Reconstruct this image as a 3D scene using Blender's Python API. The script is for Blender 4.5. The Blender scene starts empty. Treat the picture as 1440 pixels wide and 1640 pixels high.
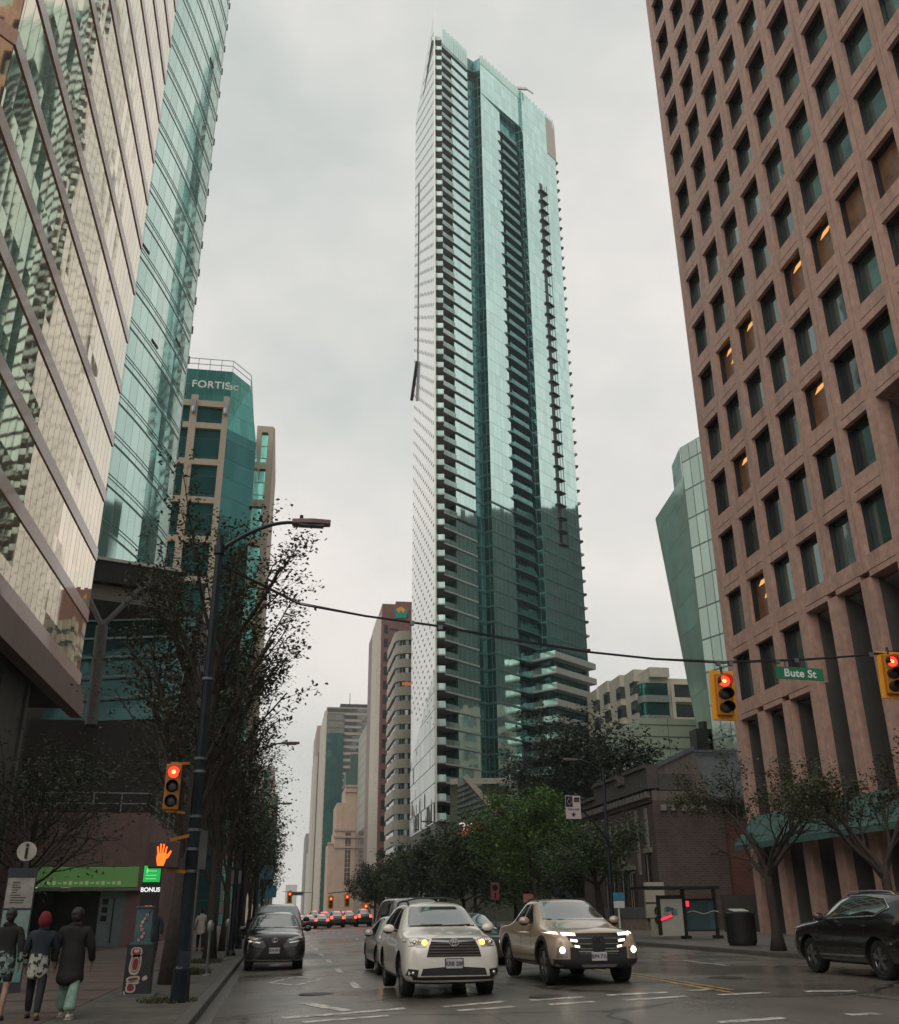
import bpy, bmesh, math, random
from math import sin, cos, pi, radians as R, sqrt, atan2, hypot
from mathutils import Vector as V, Matrix as Mx, noise as mnoise
from mathutils.bvhtree import BVHTree
from mathutils.geometry import delaunay_2d_cdt
C = bpy.context.scene.collection
rnd = random.Random(7)

# ------------------------------------------------------------------ camera model
F, PX, PY, EYE = 1525.3, 720.0, 820.0, 1.6
_y = V((445-PX, -(1465-PY), -F)).normalized()
_z = V((690-PX, PY+2800, -F)).normalized()
_x = _y.cross(_z).normalized(); _z = _x.cross(_y)
ROT = Mx((_x, _y, _z))                       # camera space -> world
def ray(x, y): return ROT @ V((x-PX, -(y-PY), -F))
EYEP = V((0, 0, EYE))
def at(x, y, Y):  d = ray(x, y); return EYEP + d*(Y/d.y)
def atX(x, y, X): d = ray(x, y); return EYEP + d*(X/d.x)
def gnd(x, y, z=0.0): d = ray(x, y); return EYEP + d*((z-EYE)/d.z)
_RX, _RZ = (-1.2, 3.5, 7, 10, 14, 15.2), (0, .12, .25, .28, .28, .28)   # the road climbs gently to its crown
def roadz(x):
    if x <= _RX[0]: return _RZ[0]
    for i in range(5):
        if x <= _RX[i+1]: return _RZ[i]+(_RZ[i+1]-_RZ[i])*(x-_RX[i])/(_RX[i+1]-_RX[i])
    return _RZ[-1]
def gndr(x, y):
    z = 0.
    for i in range(25): p = gnd(x, y, z); z = .5*z+.5*roadz(p.x)
    return p
cam = bpy.data.cameras.new('camera'); cam.sensor_fit = 'HORIZONTAL'; cam.sensor_width = 36
cam.lens = 36*F/1440; cam.clip_start = .1; cam.clip_end = 6000
co = bpy.data.objects.new('camera', cam); C.objects.link(co)
co.matrix_world = Mx.Translation(EYEP) @ ROT.to_4x4()
bpy.context.scene.camera = co

# ------------------------------------------------------------------ materials
def nt(name):
    m = bpy.data.materials.new(name); m.use_nodes = True
    n = m.node_tree; b = n.nodes['Principled BSDF']
    return m, n, b
def nd(n, t, **k):
    o = n.nodes.new(t)
    for a, v in k.items(): setattr(o, a, v)
    return o
def mth(n, op, a, b=None, c=None):
    o = nd(n, 'ShaderNodeMath', operation=op)
    for i, v in enumerate((a, b, c)):
        if v is None: continue
        if hasattr(v, 'is_output'): n.links.new(v, o.inputs[i])
        else: o.inputs[i].default_value = v
    return o.outputs[0]
def mixc(n, f, a, b):
    o = nd(n, 'ShaderNodeMix', data_type='RGBA')
    for i, v in ((0, f), (6, a), (7, b)):
        if hasattr(v, 'is_output'): n.links.new(v, o.inputs[i])
        else: o.inputs[i].default_value = v if i == 0 else (*v[:3], 1)
    return o.outputs[2]
def noise(n, vec, scale, detail=4, rough=.55):
    o = nd(n, 'ShaderNodeTexNoise'); o.inputs['Scale'].default_value = scale
    o.inputs['Detail'].default_value = detail; o.inputs['Roughness'].default_value = rough
    if vec is not None: n.links.new(vec, o.inputs['Vector'])
    return o
def ramp(n, f, a, b):
    o = nd(n, 'ShaderNodeMapRange'); n.links.new(f, o.inputs[0])
    o.inputs[1].default_value = a; o.inputs[2].default_value = b
    return o.outputs[0]
def mat(name, col, rough=.6, metal=0., var=.25, scale=3., bump=0., bscale=40., coat=0., spec=None, grime=0.):
    m, n, b = nt(name)
    tc = nd(n, 'ShaderNodeTexCoord')
    c1 = tuple(max(0, c*(1-var)) for c in col); c2 = tuple(min(1, c*(1+var)) for c in col)
    ns = noise(n, tc.outputs['Object'], scale, 6, .6)
    f = ramp(n, ns.outputs['Fac'], .3, .7)
    c = mixc(n, f, c1, c2)
    if grime:
        mp = nd(n, 'ShaderNodeMapping'); mp.inputs['Scale'].default_value = (1, 1, .12)
        n.links.new(tc.outputs['Object'], mp.inputs[0])
        g = noise(n, mp.outputs[0], .9, 5, .65)
        gf = mth(n, 'MULTIPLY', ramp(n, g.outputs['Fac'], .5, .75), grime)
        c = mixc(n, gf, c, tuple(x*.35 for x in col))
    n.links.new(c, b.inputs['Base Color'])
    b.inputs['Metallic'].default_value = metal
    rr = nd(n, 'ShaderNodeMapRange'); n.links.new(ns.outputs['Fac'], rr.inputs[0])
    rr.inputs[3].default_value = max(.02, rough-.08); rr.inputs[4].default_value = min(1, rough+.08)
    n.links.new(rr.outputs[0], b.inputs['Roughness'])
    if coat: b.inputs['Coat Weight'].default_value = coat; b.inputs['Coat Roughness'].default_value = .05
    if spec is not None: b.inputs['Specular IOR Level'].default_value = spec
    if bump:
        bn = noise(n, tc.outputs['Object'], bscale, 5, .6)
        bp = nd(n, 'ShaderNodeBump'); bp.inputs['Strength'].default_value = bump; bp.inputs['Distance'].default_value = .02
        n.links.new(bn.outputs['Fac'], bp.inputs['Height']); n.links.new(bp.outputs[0], b.inputs['Normal'])
    return m
def emit(name, col, s):
    m, n, b = nt(name)
    b.inputs['Base Color'].default_value = (*[c*.5 for c in col], 1)
    b.inputs['Emission Color'].default_value = (*col, 1); b.inputs['Emission Strength'].default_value = s
    return m
def glass(name, tint, metal=.85, rough=.04, du=1.5, dz=3., tilt=.012, wave=.01, lw=0., lz=0., lcol=(.05, .06, .06), pv=.25, wscale=.35, under=None):
    """coated architectural glass: panels (uv in metres) each a hair out of plane, thin mullion lines"""
    m, n, b = nt(name)
    uv = nd(n, 'ShaderNodeUVMap'); sx = nd(n, 'ShaderNodeSeparateXYZ'); n.links.new(uv.outputs[0], sx.inputs[0])
    u = mth(n, 'DIVIDE', sx.outputs[0], du); v = mth(n, 'DIVIDE', sx.outputs[1], dz)
    cb = nd(n, 'ShaderNodeCombineXYZ')
    n.links.new(mth(n, 'FLOOR', u), cb.inputs[0]); n.links.new(mth(n, 'FLOOR', v), cb.inputs[1])
    wn = nd(n, 'ShaderNodeTexWhiteNoise', noise_dimensions='2D'); n.links.new(cb.outputs[0], wn.inputs['Vector'])
    ge = nd(n, 'ShaderNodeNewGeometry')
    def vm(op, a, b2):
        o = nd(n, 'ShaderNodeVectorMath', operation=op)
        for i, x in enumerate((a, b2)):
            if hasattr(x, 'is_output'): n.links.new(x, o.inputs[i])
            else: o.inputs[i].default_value = x if not isinstance(x, float) else (x,)*3
        return o.outputs[0]
    t1 = vm('MULTIPLY', vm('SUBTRACT', wn.outputs['Color'], (.5, .5, .5)), float(tilt*2))
    ns = noise(n, ge.outputs['Position'], wscale, 3, .5)
    t2 = vm('MULTIPLY', vm('SUBTRACT', ns.outputs['Color'], (.5, .5, .5)), float(wave*2))
    o = nd(n, 'ShaderNodeVectorMath', operation='NORMALIZE')
    n.links.new(vm('ADD', vm('ADD', ge.outputs['Normal'], t1), t2), o.inputs[0])
    n.links.new(o.outputs[0], b.inputs['Normal'])
    c1 = tuple(x*(1-pv) for x in tint); c2 = tuple(min(1, x*(1+pv*.6)) for x in tint)
    c = mixc(n, wn.outputs['Value'], c1, c2)
    met = metal; rg = rough
    if lw or lz:
        fu = mth(n, 'FRACT', u); fv = mth(n, 'FRACT', v)
        l = mth(n, 'MAXIMUM', mth(n, 'LESS_THAN', fu, lw/du) if lw else 0., mth(n, 'LESS_THAN', fv, lz/dz) if lz else 0.)
        c = mixc(n, l, c, lcol)
        met = mth(n, 'MULTIPLY', mth(n, 'SUBTRACT', 1., l), metal)
        rg = mth(n, 'ADD', mth(n, 'MULTIPLY', l, .4), rough)
        n.links.new(met, b.inputs['Metallic']); n.links.new(rg, b.inputs['Roughness'])
    else:
        b.inputs['Metallic'].default_value = metal; b.inputs['Roughness'].default_value = rough
    n.links.new(c, b.inputs['Base Color'])
    return m

# ------------------------------------------------------------------ mesh builder
BASE = {}                                    # world matrices of the Empties
class MB:
    def __init__(s): s.v, s.f, s.m, s.uv, s.M, s.mi = [], [], [], [], None, 0
    def add(s, vs, fs, mi=None, uvs=None):
        b = len(s.v)
        s.v += [tuple(s.M @ V(p)) if s.M else tuple(p) for p in vs]
        for k, f in enumerate(fs):
            s.f.append([i+b for i in f]); s.m.append(s.mi if mi is None else mi)
            s.uv.append(uvs[k] if uvs else None)
        return s
    def box(s, x0, x1, y0, y1, z0, z1, mi=None):
        x0, x1 = min(x0, x1), max(x0, x1); y0, y1 = min(y0, y1), max(y0, y1); z0, z1 = min(z0, z1), max(z0, z1)
        p = [(x0,y0,z0),(x1,y0,z0),(x1,y1,z0),(x0,y1,z0),(x0,y0,z1),(x1,y0,z1),(x1,y1,z1),(x0,y1,z1)]
        f = [(0,3,2,1),(4,5,6,7),(0,1,5,4),(1,2,6,5),(2,3,7,6),(3,0,4,7)]
        dx, dy, dz = x1-x0, y1-y0, z1-z0
        def q(a, b, o, e): return [(o, e), (o+a, e), (o+a, e+b), (o, e+b)]
        u = [q(dy, dx, 0, 0), q(dx, dy, 0, 0), q(dx, dz, x0, z0), q(dy, dz, y0, z0), q(dx, dz, x0, z0), q(dy, dz, y0, z0)]
        return s.add(p, f, mi, u)
    def obox(s, c, size, rz=0, mi=None, rx=0, ry=0):
        old = s.M; m = Mx.Translation(c) @ Mx.Rotation(rz, 4, 'Z') @ Mx.Rotation(ry, 4, 'Y') @ Mx.Rotation(rx, 4, 'X')
        s.M = old @ m if old else m
        s.box(-size[0]/2, size[0]/2, -size[1]/2, size[1]/2, -size[2]/2, size[2]/2, mi); s.M = old; return s
    def bar(s, p0, p1, w, h=None, mi=None):
        """rectangular bar between two points"""
        p0, p1 = V(p0), V(p1); d = p1-p0; h = h or w
        q = d.to_track_quat('Y', 'Z').to_matrix().to_4x4(); old = s.M
        m = Mx.Translation((p0+p1)/2) @ q; s.M = old @ m if old else m
        s.box(-w/2, w/2, -d.length/2, d.length/2, -h/2, h/2, mi); s.M = old; return s
    def wall(s, p0, p1, z0, z1, mi=None, u0=0.):
        L = hypot(p1[0]-p0[0], p1[1]-p0[1])
        return s.add([(p0[0],p0[1],z0),(p1[0],p1[1],z0),(p1[0],p1[1],z1),(p0[0],p0[1],z1)], [(0,1,2,3)], mi,
                     [[(u0,z0),(u0+L,z0),(u0+L,z1),(u0,z1)]])
    def prism(s, poly, z0, z1, mi=None, mtop=None):
        """vertical prism over a plan polygon, wall uv in metres"""
        a = sum(poly[i][0]*poly[(i+1) % len(poly)][1]-poly[(i+1) % len(poly)][0]*poly[i][1] for i in range(len(poly)))
        if a < 0: poly = poly[::-1]
        n = len(poly); u = 0
        for i in range(n):
            p, q = poly[i], poly[(i+1) % n]; s.wall(p, q, z0, z1, mi, u); u += hypot(q[0]-p[0], q[1]-p[1])
        s.add([(x, y, z1) for x, y in poly], [list(range(n))], mi if mtop is None else mtop)
        s.add([(x, y, z0) for x, y in poly], [list(range(n))[::-1]], mi if mtop is None else mtop)
        return s
    def slab(s, pts, thick, axis, mi=None):
        """flat polygon pts (3d) extruded by vector axis*thick"""
        a = V(axis)*thick; n = len(pts); P = [V(p) for p in pts]
        return s.add([tuple(p) for p in P]+[tuple(p+a) for p in P],
                     [list(range(n))[::-1], [n+i for i in range(n)]]+[(i, (i+1) % n, n+(i+1) % n, n+i) for i in range(n)], mi)
    def tube(s, pts, rad, n=8, mi=None, caps=True):
        P = [V(p) for p in pts]; k = len(P)
        if not hasattr(rad, '__len__'): rad = [rad]*k
        vs, fs = [], []; up = V((0, 0, 1)); prev = None
        for i in range(k):
            t = (P[min(i+1, k-1)]-P[max(i-1, 0)])
            t = t.normalized() if t.length > 1e-9 else V((0, 0, 1))
            if prev is None: a = t.cross(up if abs(t.z) < .9 else V((1, 0, 0))).normalized()
            else: a = (prev-t*prev.dot(t)).normalized()
            prev = a; b = t.cross(a)
            vs += [tuple(P[i]+(a*cos(2*pi*j/n)+b*sin(2*pi*j/n))*rad[i]) for j in range(n)]
        for i in range(k-1):
            for j in range(n):
                fs.append((i*n+j, i*n+(j+1) % n, (i+1)*n+(j+1) % n, (i+1)*n+j))
        if caps: fs += [list(range(n))[::-1], [(k-1)*n+j for j in range(n)]]
        return s.add(vs, fs, mi)
    def cyl(s, p0, p1, r0, r1=None, n=16, mi=None): return s.tube([p0, p1], [r0, r0 if r1 is None else r1], n, mi)
    def lathe(s, prof, n=24, mi=None, org=(0, 0, 0), axis='Z'):
        vs, fs = [], []; k = len(prof)
        for r, h in prof:
            for j in range(n):
                a = 2*pi*j/n; p = (r*cos(a), r*sin(a), h)
                if axis == 'X': p = (h, p[0], p[1])
                elif axis == 'Y': p = (p[0], h, p[1])
                vs.append((p[0]+org[0], p[1]+org[1], p[2]+org[2]))
        for i in range(k-1):
            for j in range(n): fs.append((i*n+j, i*n+(j+1) % n, (i+1)*n+(j+1) % n, (i+1)*n+j))
        if prof[0][0] > 1e-4: fs.append(list(range(n))[::-1])
        if prof[-1][0] > 1e-4: fs.append([(k-1)*n+j for j in range(n)])
        return s.add(vs, fs, mi)
    def ell(s, c, r, n=12, k=8, mi=None, lump=0, seed=0):
        vs, fs = [], []
        for i in range(k+1):
            t = pi*i/k
            for j in range(n):
                a = 2*pi*j/n; d = V((sin(t)*cos(a), sin(t)*sin(a), cos(t)))
                q = 1+lump*mnoise.noise(d*2+V((seed, 0, 0))) if lump else 1
                vs.append((c[0]+r[0]*d.x*q, c[1]+r[1]*d.y*q, c[2]+r[2]*d.z*q))
        for i in range(k):
            for j in range(n): fs.append((i*n+j, (i+1)*n+j, (i+1)*n+(j+1) % n, i*n+(j+1) % n))
        return s.add(vs, fs, mi)
    def mesh(s, me, M=None, mi=None):
        vs = [tuple(M @ v.co) if M else tuple(v.co) for v in me.vertices]
        return s.add(vs, [list(p.vertices) for p in me.polygons], mi)
    def build(s, name, mats, parent=None, smooth=False, local=False, bevel=0.):
        if not isinstance(mats, (list, tuple)): mats = [mats]
        me = bpy.data.meshes.new(name)
        vs = s.v
        if parent is not None and not local:
            I = BASE[parent.name].inverted(); vs = [tuple(I @ V(p)) for p in vs]
        me.from_pydata(vs, [], s.f)
        for m in mats: me.materials.append(m)
        me.polygons.foreach_set('material_index', [min(i, len(mats)-1) for i in s.m])
        if any(u is not None for u in s.uv):
            l = me.uv_layers.new(name='UVMap'); fl = []
            for f, u in zip(s.f, s.uv):
                for i in range(len(f)): fl += u[i] if u is not None else (.5, .5)
            l.data.foreach_set('uv', [float(x) for x in fl])
        if smooth: me.polygons.foreach_set('use_smooth', [True]*len(me.polygons))
        me.update()
        o = bpy.data.objects.new(name, me); C.objects.link(o)
        if parent is not None:
            o.parent = parent; BASE[o.name] = BASE[parent.name]
        else: BASE[o.name] = Mx.Identity(4)
        if bevel:
            bm = bmesh.new(); bm.from_mesh(me); bmesh.ops.remove_doubles(bm, verts=bm.verts, dist=1e-5)
            es = [e for e in bm.edges if len(e.link_faces) == 2 and e.calc_face_angle(0) > .5]
            bmesh.ops.bevel(bm, geom=es, offset=bevel, segments=2, affect='EDGES', profile=.6); bm.to_mesh(me); bm.free()
        if smooth == 'auto': me.set_sharp_from_angle(angle=R(40))
        return o
def tag(o, label=None, cat=None, group=None, kind=None):
    if label: o['label'] = label
    if cat: o['category'] = cat
    if group: o['group'] = group
    if kind: o['kind'] = kind
    return o
def thing(name, label, cat, loc=(0, 0, 0), rz=0, group=None):
    o = bpy.data.objects.new(name, None); C.objects.link(o); o.empty_display_size = .3
    o.location = loc; o.rotation_euler = (0, 0, rz)
    BASE[o.name] = Mx.Translation(loc) @ Mx.Rotation(rz, 4, 'Z')
    return tag(o, label, cat, group)
def one(mb, name, mats, label, cat, group=None, org=None, **k):
    """a thing that is a single mesh"""
    o = mb.build(name, mats, **k)
    if org is not None:
        o.data.transform(Mx.Translation(-V(org))); o.location = org
    return tag(o, label, cat, group)
def struct(mb, name, mats, **k): return tag(mb.build(name, mats, **k), kind='structure')
def dup(root, loc, rz, label, group=None):
    r = root.copy(); C.objects.link(r); r.location = loc; r.rotation_euler = (0, 0, rz)
    r['label'] = label
    if group: r['group'] = group
    for ch in list(root.children):
        c = ch.copy(); C.objects.link(c); c.parent = r
        for g in list(ch.children):
            d = g.copy(); C.objects.link(d); d.parent = c
    return r
def text_mesh(s, size=1., ext=.01, M=None, spacing=1., bold=0.):
    cu = bpy.data.curves.new('t', 'FONT'); cu.body = s; cu.size = size; cu.extrude = ext
    cu.align_x = 'CENTER'; cu.align_y = 'CENTER'; cu.space_character = spacing; cu.offset = bold
    o = bpy.data.objects.new('t', cu); C.objects.link(o); bpy.context.view_layer.update()
    me = bpy.data.meshes.new_from_object(o.evaluated_get(bpy.context.evaluated_depsgraph_get()))
    bpy.data.objects.remove(o); bpy.data.curves.remove(cu)
    mb = MB(); mb.mesh(me, M); bpy.data.meshes.remove(me); return mb
def face_M(p, rz=0, tilt=0):
    """text standing up, reading from -Y; rz turns it about Z"""
    return Mx.Translation(p) @ Mx.Rotation(rz, 4, 'Z') @ Mx.Rotation(pi/2+tilt, 4, 'X')
# ------------------------------------------------------------------ world, sun
sc = bpy.context.scene
sc.view_settings.view_transform = 'Standard'; sc.view_settings.look = 'None'
sc.view_settings.exposure = 0.14; sc.view_settings.gamma = 1; sc.view_settings.use_curve_mapping = False
w = bpy.data.worlds.new('World'); sc.world = w; w.use_nodes = True
n = w.node_tree; bg = n.nodes['Background']
SUN_EL, SUN_AZ = R(38), R(215)               # behind the camera, to its left, above the cloud
sky = nd(n, 'ShaderNodeTexSky', sky_type='NISHITA'); sky.sun_disc = False
sky.sun_elevation = SUN_EL; sky.sun_rotation = SUN_AZ; sky.air_density = 1.5; sky.dust_density = 5
tc = nd(n, 'ShaderNodeTexCoord')
mp = nd(n, 'ShaderNodeMapping'); mp.inputs['Scale'].default_value = (1, 1, 1.6); n.links.new(tc.outputs['Generated'], mp.inputs[0])
n1 = noise(n, mp.outputs[0], 1.6, 5, .5)
n2 = noise(n, mp.outputs[0], 4.2, 6, .55)
f = ramp(n, mth(n, 'ADD', mth(n, 'MULTIPLY', n1.outputs['Fac'], .6), mth(n, 'MULTIPLY', n2.outputs['Fac'], .4)), .38, .64)
cl = mixc(n, f, (5.5, 5.95, 5.7), (9.1, 8.5, 8.0))
mx = mixc(n, .93, sky.outputs[0], cl)
n.links.new(mx, bg.inputs['Color']); bg.inputs['Strength'].default_value = .1
sl = bpy.data.lights.new('sun', 'SUN'); sl.energy = 1.0; sl.angle = R(70); sl.color = (1, .95, .88)
so = bpy.data.objects.new('sun', sl); C.objects.link(so)
so.rotation_euler = (pi/2-SUN_EL, 0, pi-SUN_AZ)

# ------------------------------------------------------------------ shared materials
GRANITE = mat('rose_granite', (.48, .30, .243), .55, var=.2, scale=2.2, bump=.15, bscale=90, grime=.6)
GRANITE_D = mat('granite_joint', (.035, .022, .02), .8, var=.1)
GREYWALL = mat('arcade_wall', (.085, .08, .075), .7, var=.2, scale=.8, grime=.5)
METAL_D = mat('dark_metal', (.03, .032, .035), .4, .3, var=.2)
METAL_G = mat('grey_metal', (.32, .33, .34), .4, .6, var=.15)
PALE = mat('pale_panel', (.55, .56, .53), .5, var=.06, scale=1.)
WHITE = mat('white_paint', (.72, .73, .70), .45, var=.05, scale=2)
BLACK = mat('matt_black', (.012, .012, .013), .6, var=.2)
WARM = emit('office_lamp', (1., .48, .15), .85)
CONCRETE = mat('concrete', (.30, .29, .27), .8, var=.18, scale=.6, grime=.3)
DARKGLASS = glass('dark_window_glass', (.10, .16, .15), .75, .05, 2.3, 4., .02, .01)

# ------------------------------------------------------------------ ground
def asphalt(name, base, wet=.5):
    m, n, b = nt(name)
    g = nd(n, 'ShaderNodeNewGeometry')
    big = noise(n, g.outputs['Position'], .13, 5, .6); fine = noise(n, g.outputs['Position'], 26, 4, .7)
    mp = nd(n, 'ShaderNodeMapping'); mp.inputs['Scale'].default_value = (1.1, .035, 1); n.links.new(g.outputs['Position'], mp.inputs[0])
    st = noise(n, mp.outputs[0], 1.0, 4, .5)
    c = mixc(n, ramp(n, fine.outputs['Fac'], .25, .75), tuple(x*.72 for x in base), tuple(x*1.3 for x in base))
    c = mixc(n, mth(n, 'MULTIPLY', ramp(n, st.outputs['Fac'], .42, .65), .45), c, tuple(x*.55 for x in base))
    # cracks and patched seams
    vo = nd(n, 'ShaderNodeTexVoronoi', feature='DISTANCE_TO_EDGE'); vo.inputs['Scale'].default_value = .16
    dn = nd(n, 'ShaderNodeVectorMath', operation='ADD'); n.links.new(g.outputs['Position'], dn.inputs[0])
    wv = noise(n, g.outputs['Position'], .8, 4, .6); n.links.new(wv.outputs['Color'], dn.inputs[1]); n.links.new(dn.outputs[0], vo.inputs['Vector'])
    cr = mth(n, 'MULTIPLY', mth(n, 'LESS_THAN', vo.outputs['Distance'], .009), .85)
    c = mixc(n, cr, c, (.012, .011, .01))
    n.links.new(c, b.inputs['Base Color'])
    pt = nd(n, 'ShaderNodeTexBrick'); n.links.new(g.outputs['Position'], pt.inputs['Vector']); pt.inputs['Scale'].default_value = 1; pt.inputs['Brick Width'].default_value = 3.4; pt.inputs['Row Height'].default_value = 9.; pt.inputs['Mortar Size'].default_value = .02
    pt.inputs['Color1'].default_value = (1, 1, 1, 1); pt.inputs['Color2'].default_value = (.72, .72, .72, 1); pt.inputs['Mortar'].default_value = (.35, .35, .35, 1)
    mm = nd(n, 'ShaderNodeMix', data_type='RGBA', blend_type='MULTIPLY'); mm.inputs[0].default_value = .8; n.links.new(c, mm.inputs[6]); n.links.new(pt.outputs['Color'], mm.inputs[7]); c = mm.outputs[2]
    n.links.new(c, b.inputs['Base Color'])
    wt = ramp(n, big.outputs['Fac'], .36, .6)
    r = mth(n, 'ADD', mth(n, 'MULTIPLY', wt, -wet*.68), mth(n, 'ADD', .45, mth(n, 'MULTIPLY', fine.outputs['Fac'], .18)))
    n.links.new(r, b.inputs['Roughness']); b.inputs['Specular IOR Level'].default_value = .6
    bp = nd(n, 'ShaderNodeBump'); bp.inputs['Strength'].default_value = .22; bp.inputs['Distance'].default_value = .01
    n.links.new(fine.outputs['Fac'], bp.inputs['Height']); n.links.new(bp.outputs[0], b.inputs['Normal'])
    return m
ASPH = asphalt('wet_asphalt', (.155, .14, .12), .55)
def paving(name, base, band, bw=2.6):
    m, n, b = nt(name)
    g = nd(n, 'ShaderNodeNewGeometry')
    br = nd(n, 'ShaderNodeTexBrick'); n.links.new(g.outputs['Position'], br.inputs['Vector'])
    br.inputs['Scale'].default_value = 1; br.inputs['Brick Width'].default_value = .42; br.inputs['Row Height'].default_value = .42
    br.inputs['Mortar Size'].default_value = .012; br.offset = 0.
    br.inputs['Color1'].default_value = (*base, 1); br.inputs['Color2'].default_value = (*[x*.8 for x in base], 1)
    br.inputs['Mortar'].default_value = (*[x*.45 for x in base], 1)
    sx = nd(n, 'ShaderNodeSeparateXYZ'); n.links.new(g.outputs['Position'], sx.inputs[0])
    bd = mth(n, 'LESS_THAN', mth(n, 'FRACT', mth(n, 'DIVIDE', sx.outputs[1], bw)), .16)
    c = mixc(n, bd if band else 0., br.outputs['Color'], band or base)
    ns = noise(n, g.outputs['Position'], 1.2, 6, .65)
    c = mixc(n, mth(n, 'MULTIPLY', ramp(n, ns.outputs['Fac'], .45, .75), .5), c, tuple(x*.4 for x in base))
    n.links.new(c, b.inputs['Base Color'])
    r = mth(n, 'ADD', .35, mth(n, 'MULTIPLY', ns.outputs['Fac'], .4)); n.links.new(r, b.inputs['Roughness'])
    return m
PAVE = paving('red_pavers', (.15, .10, .088), (.05, .042, .04))
WALK = paving('concrete_slabs', (.16, .145, .13), None)
CURB = mat('kerb_stone', (.10, .094, .088), .7, var=.25, scale=4)
struct(MB().box(-3000, 3000, -400, 5000, -.6, -.05), 'ground', mat('far_ground', (.09, .09, .085), .9))
mb = MB()
for i in range(5): mb.add([(_RX[i], -80, _RZ[i]), (_RX[i+1], -80, _RZ[i+1]), (_RX[i+1], 1500, _RZ[i+1]), (_RX[i], 1500, _RZ[i])], [(0, 1, 2, 3)])
struct(mb, 'road', ASPH)
struct(MB().box(-160, -1.2, -4, 13.6, -.05, 0).box(15.2, 160, -4, 13.6, -.05, .28), 'cross_street', ASPH)
sw = MB().box(-3.35, -1.42, 13.9, 1500, -.04, .145)
struct(sw, 'boulevard_strip', mat('dark_boulevard', (.09, .085, .075), .75, var=.35, scale=2.5, bump=.4, bscale=25))
struct(MB().box(-70, -3.35, 13.9, 1500, -.04, .15), 'left_pavement', PAVE)
struct(MB().box(-1.42, -1.2, 13.9, 1500, -.045, .155), 'left_kerb', CURB, bevel=.03)
struct(MB().box(15.42, 110, 17.5, 1500, -.04, .42), 'right_pavement', WALK)
struct(MB().box(15.2, 15.42, 17.5, 1500, -.045, .425), 'right_kerb', CURB, bevel=.03)
struct(MB().box(-1.2, -.62, 13.9, 1500, .0, .006), 'gutter', mat('gutter_concrete', (.12, .115, .105), .5, var=.3, scale=1.5))
# painted markings, each a sheet 4 mm above the asphalt with worn edges
def paintmat(name, col):
    m, n, b = nt(name); g = nd(n, 'ShaderNodeNewGeometry')
    a = noise(n, g.outputs['Position'], 5, 7, .75)
    c = mixc(n, ramp(n, a.outputs['Fac'], .42, .62), col, (.09, .085, .075)); n.links.new(c, b.inputs['Base Color'])
    b.inputs['Roughness'].default_value = .4
    return m
PAINT = paintmat('worn_white_paint', (.80, .78, .72)); YPAINT = paintmat('worn_yellow_paint', (.62, .36, .06))
def strip(mb, a, b, wd, z=.006):
    a, b = V((a[0], a[1], 0)), V((b[0], b[1], 0)); d = (b-a).normalized(); s = V((-d.y, d.x, 0))*wd/2
    N = max(1, int((b-a).length/.4)); r = random.Random(int(a.x*97+a.y*31))
    L = [a+(b-a)*(i/N)+s*(1+r.uniform(-.2, .12)) for i in range(N+1)]; Q = [a+(b-a)*(i/N)-s*(1+r.uniform(-.2, .12)) for i in range(N+1)]
    for i in range(N):
        mb.add([(p.x, p.y, roadz(p.x)+z) for p in (Q[i], Q[i+1], L[i+1], L[i])], [(0, 1, 2, 3)])
mb = MB()
for x0, y0, x1, y1, wd in [(453, 1631, 650, 1615.5, .26), (484, 1637.8, 623, 1627, .2), (708, 1612.7, 812, 1604, .22), (733, 1619, 823, 1612.6, .2),
      (849, 1602.5, 935, 1597, .22), (880, 1609.5, 952, 1604.6, .2), (972, 1594.6, 1069, 1589.6, .22), (1000, 1602.5, 1100, 1596, .2),
      (1102, 1587.2, 1140, 1584.8, .22), (1152, 1593.8, 1229, 1590.3, .2), (1288, 1588.3, 1371, 1587.2, .22), (1151, 1638, 1257, 1631, .22), (1358, 1625.8, 1404, 1624, .2),
      (486, 1606.5, 557, 1619.5, .2)]:
    strip(mb, gndr(x0, y0), gndr(x1, y1), wd*1.3)
struct(mb, 'crosswalk_lines', PAINT)
mb = MB()
P = [gndr(431, 1574.6), gndr(473, 1564.5), gndr(516, 1569), gndr(472, 1578.5)]
for i in range(4): strip(mb, P[i], P[(i+1) % 4], .16, .006+.002*(i % 2))
struct(mb, 'diamond_lane_marking', PAINT)
mb = MB()
for k in range(16): strip(mb, (1.85, 23.6+k*6.2), (1.85, 25.8+k*6.2), .16)
for k in range(3, 14): strip(mb, (4.9, 27+k*9), (4.9, 30+k*9), .14)
strip(mb, gndr(440, 1566), gndr(600, 1560), .1)
struct(mb, 'lane_dashes', PAINT)
mb = MB(); strip(mb, (8.02, 17.8), (8.2, 120), .13); strip(mb, (8.26, 18.3), (8.44, 120), .11, .01)
struct(mb, 'centre_line', YPAINT)
mb = MB()
for k in range(10): strip(mb, (11.7, 26+k*8), (11.7, 29+k*8), .13)
struct(mb, 'right_lane_dashes', PAINT)
IRON = mat('cast_iron', (.03, .028, .026), .5, .4, var=.3, scale=20)
for x, y, lb in ((.9, 22.5, 'round iron manhole cover in the left lane before the diamond marking'), (9.6, 21.5, 'round iron manhole cover in the open road right of the tan pickup'), (5.0, 19.0, 'round iron manhole cover just before the crosswalk lines')):
    m = MB().lathe([(.001, .009), (.30, .009), (.31, .012), (.36, .012), (.38, .004)], 28, None, (0, 0, 0)); o = one(m, 'manhole_cover', IRON, lb, 'manhole cover'); o.location = (x, y, roadz(x))

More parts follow.
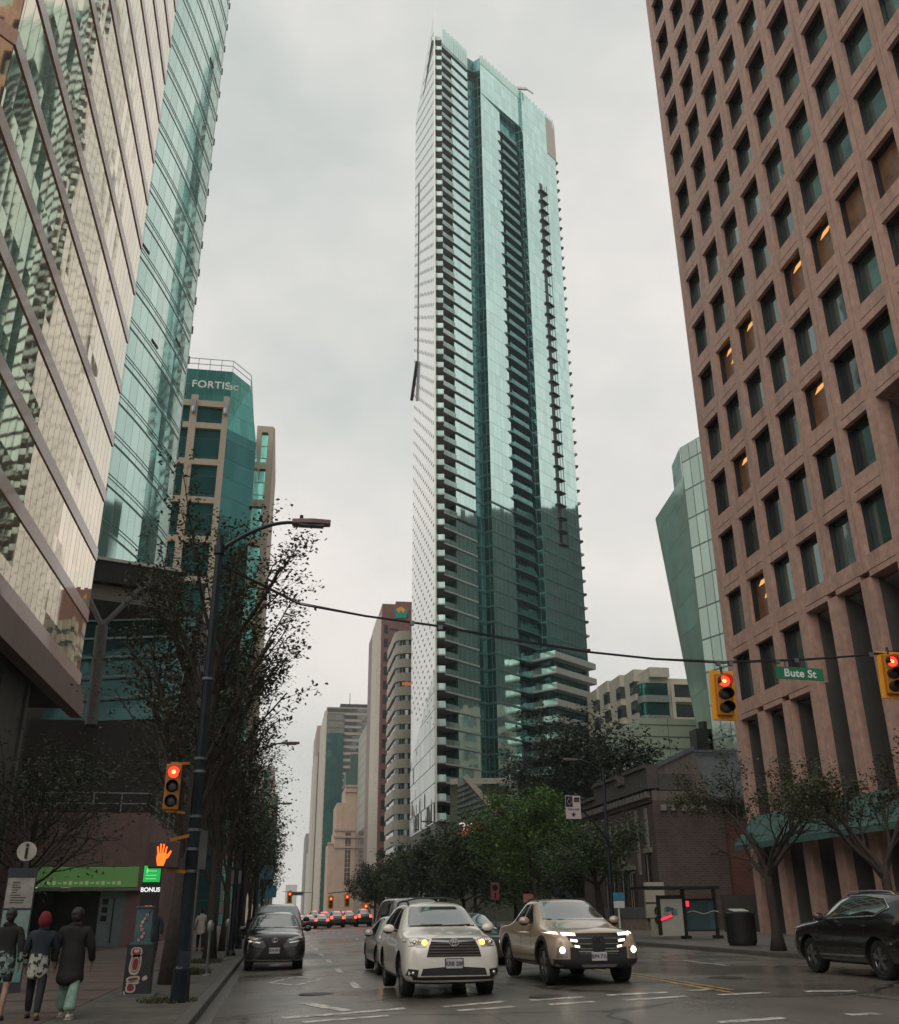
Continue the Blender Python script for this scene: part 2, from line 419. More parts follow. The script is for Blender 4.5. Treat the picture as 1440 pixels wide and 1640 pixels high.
# ------------------------------------------------------------------ right: rose granite office tower
t = thing('office_tower', 'rose granite office tower with deep square windows over a tall colonnade', 'building', (27, 55, .15))
X0, PIT, YE = 27.0, 3.03, 55.25
Z = lambda j: 12.55+4.04*j
NB, NF = 17, 18
def lev(k): return 0 if k <= 2 else (1 if k <= 5 else 3)
g, jn = MB(), MB()
for k in range(NB):
    yh = YE-PIT*k
    lv = min(lev(k), lev(max(0, k-1)))
    for a, b in ((yh-.405, yh+.0), (yh-.85, yh-.445)):
        g.box(X0, X0+.66, a, b, Z(lv), Z(NF))
    jn.box(X0+.05, X0+.62, yh-.45, yh-.40, Z(lv), Z(NF))
    a, b = yh-PIT, yh-.85
    for j in range(lev(k), NF+1):
        g.add([(X0+.004, a, Z(j)+.02), (X0+.004, b, Z(j)+.02), (X0+.004, b, Z(j)+.78), (X0+.004, a, Z(j)+.78),
               (X0+.62, a, Z(j)+.90), (X0+.62, b, Z(j)+.90)], [(0, 3, 2, 1), (3, 4, 5, 2)])
        g.add([(X0+.03, a, Z(j)+.02), (X0+.03, b, Z(j)+.02), (X0+.003, b, Z(j)+.02), (X0+.003, a, Z(j)+.02)], [(0, 1, 2, 3)])
        if j > lev(k): g.box(X0+.006, X0+.64, a, b, Z(j)-.46, Z(j)-.02)
        else: g.box(X0+.006, X0+1.0, a, b, Z(j)-.30, Z(j)-.02)
        jn.box(X0+.03, X0+.62, a, b, Z(j)-.021, Z(j)+.021)
g.box(X0+1.0, X0+30, YE+.0, YE-.25, Z(0), Z(NF)); g.box(X0-.01, X0+30, YE-PIT*NB, YE+.02, Z(NF)+.5, Z(NF)+1.4)
g.box(X0+1.0, X0+30, YE-PIT*NB, YE-PIT*NB+.25, .15, Z(NF))
g.build('granite_frame', GRANITE, t); jn.build('panel_joint', GRANITE_D, t)
wins = []
for k in range(NB):
    yh = YE-PIT*k
    for j in range(lev(k), NF):
        c = V((X0+.9, yh-1.95, Z(j)+2.2)); q = ROT.transposed() @ (c-EYEP)
        px, py = PX-F*q.x/q.z, PY+F*q.y/q.z
        wins.append(((0 if (1000 < px < 1480 and -40 < py < 1640) else 1000)+c.length, k, j))
wins.sort()
LIT = {(4, 5): 1, (5, 5): 1, (7, 5): 0, (2, 5): 1, (1, 5): 2, (4, 3): 1, (1, 3): 1, (1, 1): 2, (6, 5): 0}
rest = MB()
WG = glass('office_window_glass', (.15, .215, .205), .82, .045, 3.03, 4.04, .03, .012, pv=.5)
WGL = mat('lit_office_interior', (.20, .10, .05), .3, var=.4, scale=1.5)
for i, (d, k, j) in enumerate(wins):
    yh = YE-PIT*k
    m = MB() if i < 99 else rest
    m.wall((X0+.56, yh-.85), (X0+.56, yh-PIT), Z(j)+.85, Z(j)+3.6)
    for a in (yh-.87, yh-PIT+.02): m.box(X0+.51, X0+.56, a-.02, a+.02, Z(j)+.9, Z(j)+3.58, 1)
    m.box(X0+.50, X0+.56, yh-PIT, yh-.85, Z(j)+3.5, Z(j)+3.58, 1); m.box(X0+.24, X0+.50, yh-.87, yh-.85, Z(j)+.86, Z(j)+3.58, 1); m.box(X0+.24, X0+.50, yh-PIT, yh-PIT+.02, Z(j)+.86, Z(j)+3.58, 1); m.box(X0+.24, X0+.50, yh-PIT+.02, yh-.87, Z(j)+3.555, Z(j)+3.575, 1)  # dark liner plates added inside each recess to deepen its shade
    if i < 99:
        lit = (k, j) in LIT
        o = m.build('window', [WGL if lit else WG, METAL_D], t)
        if lit:
            for q in range(LIT[(k, j)]):
                l = MB().slab([(X0+.535, yh-1.3-q*.5, Z(j)+3.05-q*.9), (X0+.535, yh-2.1-q*.5, Z(j)+3.05-q*.9), (X0+.535, yh-2.45-q*.4, Z(j)+3.32-q*.9), (X0+.535, yh-1.65-q*.4, Z(j)+3.32-q*.9)], .02, (1, 0, 0))
                l.build('ceiling_lamp', WARM, o)
o = rest.build('window', [WG, METAL_D], t); o['kind'] = 'stuff'
cm, lm, bw = MB(), MB(), MB()
for k in range(NB+1):
    yh = YE-PIT*k; top = Z(lev(min(k, NB-1)))
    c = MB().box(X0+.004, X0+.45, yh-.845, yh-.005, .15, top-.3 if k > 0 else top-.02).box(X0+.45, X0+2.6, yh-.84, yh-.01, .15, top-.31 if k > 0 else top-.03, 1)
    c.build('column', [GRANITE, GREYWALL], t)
    if k < NB:
        l = MB()
        for q in range(3): l.obox((X0+.9+.25*q, yh-1.94, Z(lev(k))-.55-.13*q), (.5, 2.16, .05), ry=.5)
        l.build('louvre', METAL_G, t)
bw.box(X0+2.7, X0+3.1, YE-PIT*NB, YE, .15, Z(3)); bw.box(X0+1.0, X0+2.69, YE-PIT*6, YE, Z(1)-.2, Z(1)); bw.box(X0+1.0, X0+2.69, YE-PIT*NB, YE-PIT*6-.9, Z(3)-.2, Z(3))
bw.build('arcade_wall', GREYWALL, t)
# turquoise awning over the entrance between the columns
aw = MB()
aw.slab([(25.6, 54.2, 5.0), (25.6, 33, 5.0), (27.0, 33, 6.6), (27.0, 54.2, 6.6)], .05, (-.7, 0, .7)); aw.box(25.55, 25.6, 33, 54.2, 4.75, 5.02)
for i in range(15): aw.bar((25.55, 54.2-1.5*i, 5.06), (26.98, 54.2-1.5*i, 6.68), .05)
one(aw, 'entrance_awning', mat('turquoise_canvas', (.05, .11, .102), .8, var=.25, scale=2), 'turquoise sloped awning fixed to the granite columns above the pavement', 'awning', org=(26, 46, 5))

# office block round the corner, seen as the dark shape mirrored in the tall glass tower
t = thing('office_block', 'dark office block with banded windows behind the rose granite tower', 'building', (110, 170, 0))
MB().prism([(104, 112), (150, 112), (150, 212), (104, 212)], 0, 104).build('wall', mat('block_teal', (.001, .062, .06), .6, grime=.4), t)  # deep teal put in to tint the block's reflection in the tower glass
for i in range(26): MB().box(103.85, 103.99, 113, 211, 3+i*3.9, 5+i*3.9).build('window_band', bpy.data.materials.get('block_band') or mat('block_band', (.003, .03, .029), .4), t)

# unseen blocks added behind the viewer to shade the street; they also show in the car windows
for (x0, x1, y0, y1, h, nm, lb) in ((-75, -16, -75, -8, 27, 'shading_block', 'grey stone block added unseen behind the viewer on the left to shade the street'), (27, 80, -75, -8, 42, 'shading_block', 'grey stone block added unseen behind the viewer on the right to shade the street')):
    t = thing(nm, lb, 'building', ((x0+x1)/2, (y0+y1)/2, 0))
    MB().box(x0, x1, y0, y1, 0, h).build('wall', bpy.data.materials.get('shading_block_stone') or mat('shading_block_stone', (.2, .18, .16), .7, grime=.4), t)
    for i in range(int(h/3.8)-1): MB().box(x0+1, x1-1, y1+.02, y1+.2, 4+3.8*i, 6+3.8*i).box(x1 if x0 < 0 else x0-.2, x1+.2 if x0 < 0 else x0, y0+1, y1-1, 4+3.8*i, 6+3.8*i).build('window_band', DARKGLASS, t)

# ------------------------------------------------------------------ the tall glass tower
A = V((24.67, 162.13)); az = R(50); U = V((sin(az), cos(az))); NN = V((cos(az), -sin(az)))
def tp(s, d=0.): p = A+U*s+NN*d; return (p.x, p.y)
def tsee(s_app, d):                          # where along the face a point d metres in front appears as s_app
    p = A+U*s_app; e = p.normalized(); k = (d-(p-A).dot(NN))/e.dot(NN); return (p+e*k-A).dot(U)
t = thing('glass_tower', 'very tall slender glass tower with white dotted side wall and stacked balconies', 'building', (24.67, 162.13, 0))
FP, ZB, NFL = 3.09, 15.6, 59
FL = [ZB+FP*i for i in range(NFL+1)]; ZT = 198.9
G_UP = glass('tower_panel_glass', (.70, .92, .87), .9, .07, 1.35, FP, .012, .006, lw=.04, lz=.08, lcol=(.26, .38, .36), pv=.10)
G_STRIP = glass('tower_teal_glass', (.085, .225, .215), .78, .08, 1.1, FP, .012, .01, lw=.09, lz=.22, lcol=(.10, .27, .26), pv=.35)
G_DK = glass('tower_recess_glass', (.12, .32, .31), .75, .08, 1.2, FP, .03, .01, lw=.10, lz=.25, lcol=(.07, .17, .17), pv=.5)
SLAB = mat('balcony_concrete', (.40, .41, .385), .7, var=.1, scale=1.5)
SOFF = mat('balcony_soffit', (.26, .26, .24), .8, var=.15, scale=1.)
RAIL = glass('balcony_rail_glass', (.34, .46, .43), .6, .1, 1.2, 5, .01, .01, lw=.05, lcol=(.3, .33, .32))
BALT = mat('teal_balcony', (.085, .16, .15), .55, .1, var=.15); RAILT = glass('teal_rail_glass', (.12, .30, .28), .6, .1, 1.2, 5, .01, .01, lw=.05, lcol=(.12, .2, .19))
D1, D2 = 1.3, 2.6
s0, s1, s2 = 6.2, 14.9, 33.0
e1 = tsee(17.4, D1); e2 = tsee(35.0, D2); eR = tsee(50.0, D2)
plan = [tp(.3, -7), tp(s0, -5), tp(s0, 0), tp(s1, 0), tp(e1, D1)]
# body: plan polygon of the inhabited part
b_poly = [(25.0, 166.), tp(s0, -4.0), tp(s0, 0), tp(12.3, 0), tp(12.6, -1.2), tp(e1-.2, -.6), tp(e1, D1), tp(tsee(25., D1), D1), tp(tsee(25., D1)+.3, .4), tp(e2-.4, .4), tp(e2, D2), tp(eR, D2)]
ls = [(tp(s0, -4.0), tp(s0, 0), G_DK), (tp(s0, 0), tp(12.3, 0), G_UP), (tp(12.3, 0), tp(12.6, -1.2), G_STRIP), (tp(12.6, -1.2), tp(e1-.2, -.6), G_STRIP), (tp(e1-.2, -.6), tp(e1, D1), G_STRIP),
      (tp(e1, D1), tp(tsee(25., D1), D1), G_UP), (tp(tsee(25., D1), D1), tp(tsee(25., D1)+.3, .4), G_DK), (tp(tsee(25., D1)+.3, .4), tp(e2-.4, .4), G_DK), (tp(e2-.4, .4), tp(e2, D2), G_STRIP), (tp(e2, D2), tp(eR, D2), G_UP)]
names = {G_UP: 'panel_wall', G_STRIP: 'corner_glazing', G_DK: 'recess_glazing'}
for gm in (G_UP, G_STRIP, G_DK):
    m = MB()
    for a, b, q in ls:
        if q is gm: m.wall(a, b, ZB-3, ZT-(.6 if gm is not G_UP else 0))
    m.build(names[gm], gm, t)
far = [(24.9, 195.3), (24.9, 163.2)]
pe = tp(eR, D2)
back = MB()
back.wall(pe, (pe[0]-8, pe[1]+26), 0, ZT-4); back.wall((pe[0]-8, pe[1]+26), (24.9, 195.3), 0, ZT)
back.wall((25.0, 166.), tp(s0, -4.0), ZB, ZT-5)
back.build('rear_wall', mat('tower_grey', (.22, .25, .24), .5), t)
rf = MB(); rp = [tp(.3, -1), tp(s0, -.3), tp(12.2, -.3), tp(e1, D1-.3), tp(eR, D2-.3), (pe[0]-8, pe[1]+26), (24.95, 195)]
rf.add([(x, y, ZT-6) for x, y in rp], [list(range(len(rp)))[::-1]]); rf.build('roof', SOFF, t)
# screen of pale glass that rises past the roof
cw = MB(); cw.wall(tp(e1, D1+.05), tp(eR+.05, D2+.05), ZT-12, ZT-2.2, 0); cw.wall(tp(eR+.05, D2+.05), tp(eR, D2-4), ZT-12, ZT-2.2, 0)
cw.add([(*tp(e1, D1+.05), ZT-12), (*tp(eR+.05, D2+.05), ZT-12), (*tp(eR, D2-4), ZT-12), (*tp(e1, D1-2), ZT-12)], [(0, 3, 2, 1)]); cw.build('crown_wall', G_UP, t)
sc_ = MB(); PA, PB_ = V(tp(e1, D1+.06)), V(tp(eR, D2+.06))
for i in range(44):
    a = PA+(PB_-PA)*(i/44); b = PA+(PB_-PA)*((i+.82)/44); h = ZT+(.9 if i % 2 else .3)
    sc_.slab([(*a, ZT-2.4), (*b, ZT-2.4), (*b, h), (*a, h)], .08, (NN.x, NN.y, 0))
SCG = glass('screen_glass', (.55, .74, .68), .55, .15, 1., 3., .01); sc_.build('roof_screen', SCG, t); sc_ = MB(); PA, PB_ = V(tp(3.0, .1)), V(tp(12.3, .1))
for i in range(14):
    a = PA+(PB_-PA)*(i/14); b = PA+(PB_-PA)*((i+.82)/14); h = ZT-1+(.5 if i % 2 else 0)
    sc_.slab([(*a, ZT-6), (*b, ZT-6), (*b, h), (*a, h)], .08, (NN.x, NN.y, 0))
sc_.build('roof_screen', SCG, t)
pb = MB().prism([tp(eR-3.6, D2+.1), tp(eR+.3, D2+.1), tp(eR-.2, D2-5), tp(eR-3.6, D2-5)], ZT-13, ZT-.6); pb.build('plant_enclosure', mat('beige_plant_box', (.50, .44, .38), .7, var=.06), t)
cr = MB().bar((*tp(29, D1-1), ZT+1), (*tp(33, D1+2), ZT+1.6), .5, .7).bar((*tp(33, D1+2), ZT+1.6), (*tp(34.5, D1+3), ZT+.4), .3); cr.build('window_cleaning_crane', PALE, t)
# white dotted side wall with its sharp rising fin
WW = mat('white_fritted_wall', (.80, .82, .79), .16, var=.04, scale=.25, spec=.8, coat=.8)
WD = mat('clip_dark', (.26, .28, .27), .5, var=.3, scale=1)
DG = glass('wall_low_glass', (.30, .36, .33), .8, .05, 1.6, FP, .03, .02, lw=.12, lz=.2, lcol=(.22, .25, .23))
wl = MB()
yA, yB = 162.13, 195.3
wl.add([(24.67, yA, ZB-.2), (24.67, yB, ZB-.2), (24.67, yB, 200.0), (24.67, yA, 201.2), (24.95, yA, ZB-.2), (24.95, yB, ZB-.2), (24.95, yB, 200.0), (24.95, yA, 201.2)],
       [(0, 3, 2, 1), (4, 5, 6, 7), (0, 4, 7, 3), (3, 7, 6, 2), (1, 2, 6, 5), (0, 1, 5, 4)], 0)
for i, z in enumerate(FL[:-1]):
    for q in range(7):
        for h in (0, 1):
            y = yA+1.7+q*4.6+(2.3 if h else 0); zz = z+.6+h*1.55
            if zz < 30+(y-yA)*.28: continue
            wl.box(24.625, 24.668, y-.55, y+.5, zz-.15, zz+.18, 1)
wl.build('dotted_side_wall', [WW, WD], t)
lg = MB()
lg.add([(24.63, yA+.1, ZB), (24.63, yB, ZB), (24.63, yB, 29), (24.63, yA+.1, 41)], [(0, 3, 2, 1)], 0, [[(0, ZB), (0, 41), (33, 29), (33, ZB)]])
lg.build('low_reflective_glazing', DG, t)
MB().box(24.52, 24.64, 187.2, 187.9, 119, 171).bar((24.45, 187.5, 119), (24.0, 193.5, 112), .7, .5).build('maintenance_rail', METAL_D, t)
# corner balconies: every floor a slab that starts square to the wall, then turns along the face
for i, z in enumerate(FL):
    if i >= NFL-1: break
    m = MB(); k1 = tp(2.3, .25)
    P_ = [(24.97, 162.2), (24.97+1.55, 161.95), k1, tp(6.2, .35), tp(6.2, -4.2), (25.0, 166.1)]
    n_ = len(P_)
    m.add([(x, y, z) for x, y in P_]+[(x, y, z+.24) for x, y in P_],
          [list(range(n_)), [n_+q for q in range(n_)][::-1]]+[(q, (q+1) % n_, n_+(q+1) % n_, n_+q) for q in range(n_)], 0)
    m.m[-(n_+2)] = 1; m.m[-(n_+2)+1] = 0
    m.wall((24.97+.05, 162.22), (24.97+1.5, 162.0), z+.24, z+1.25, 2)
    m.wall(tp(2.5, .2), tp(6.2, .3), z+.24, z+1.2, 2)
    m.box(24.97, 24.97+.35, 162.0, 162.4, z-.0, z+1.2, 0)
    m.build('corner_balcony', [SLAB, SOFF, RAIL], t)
    # slab edge that carries on across the first panel bay
    if i: MB().bar((*tp(6.2, .16), z+.12), (*tp(12.25, .16), z+.12), .2, .34 if i > 17 else .3).build('slab_edge', METAL_D if i > 17 else SLAB, t)
# floor lines of the corner glazing and lower facade
FBM = mat('teal_band', (.10, .21, .20), .4, .3)
for z in FL[:-2]:
    m = MB()
    for a, b in ((tp(12.6, -1.1), tp(e1-.2, -.5)), (tp(e1-.3, -.5), tp(e1, D1))):
        d = (V(b)-V(a)).normalized(); o_ = V((d.y, -d.x))*.12
        m.bar((a[0]+o_.x, a[1]+o_.y, z+.1), (b[0]+o_.x, b[1]+o_.y, z+.1), .1, .16)
    m.build('floor_band', FBM, t)
for i, z in enumerate(FL[:54]):
    if z < 26: continue
    m = MB(); a = tsee(24.9, D1)-.9
    Q = [tp(a, D1+.1), tp(tsee(25., D1)+.3, D1+.5), tp(e2-1.6, 1.7), tp(e2-.2, 1.3), tp(e2-.4, .4), tp(a+1.2, .4)]
    n_ = len(Q)
    m.add([(x, y, z) for x, y in Q]+[(x, y, z+.22) for x, y in Q], [list(range(n_)), [n_+q for q in range(n_)][::-1]]+[(q, (q+1) % n_, n_+(q+1) % n_, n_+q) for q in range(n_)])
    m.wall(tp(tsee(25., D1)+.3, D1+.45), tp(e2-1.6, 1.65), z+.24, z+1.2, 1)
    m.build('balcony', [BALT, RAILT], t)
for i, z in enumerate(FL[19:54]):
    if z > 172: break
    m = MB(); a, b = tsee(41.0, D2), tsee(44.2, D2); dd = .75 if z < 139 or z > 143 else .2
    m.add([(*tp(a, D2), z), (*tp(a+.6, D2+dd), z), (*tp(b, D2+dd), z), (*tp(b, D2), z), (*tp(a, D2), z+.2), (*tp(a+.6, D2+dd), z+.2), (*tp(b, D2+dd), z+.2), (*tp(b, D2), z+.2)],
          [(0, 1, 2, 3), (7, 6, 5, 4), (0, 4, 5, 1), (1, 5, 6, 2), (2, 6, 7, 3)])
    m.slab([(*tp(a+.5, D2+.02), z+.25), (*tp(a+1.7, D2+.02), z+.25), (*tp(a+1.7, D2+.02), z+2.7), (*tp(a+.5, D2+.02), z+2.7)], .06, (NN.x, NN.y, 0), 0)
    m.bar((*tp(b, D2+.35), z), (*tp(b, D2+.35), z+FP), .12)
    m.build('small_balcony', [METAL_D], t)
for i, z in enumerate(FL[2:56]):
    m = MB(); q = V(pe); d = V((.93, .1))
    m.add([(pe[0]-.3, pe[1]+.1, z), (pe[0]+.9, pe[1]+.6, z), (pe[0]+.1, pe[1]+3.2, z), (pe[0]-1, pe[1]+3, z), (pe[0]-.3, pe[1]+.1, z+.25), (pe[0]+.9, pe[1]+.6, z+.5), (pe[0]+.1, pe[1]+3.2, z+.25), (pe[0]-1, pe[1]+3, z+.25)],
          [(0, 3, 2, 1), (4, 5, 6, 7), (0, 1, 5, 4), (1, 2, 6, 5), (2, 3, 7, 6), (3, 0, 4, 7)])
    m.build('end_balcony', [SLAB if i % 2 else METAL_D], t)
# floor edges over the lower, mirrored part
FEM = mat('teal_slab_edge', (.12, .23, .215), .4, .2)
for z in FL[3:21]:
    MB().bar((*tp(e1, D1+.1), z+.15), (*tp(tsee(25., D1), D1+.1), z+.15), .14, .3).build('floor_edge', FEM, t)
    if z < 82: MB().bar((*tp(e2, D2+.1), z+.15), (*tp(eR, D2+.1), z+.15), .14, .3).build('floor_edge', FEM, t)
    if z < 70: MB().bar((*tp(6.2, .08), z+.15), (*tp(12.3, .08), z+.15), .12, .3).build('floor_edge', FEM, t)
# terraces of the lower block at the right of the tower
for i in range(8):
    z = FL[3]+i*FP+.3; m = MB(); k0 = tsee(27.3, .4)
    q0 = tp(k0, .4); q1 = tp(tsee(37.7, 7.5), 7.5); q2 = tp(tsee(53.0, 7.5), 7.5); q3 = tp(tsee(53.0, 7.5), -2)
    m.prism([q0, q1, q2, q3], z, z+.34)
    m.wall((q0[0], q0[1]), (q1[0], q1[1]), z+.34, z+1.35, 1)
    m.slab([(q1[0], q1[1], z+.34), (q2[0], q2[1], z+.34), (q2[0], q2[1], z+1.2), (q1[0], q1[1], z+1.2)], .12, (-NN.x, -NN.y, 0), 0)
    m.build('terrace', [SLAB, RAIL], t)
MB().prism([tp(k0+2, .1), tp(tsee(37.7, 7.5)+.6, 5.6), tp(tsee(53, 7.5)-.8, 5.6), tp(tsee(53, 7.5)-.8, -2)], FL[2], FL[3]+8*FP).build('terrace_block', G_DK, t)
# base under the tower: overhanging underside, dark lobby
MB().prism([(25.4, 163.5), tp(6, -1), tp(30, 0), tp(48, 4), (50, 195), (25.4, 195)], 0, ZB-3.2).build('lobby', DARKGLASS, t)
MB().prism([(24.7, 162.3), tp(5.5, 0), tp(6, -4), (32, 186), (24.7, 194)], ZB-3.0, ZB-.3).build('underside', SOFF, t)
MB().box(25.0, 29, 163.4, 163.6, 9.4, 10.2).build('lobby_sign_light', emit('orange_glow', (1, .25, .05), .5), t)

# sloped glass hall beside the tower
t = thing('glass_hall', 'low glass hall with a steeply sloped striped roof at the foot of the tall tower', 'building', (30, 150, 0))
YH = 150.
Q = [at(733, 1247, YH), at(744, 1243, YH), at(808, 1316, YH), at(790, 1330, YH), at(733, 1352, YH)]
m = MB(); m.add([tuple(q) for q in Q], [(4, 3, 2, 1, 0)], 0, [[(q.x, q.z) for q in Q[::-1]]])
m.build('sloped_glazing', glass('hall_glass', (.46, .55, .50), .6, .12, 1.6, 40, .02, .01, lw=.05, lcol=(.3, .33, .3), pv=.2), t)
m = MB()
for i in range(13):
    xl, yl = 733, 1262+i*8.6; f_ = min(1, max(0, (yl-1250)/66)); xr_, yr_ = 733+72*min(1, .18+.82*(i+.6)/8.6), 0
    xr_ = min(xr_, 806); yr_ = yl-(xr_-733)*.42
    if yr_ < 1243+(xr_-744)*1.14-2: yr_ = 1243+(xr_-744)*1.14
    m.bar(at(xl, yl, YH-.15), at(xr_, yr_, YH-.15), .14, .22)
m.build('roof_bar', METAL_D, t)
PT = mat('hall_stone', (.40, .36, .29), .7)
MB().bar(at(744, 1243, YH-.1), at(810, 1318, YH-.1), .5, .8).build('parapet', PT, t)
a = at(733, 1243, YH); d_ = at(815, 1243, YH+8)
MB().bar((a.x, YH+7, a.z), (d_.x, YH+7, a.z+.3), .6, .9).box(a.x+.3, d_.x, YH+8, YH+9, 0, a.z-.4, 1).box(a.x+.1, a.x+8.5, YH+.1, YH+8, 0, at(733, 1330, YH).z, 1).build('wall', [PT, mat('hall_wall', (.10, .11, .075), .8, var=.3)], t)
p = at(747, 1327, YH-.7)
o = one(text_mesh('26', 2.2, .1, face_M(p, R(-18)), bold=.02), 'number_sign', emit('sign_white', (1, .9, .8), .6), 'lit white number sign above the red sign strip at the sloped glass hall', 'sign', org=tuple(p))
p0, p1 = at(737, 1339, YH-.8), at(768, 1321, YH-.8)
one(MB().bar(p0, p1, .3, 1.0), 'red_sign_strip', emit('sign_red', (1, .03, .06), .9), 'glowing red sign strip below the lit white number sign', 'sign', org=tuple(p0))
# ------------------------------------------------------------------ left: banded mirror-glass building
t = thing('mirror_building', 'gold mirrored office building with rose granite bands, left edge of the street', 'building', (-12, 45, .15))
GOLD = glass('gold_mirror_glass', (.93, .79, .60), .94, .03, .93, 3.83, .007, .007, lw=.045, lcol=(.10, .075, .055), pv=.10, wscale=.22)
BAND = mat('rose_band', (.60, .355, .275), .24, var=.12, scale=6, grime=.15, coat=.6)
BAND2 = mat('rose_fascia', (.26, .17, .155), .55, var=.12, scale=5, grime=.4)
m = MB(); m.wall((-12, 56.6), (-12, 29.4), 13.4, 90); m.wall((-12, 29.4), (-22, 19.4), 13.4, 90, None, 40); m.wall((-22, 19.4), (-46, 19.4), 13.4, 90, None, 60)
m.wall((-46, 56.6), (-12, 56.6), 13.4, 90, None, 90); m.add([(-12, 56.6, 90), (-12, 29.4, 90), (-22, 19.4, 90), (-46, 19.4, 90), (-46, 56.6, 90)], [(0, 4, 3, 2, 1)])
m.build('mirror_wall', GOLD, t)
def ringband(z0, z1, o, mt, nm):
    m = MB(); e = .42*o
    m.slab([(-12+o, 56.6+.02, z0), (-12+o, 29.4-e, z0), (-12+o, 29.4-e, z1), (-12+o, 56.6+.02, z1)], o+.15, (-1, 0, 0))
    k = .7071*o
    m.slab([(-12+o-.001, 29.4-e, z0), (-22+o, 19.4-e, z0), (-22+o, 19.4-e, z1), (-12+o-.001, 29.4-e, z1)], .3, (-.7071, .7071, 0))
    return m.build(nm, mt, t)
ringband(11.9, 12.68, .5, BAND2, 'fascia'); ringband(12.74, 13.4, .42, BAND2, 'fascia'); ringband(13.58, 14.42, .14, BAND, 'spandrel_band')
for i in range(1, 20): ringband(13.62+3.83*i, 14.34+3.83*i, .06, BAND, 'spandrel_band')
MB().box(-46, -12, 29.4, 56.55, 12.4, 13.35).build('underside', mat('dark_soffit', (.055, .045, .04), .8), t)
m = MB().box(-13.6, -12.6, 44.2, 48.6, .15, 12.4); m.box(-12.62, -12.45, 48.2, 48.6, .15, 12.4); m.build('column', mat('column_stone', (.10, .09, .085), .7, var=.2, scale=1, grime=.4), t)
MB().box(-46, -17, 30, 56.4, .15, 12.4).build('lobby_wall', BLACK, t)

# pink stone shop pavilion under the towers
t = thing('shop', 'pink stone corner shop with a green fascia and a roof railing', 'shop', (-9, 57, .15))
ST = mat('pink_shop_stone', (.24, .155, .148), .75, var=.15, scale=1.2, grime=.4)
m = MB().box(-17, -7.2, 56, 92, 4.05, 6.75).box(-7.95, -7.2, 56, 92, .15, 4.05).box(-17, -13.2, 56, 57, .15, 4.05); m.build('wall', ST, t)
m = MB().box(-13.2, -7.4, 55.7, 56, 3.0, 4.0); m.build('fascia', emit('green_fascia', (.18, .42, .12), .16), t)
MB().box(-13.3, -7.2, 55.6, 56.0, 2.82, 2.96).build('fascia_ledge', mat('ledge', (.22, .2, .18), .6), t)
MB().box(-13.2, -9.3, 56.35, 56.5, .15, 2.82).build('window', mat('shop_window_dark', (.02, .022, .018), .15), t)
dr = MB().box(-9.25, -7.97, 56.2, 56.35, .15, 2.82).build('door', mat('teal_door', (.17, .23, .235), .5, var=.2, scale=2), t)
m = MB().box(-8.55, -8.48, 56.14, 56.19, .3, 2.5); m.build('handle', METAL_D, dr)
m = MB()
for z in (1.5, 1.9, 2.3): m.box(-9.1, -8.8, 56.15, 56.19, z-.13, z+.13)
m.build('notice', BLACK, dr)
m = MB()
for i in range(18): m.obox((-12.9+.27*i, 55.68, 3.2), (.16, .02, .09+.05*(i % 3)))
m.build('lettering', emit('pale_letters', (.5, .6, .3), .22), t)
m = MB()
for z in (7.25, 7.8): m.bar((-14.6, 56.2, z), (-7.3, 56.2, z), .05); m.bar((-7.3, 56.2, z), (-7.3, 90, z), .05)
for i in range(6): m.bar((-14.6+1.46*i, 56.2, 6.75), (-14.6+1.46*i, 56.2, 7.8), .05)
for i in range(10): m.bar((-7.3, 56.2+3.4*i, 6.75), (-7.3, 56.2+3.4*i, 7.8), .05)
m.build('railing', METAL_G, t)
MB().box(-17, -7.25, 56.05, 92, 6.75, 6.8).build('roof', BLACK, t)

# ------------------------------------------------------------------ curved green glass tower
t = thing('curved_tower', 'pale green curved glass tower rising behind the gold mirrored building', 'building', (-15, 85, 0))
pts = []; p = V((-13.36, 94.0)); s = 0
while p.y > 60: pts.append(tuple(p)); a_ = R(9+.6*s); p = p-V((sin(a_), cos(a_)))*1.5; s += 1.5
pts = pts[::-1]; zt, zb = 150, 27.5
GG = glass('green_curtain_glass', (.52, .72, .66), .88, .05, 1.5, 4.05, .010, .008, lw=.05, lcol=(.22, .34, .31), pv=.10, wscale=.15)
m = MB(); u0 = 0
for i in range(len(pts)-1):
    m.wall(pts[i], pts[i+1], zb, zt, 0, u0); u0 += 1.5
m.build('curtain_wall', GG, t, smooth=False)
e = pts[-1]
m = MB(); m.wall(e, (e[0]-.35, e[1]+3.4), zb, zt); m.build('end_wall', mat('pale_end_wall', (.52, .56, .53), .5, var=.05), t)
m = MB(); m.wall((e[0]-.4, e[1]+3.4), (-45, 100), zb, zt); m.add([(x, y, zt) for x, y in pts]+[(-45, 100, zt), (-45, 62, zt)], [list(range(len(pts)+2))]); m.build('rear_wall', mat('tower_back', (.2, .26, .25), .5), t)
m = MB(); k = 0
for i in range(31):
    for dz, th in ((0, .20), (.75, .07), (1.1, .07)):
        z = zb+.6+4.05*i+dz
        for j in range(len(pts)-1): m.bar((pts[j][0], pts[j][1], z), (pts[j+1][0], pts[j+1][1], z), .06, th)
m.build('floor_line', mat('dark_green_line', (.11, .19, .175), .5, .3), t)
m = MB()
for i in range(12):
    j = rnd.randrange(4, len(pts)-3); z = zb+4.05*rnd.randrange(4, 26)+2.2
    m.bar((pts[j][0], pts[j][1], z), (pts[j+1][0], pts[j+1][1], z), .12, .3)
m.build('open_vent', BLACK, t)
EFM = mat('edge_dark', (.08, .11, .105), .5)
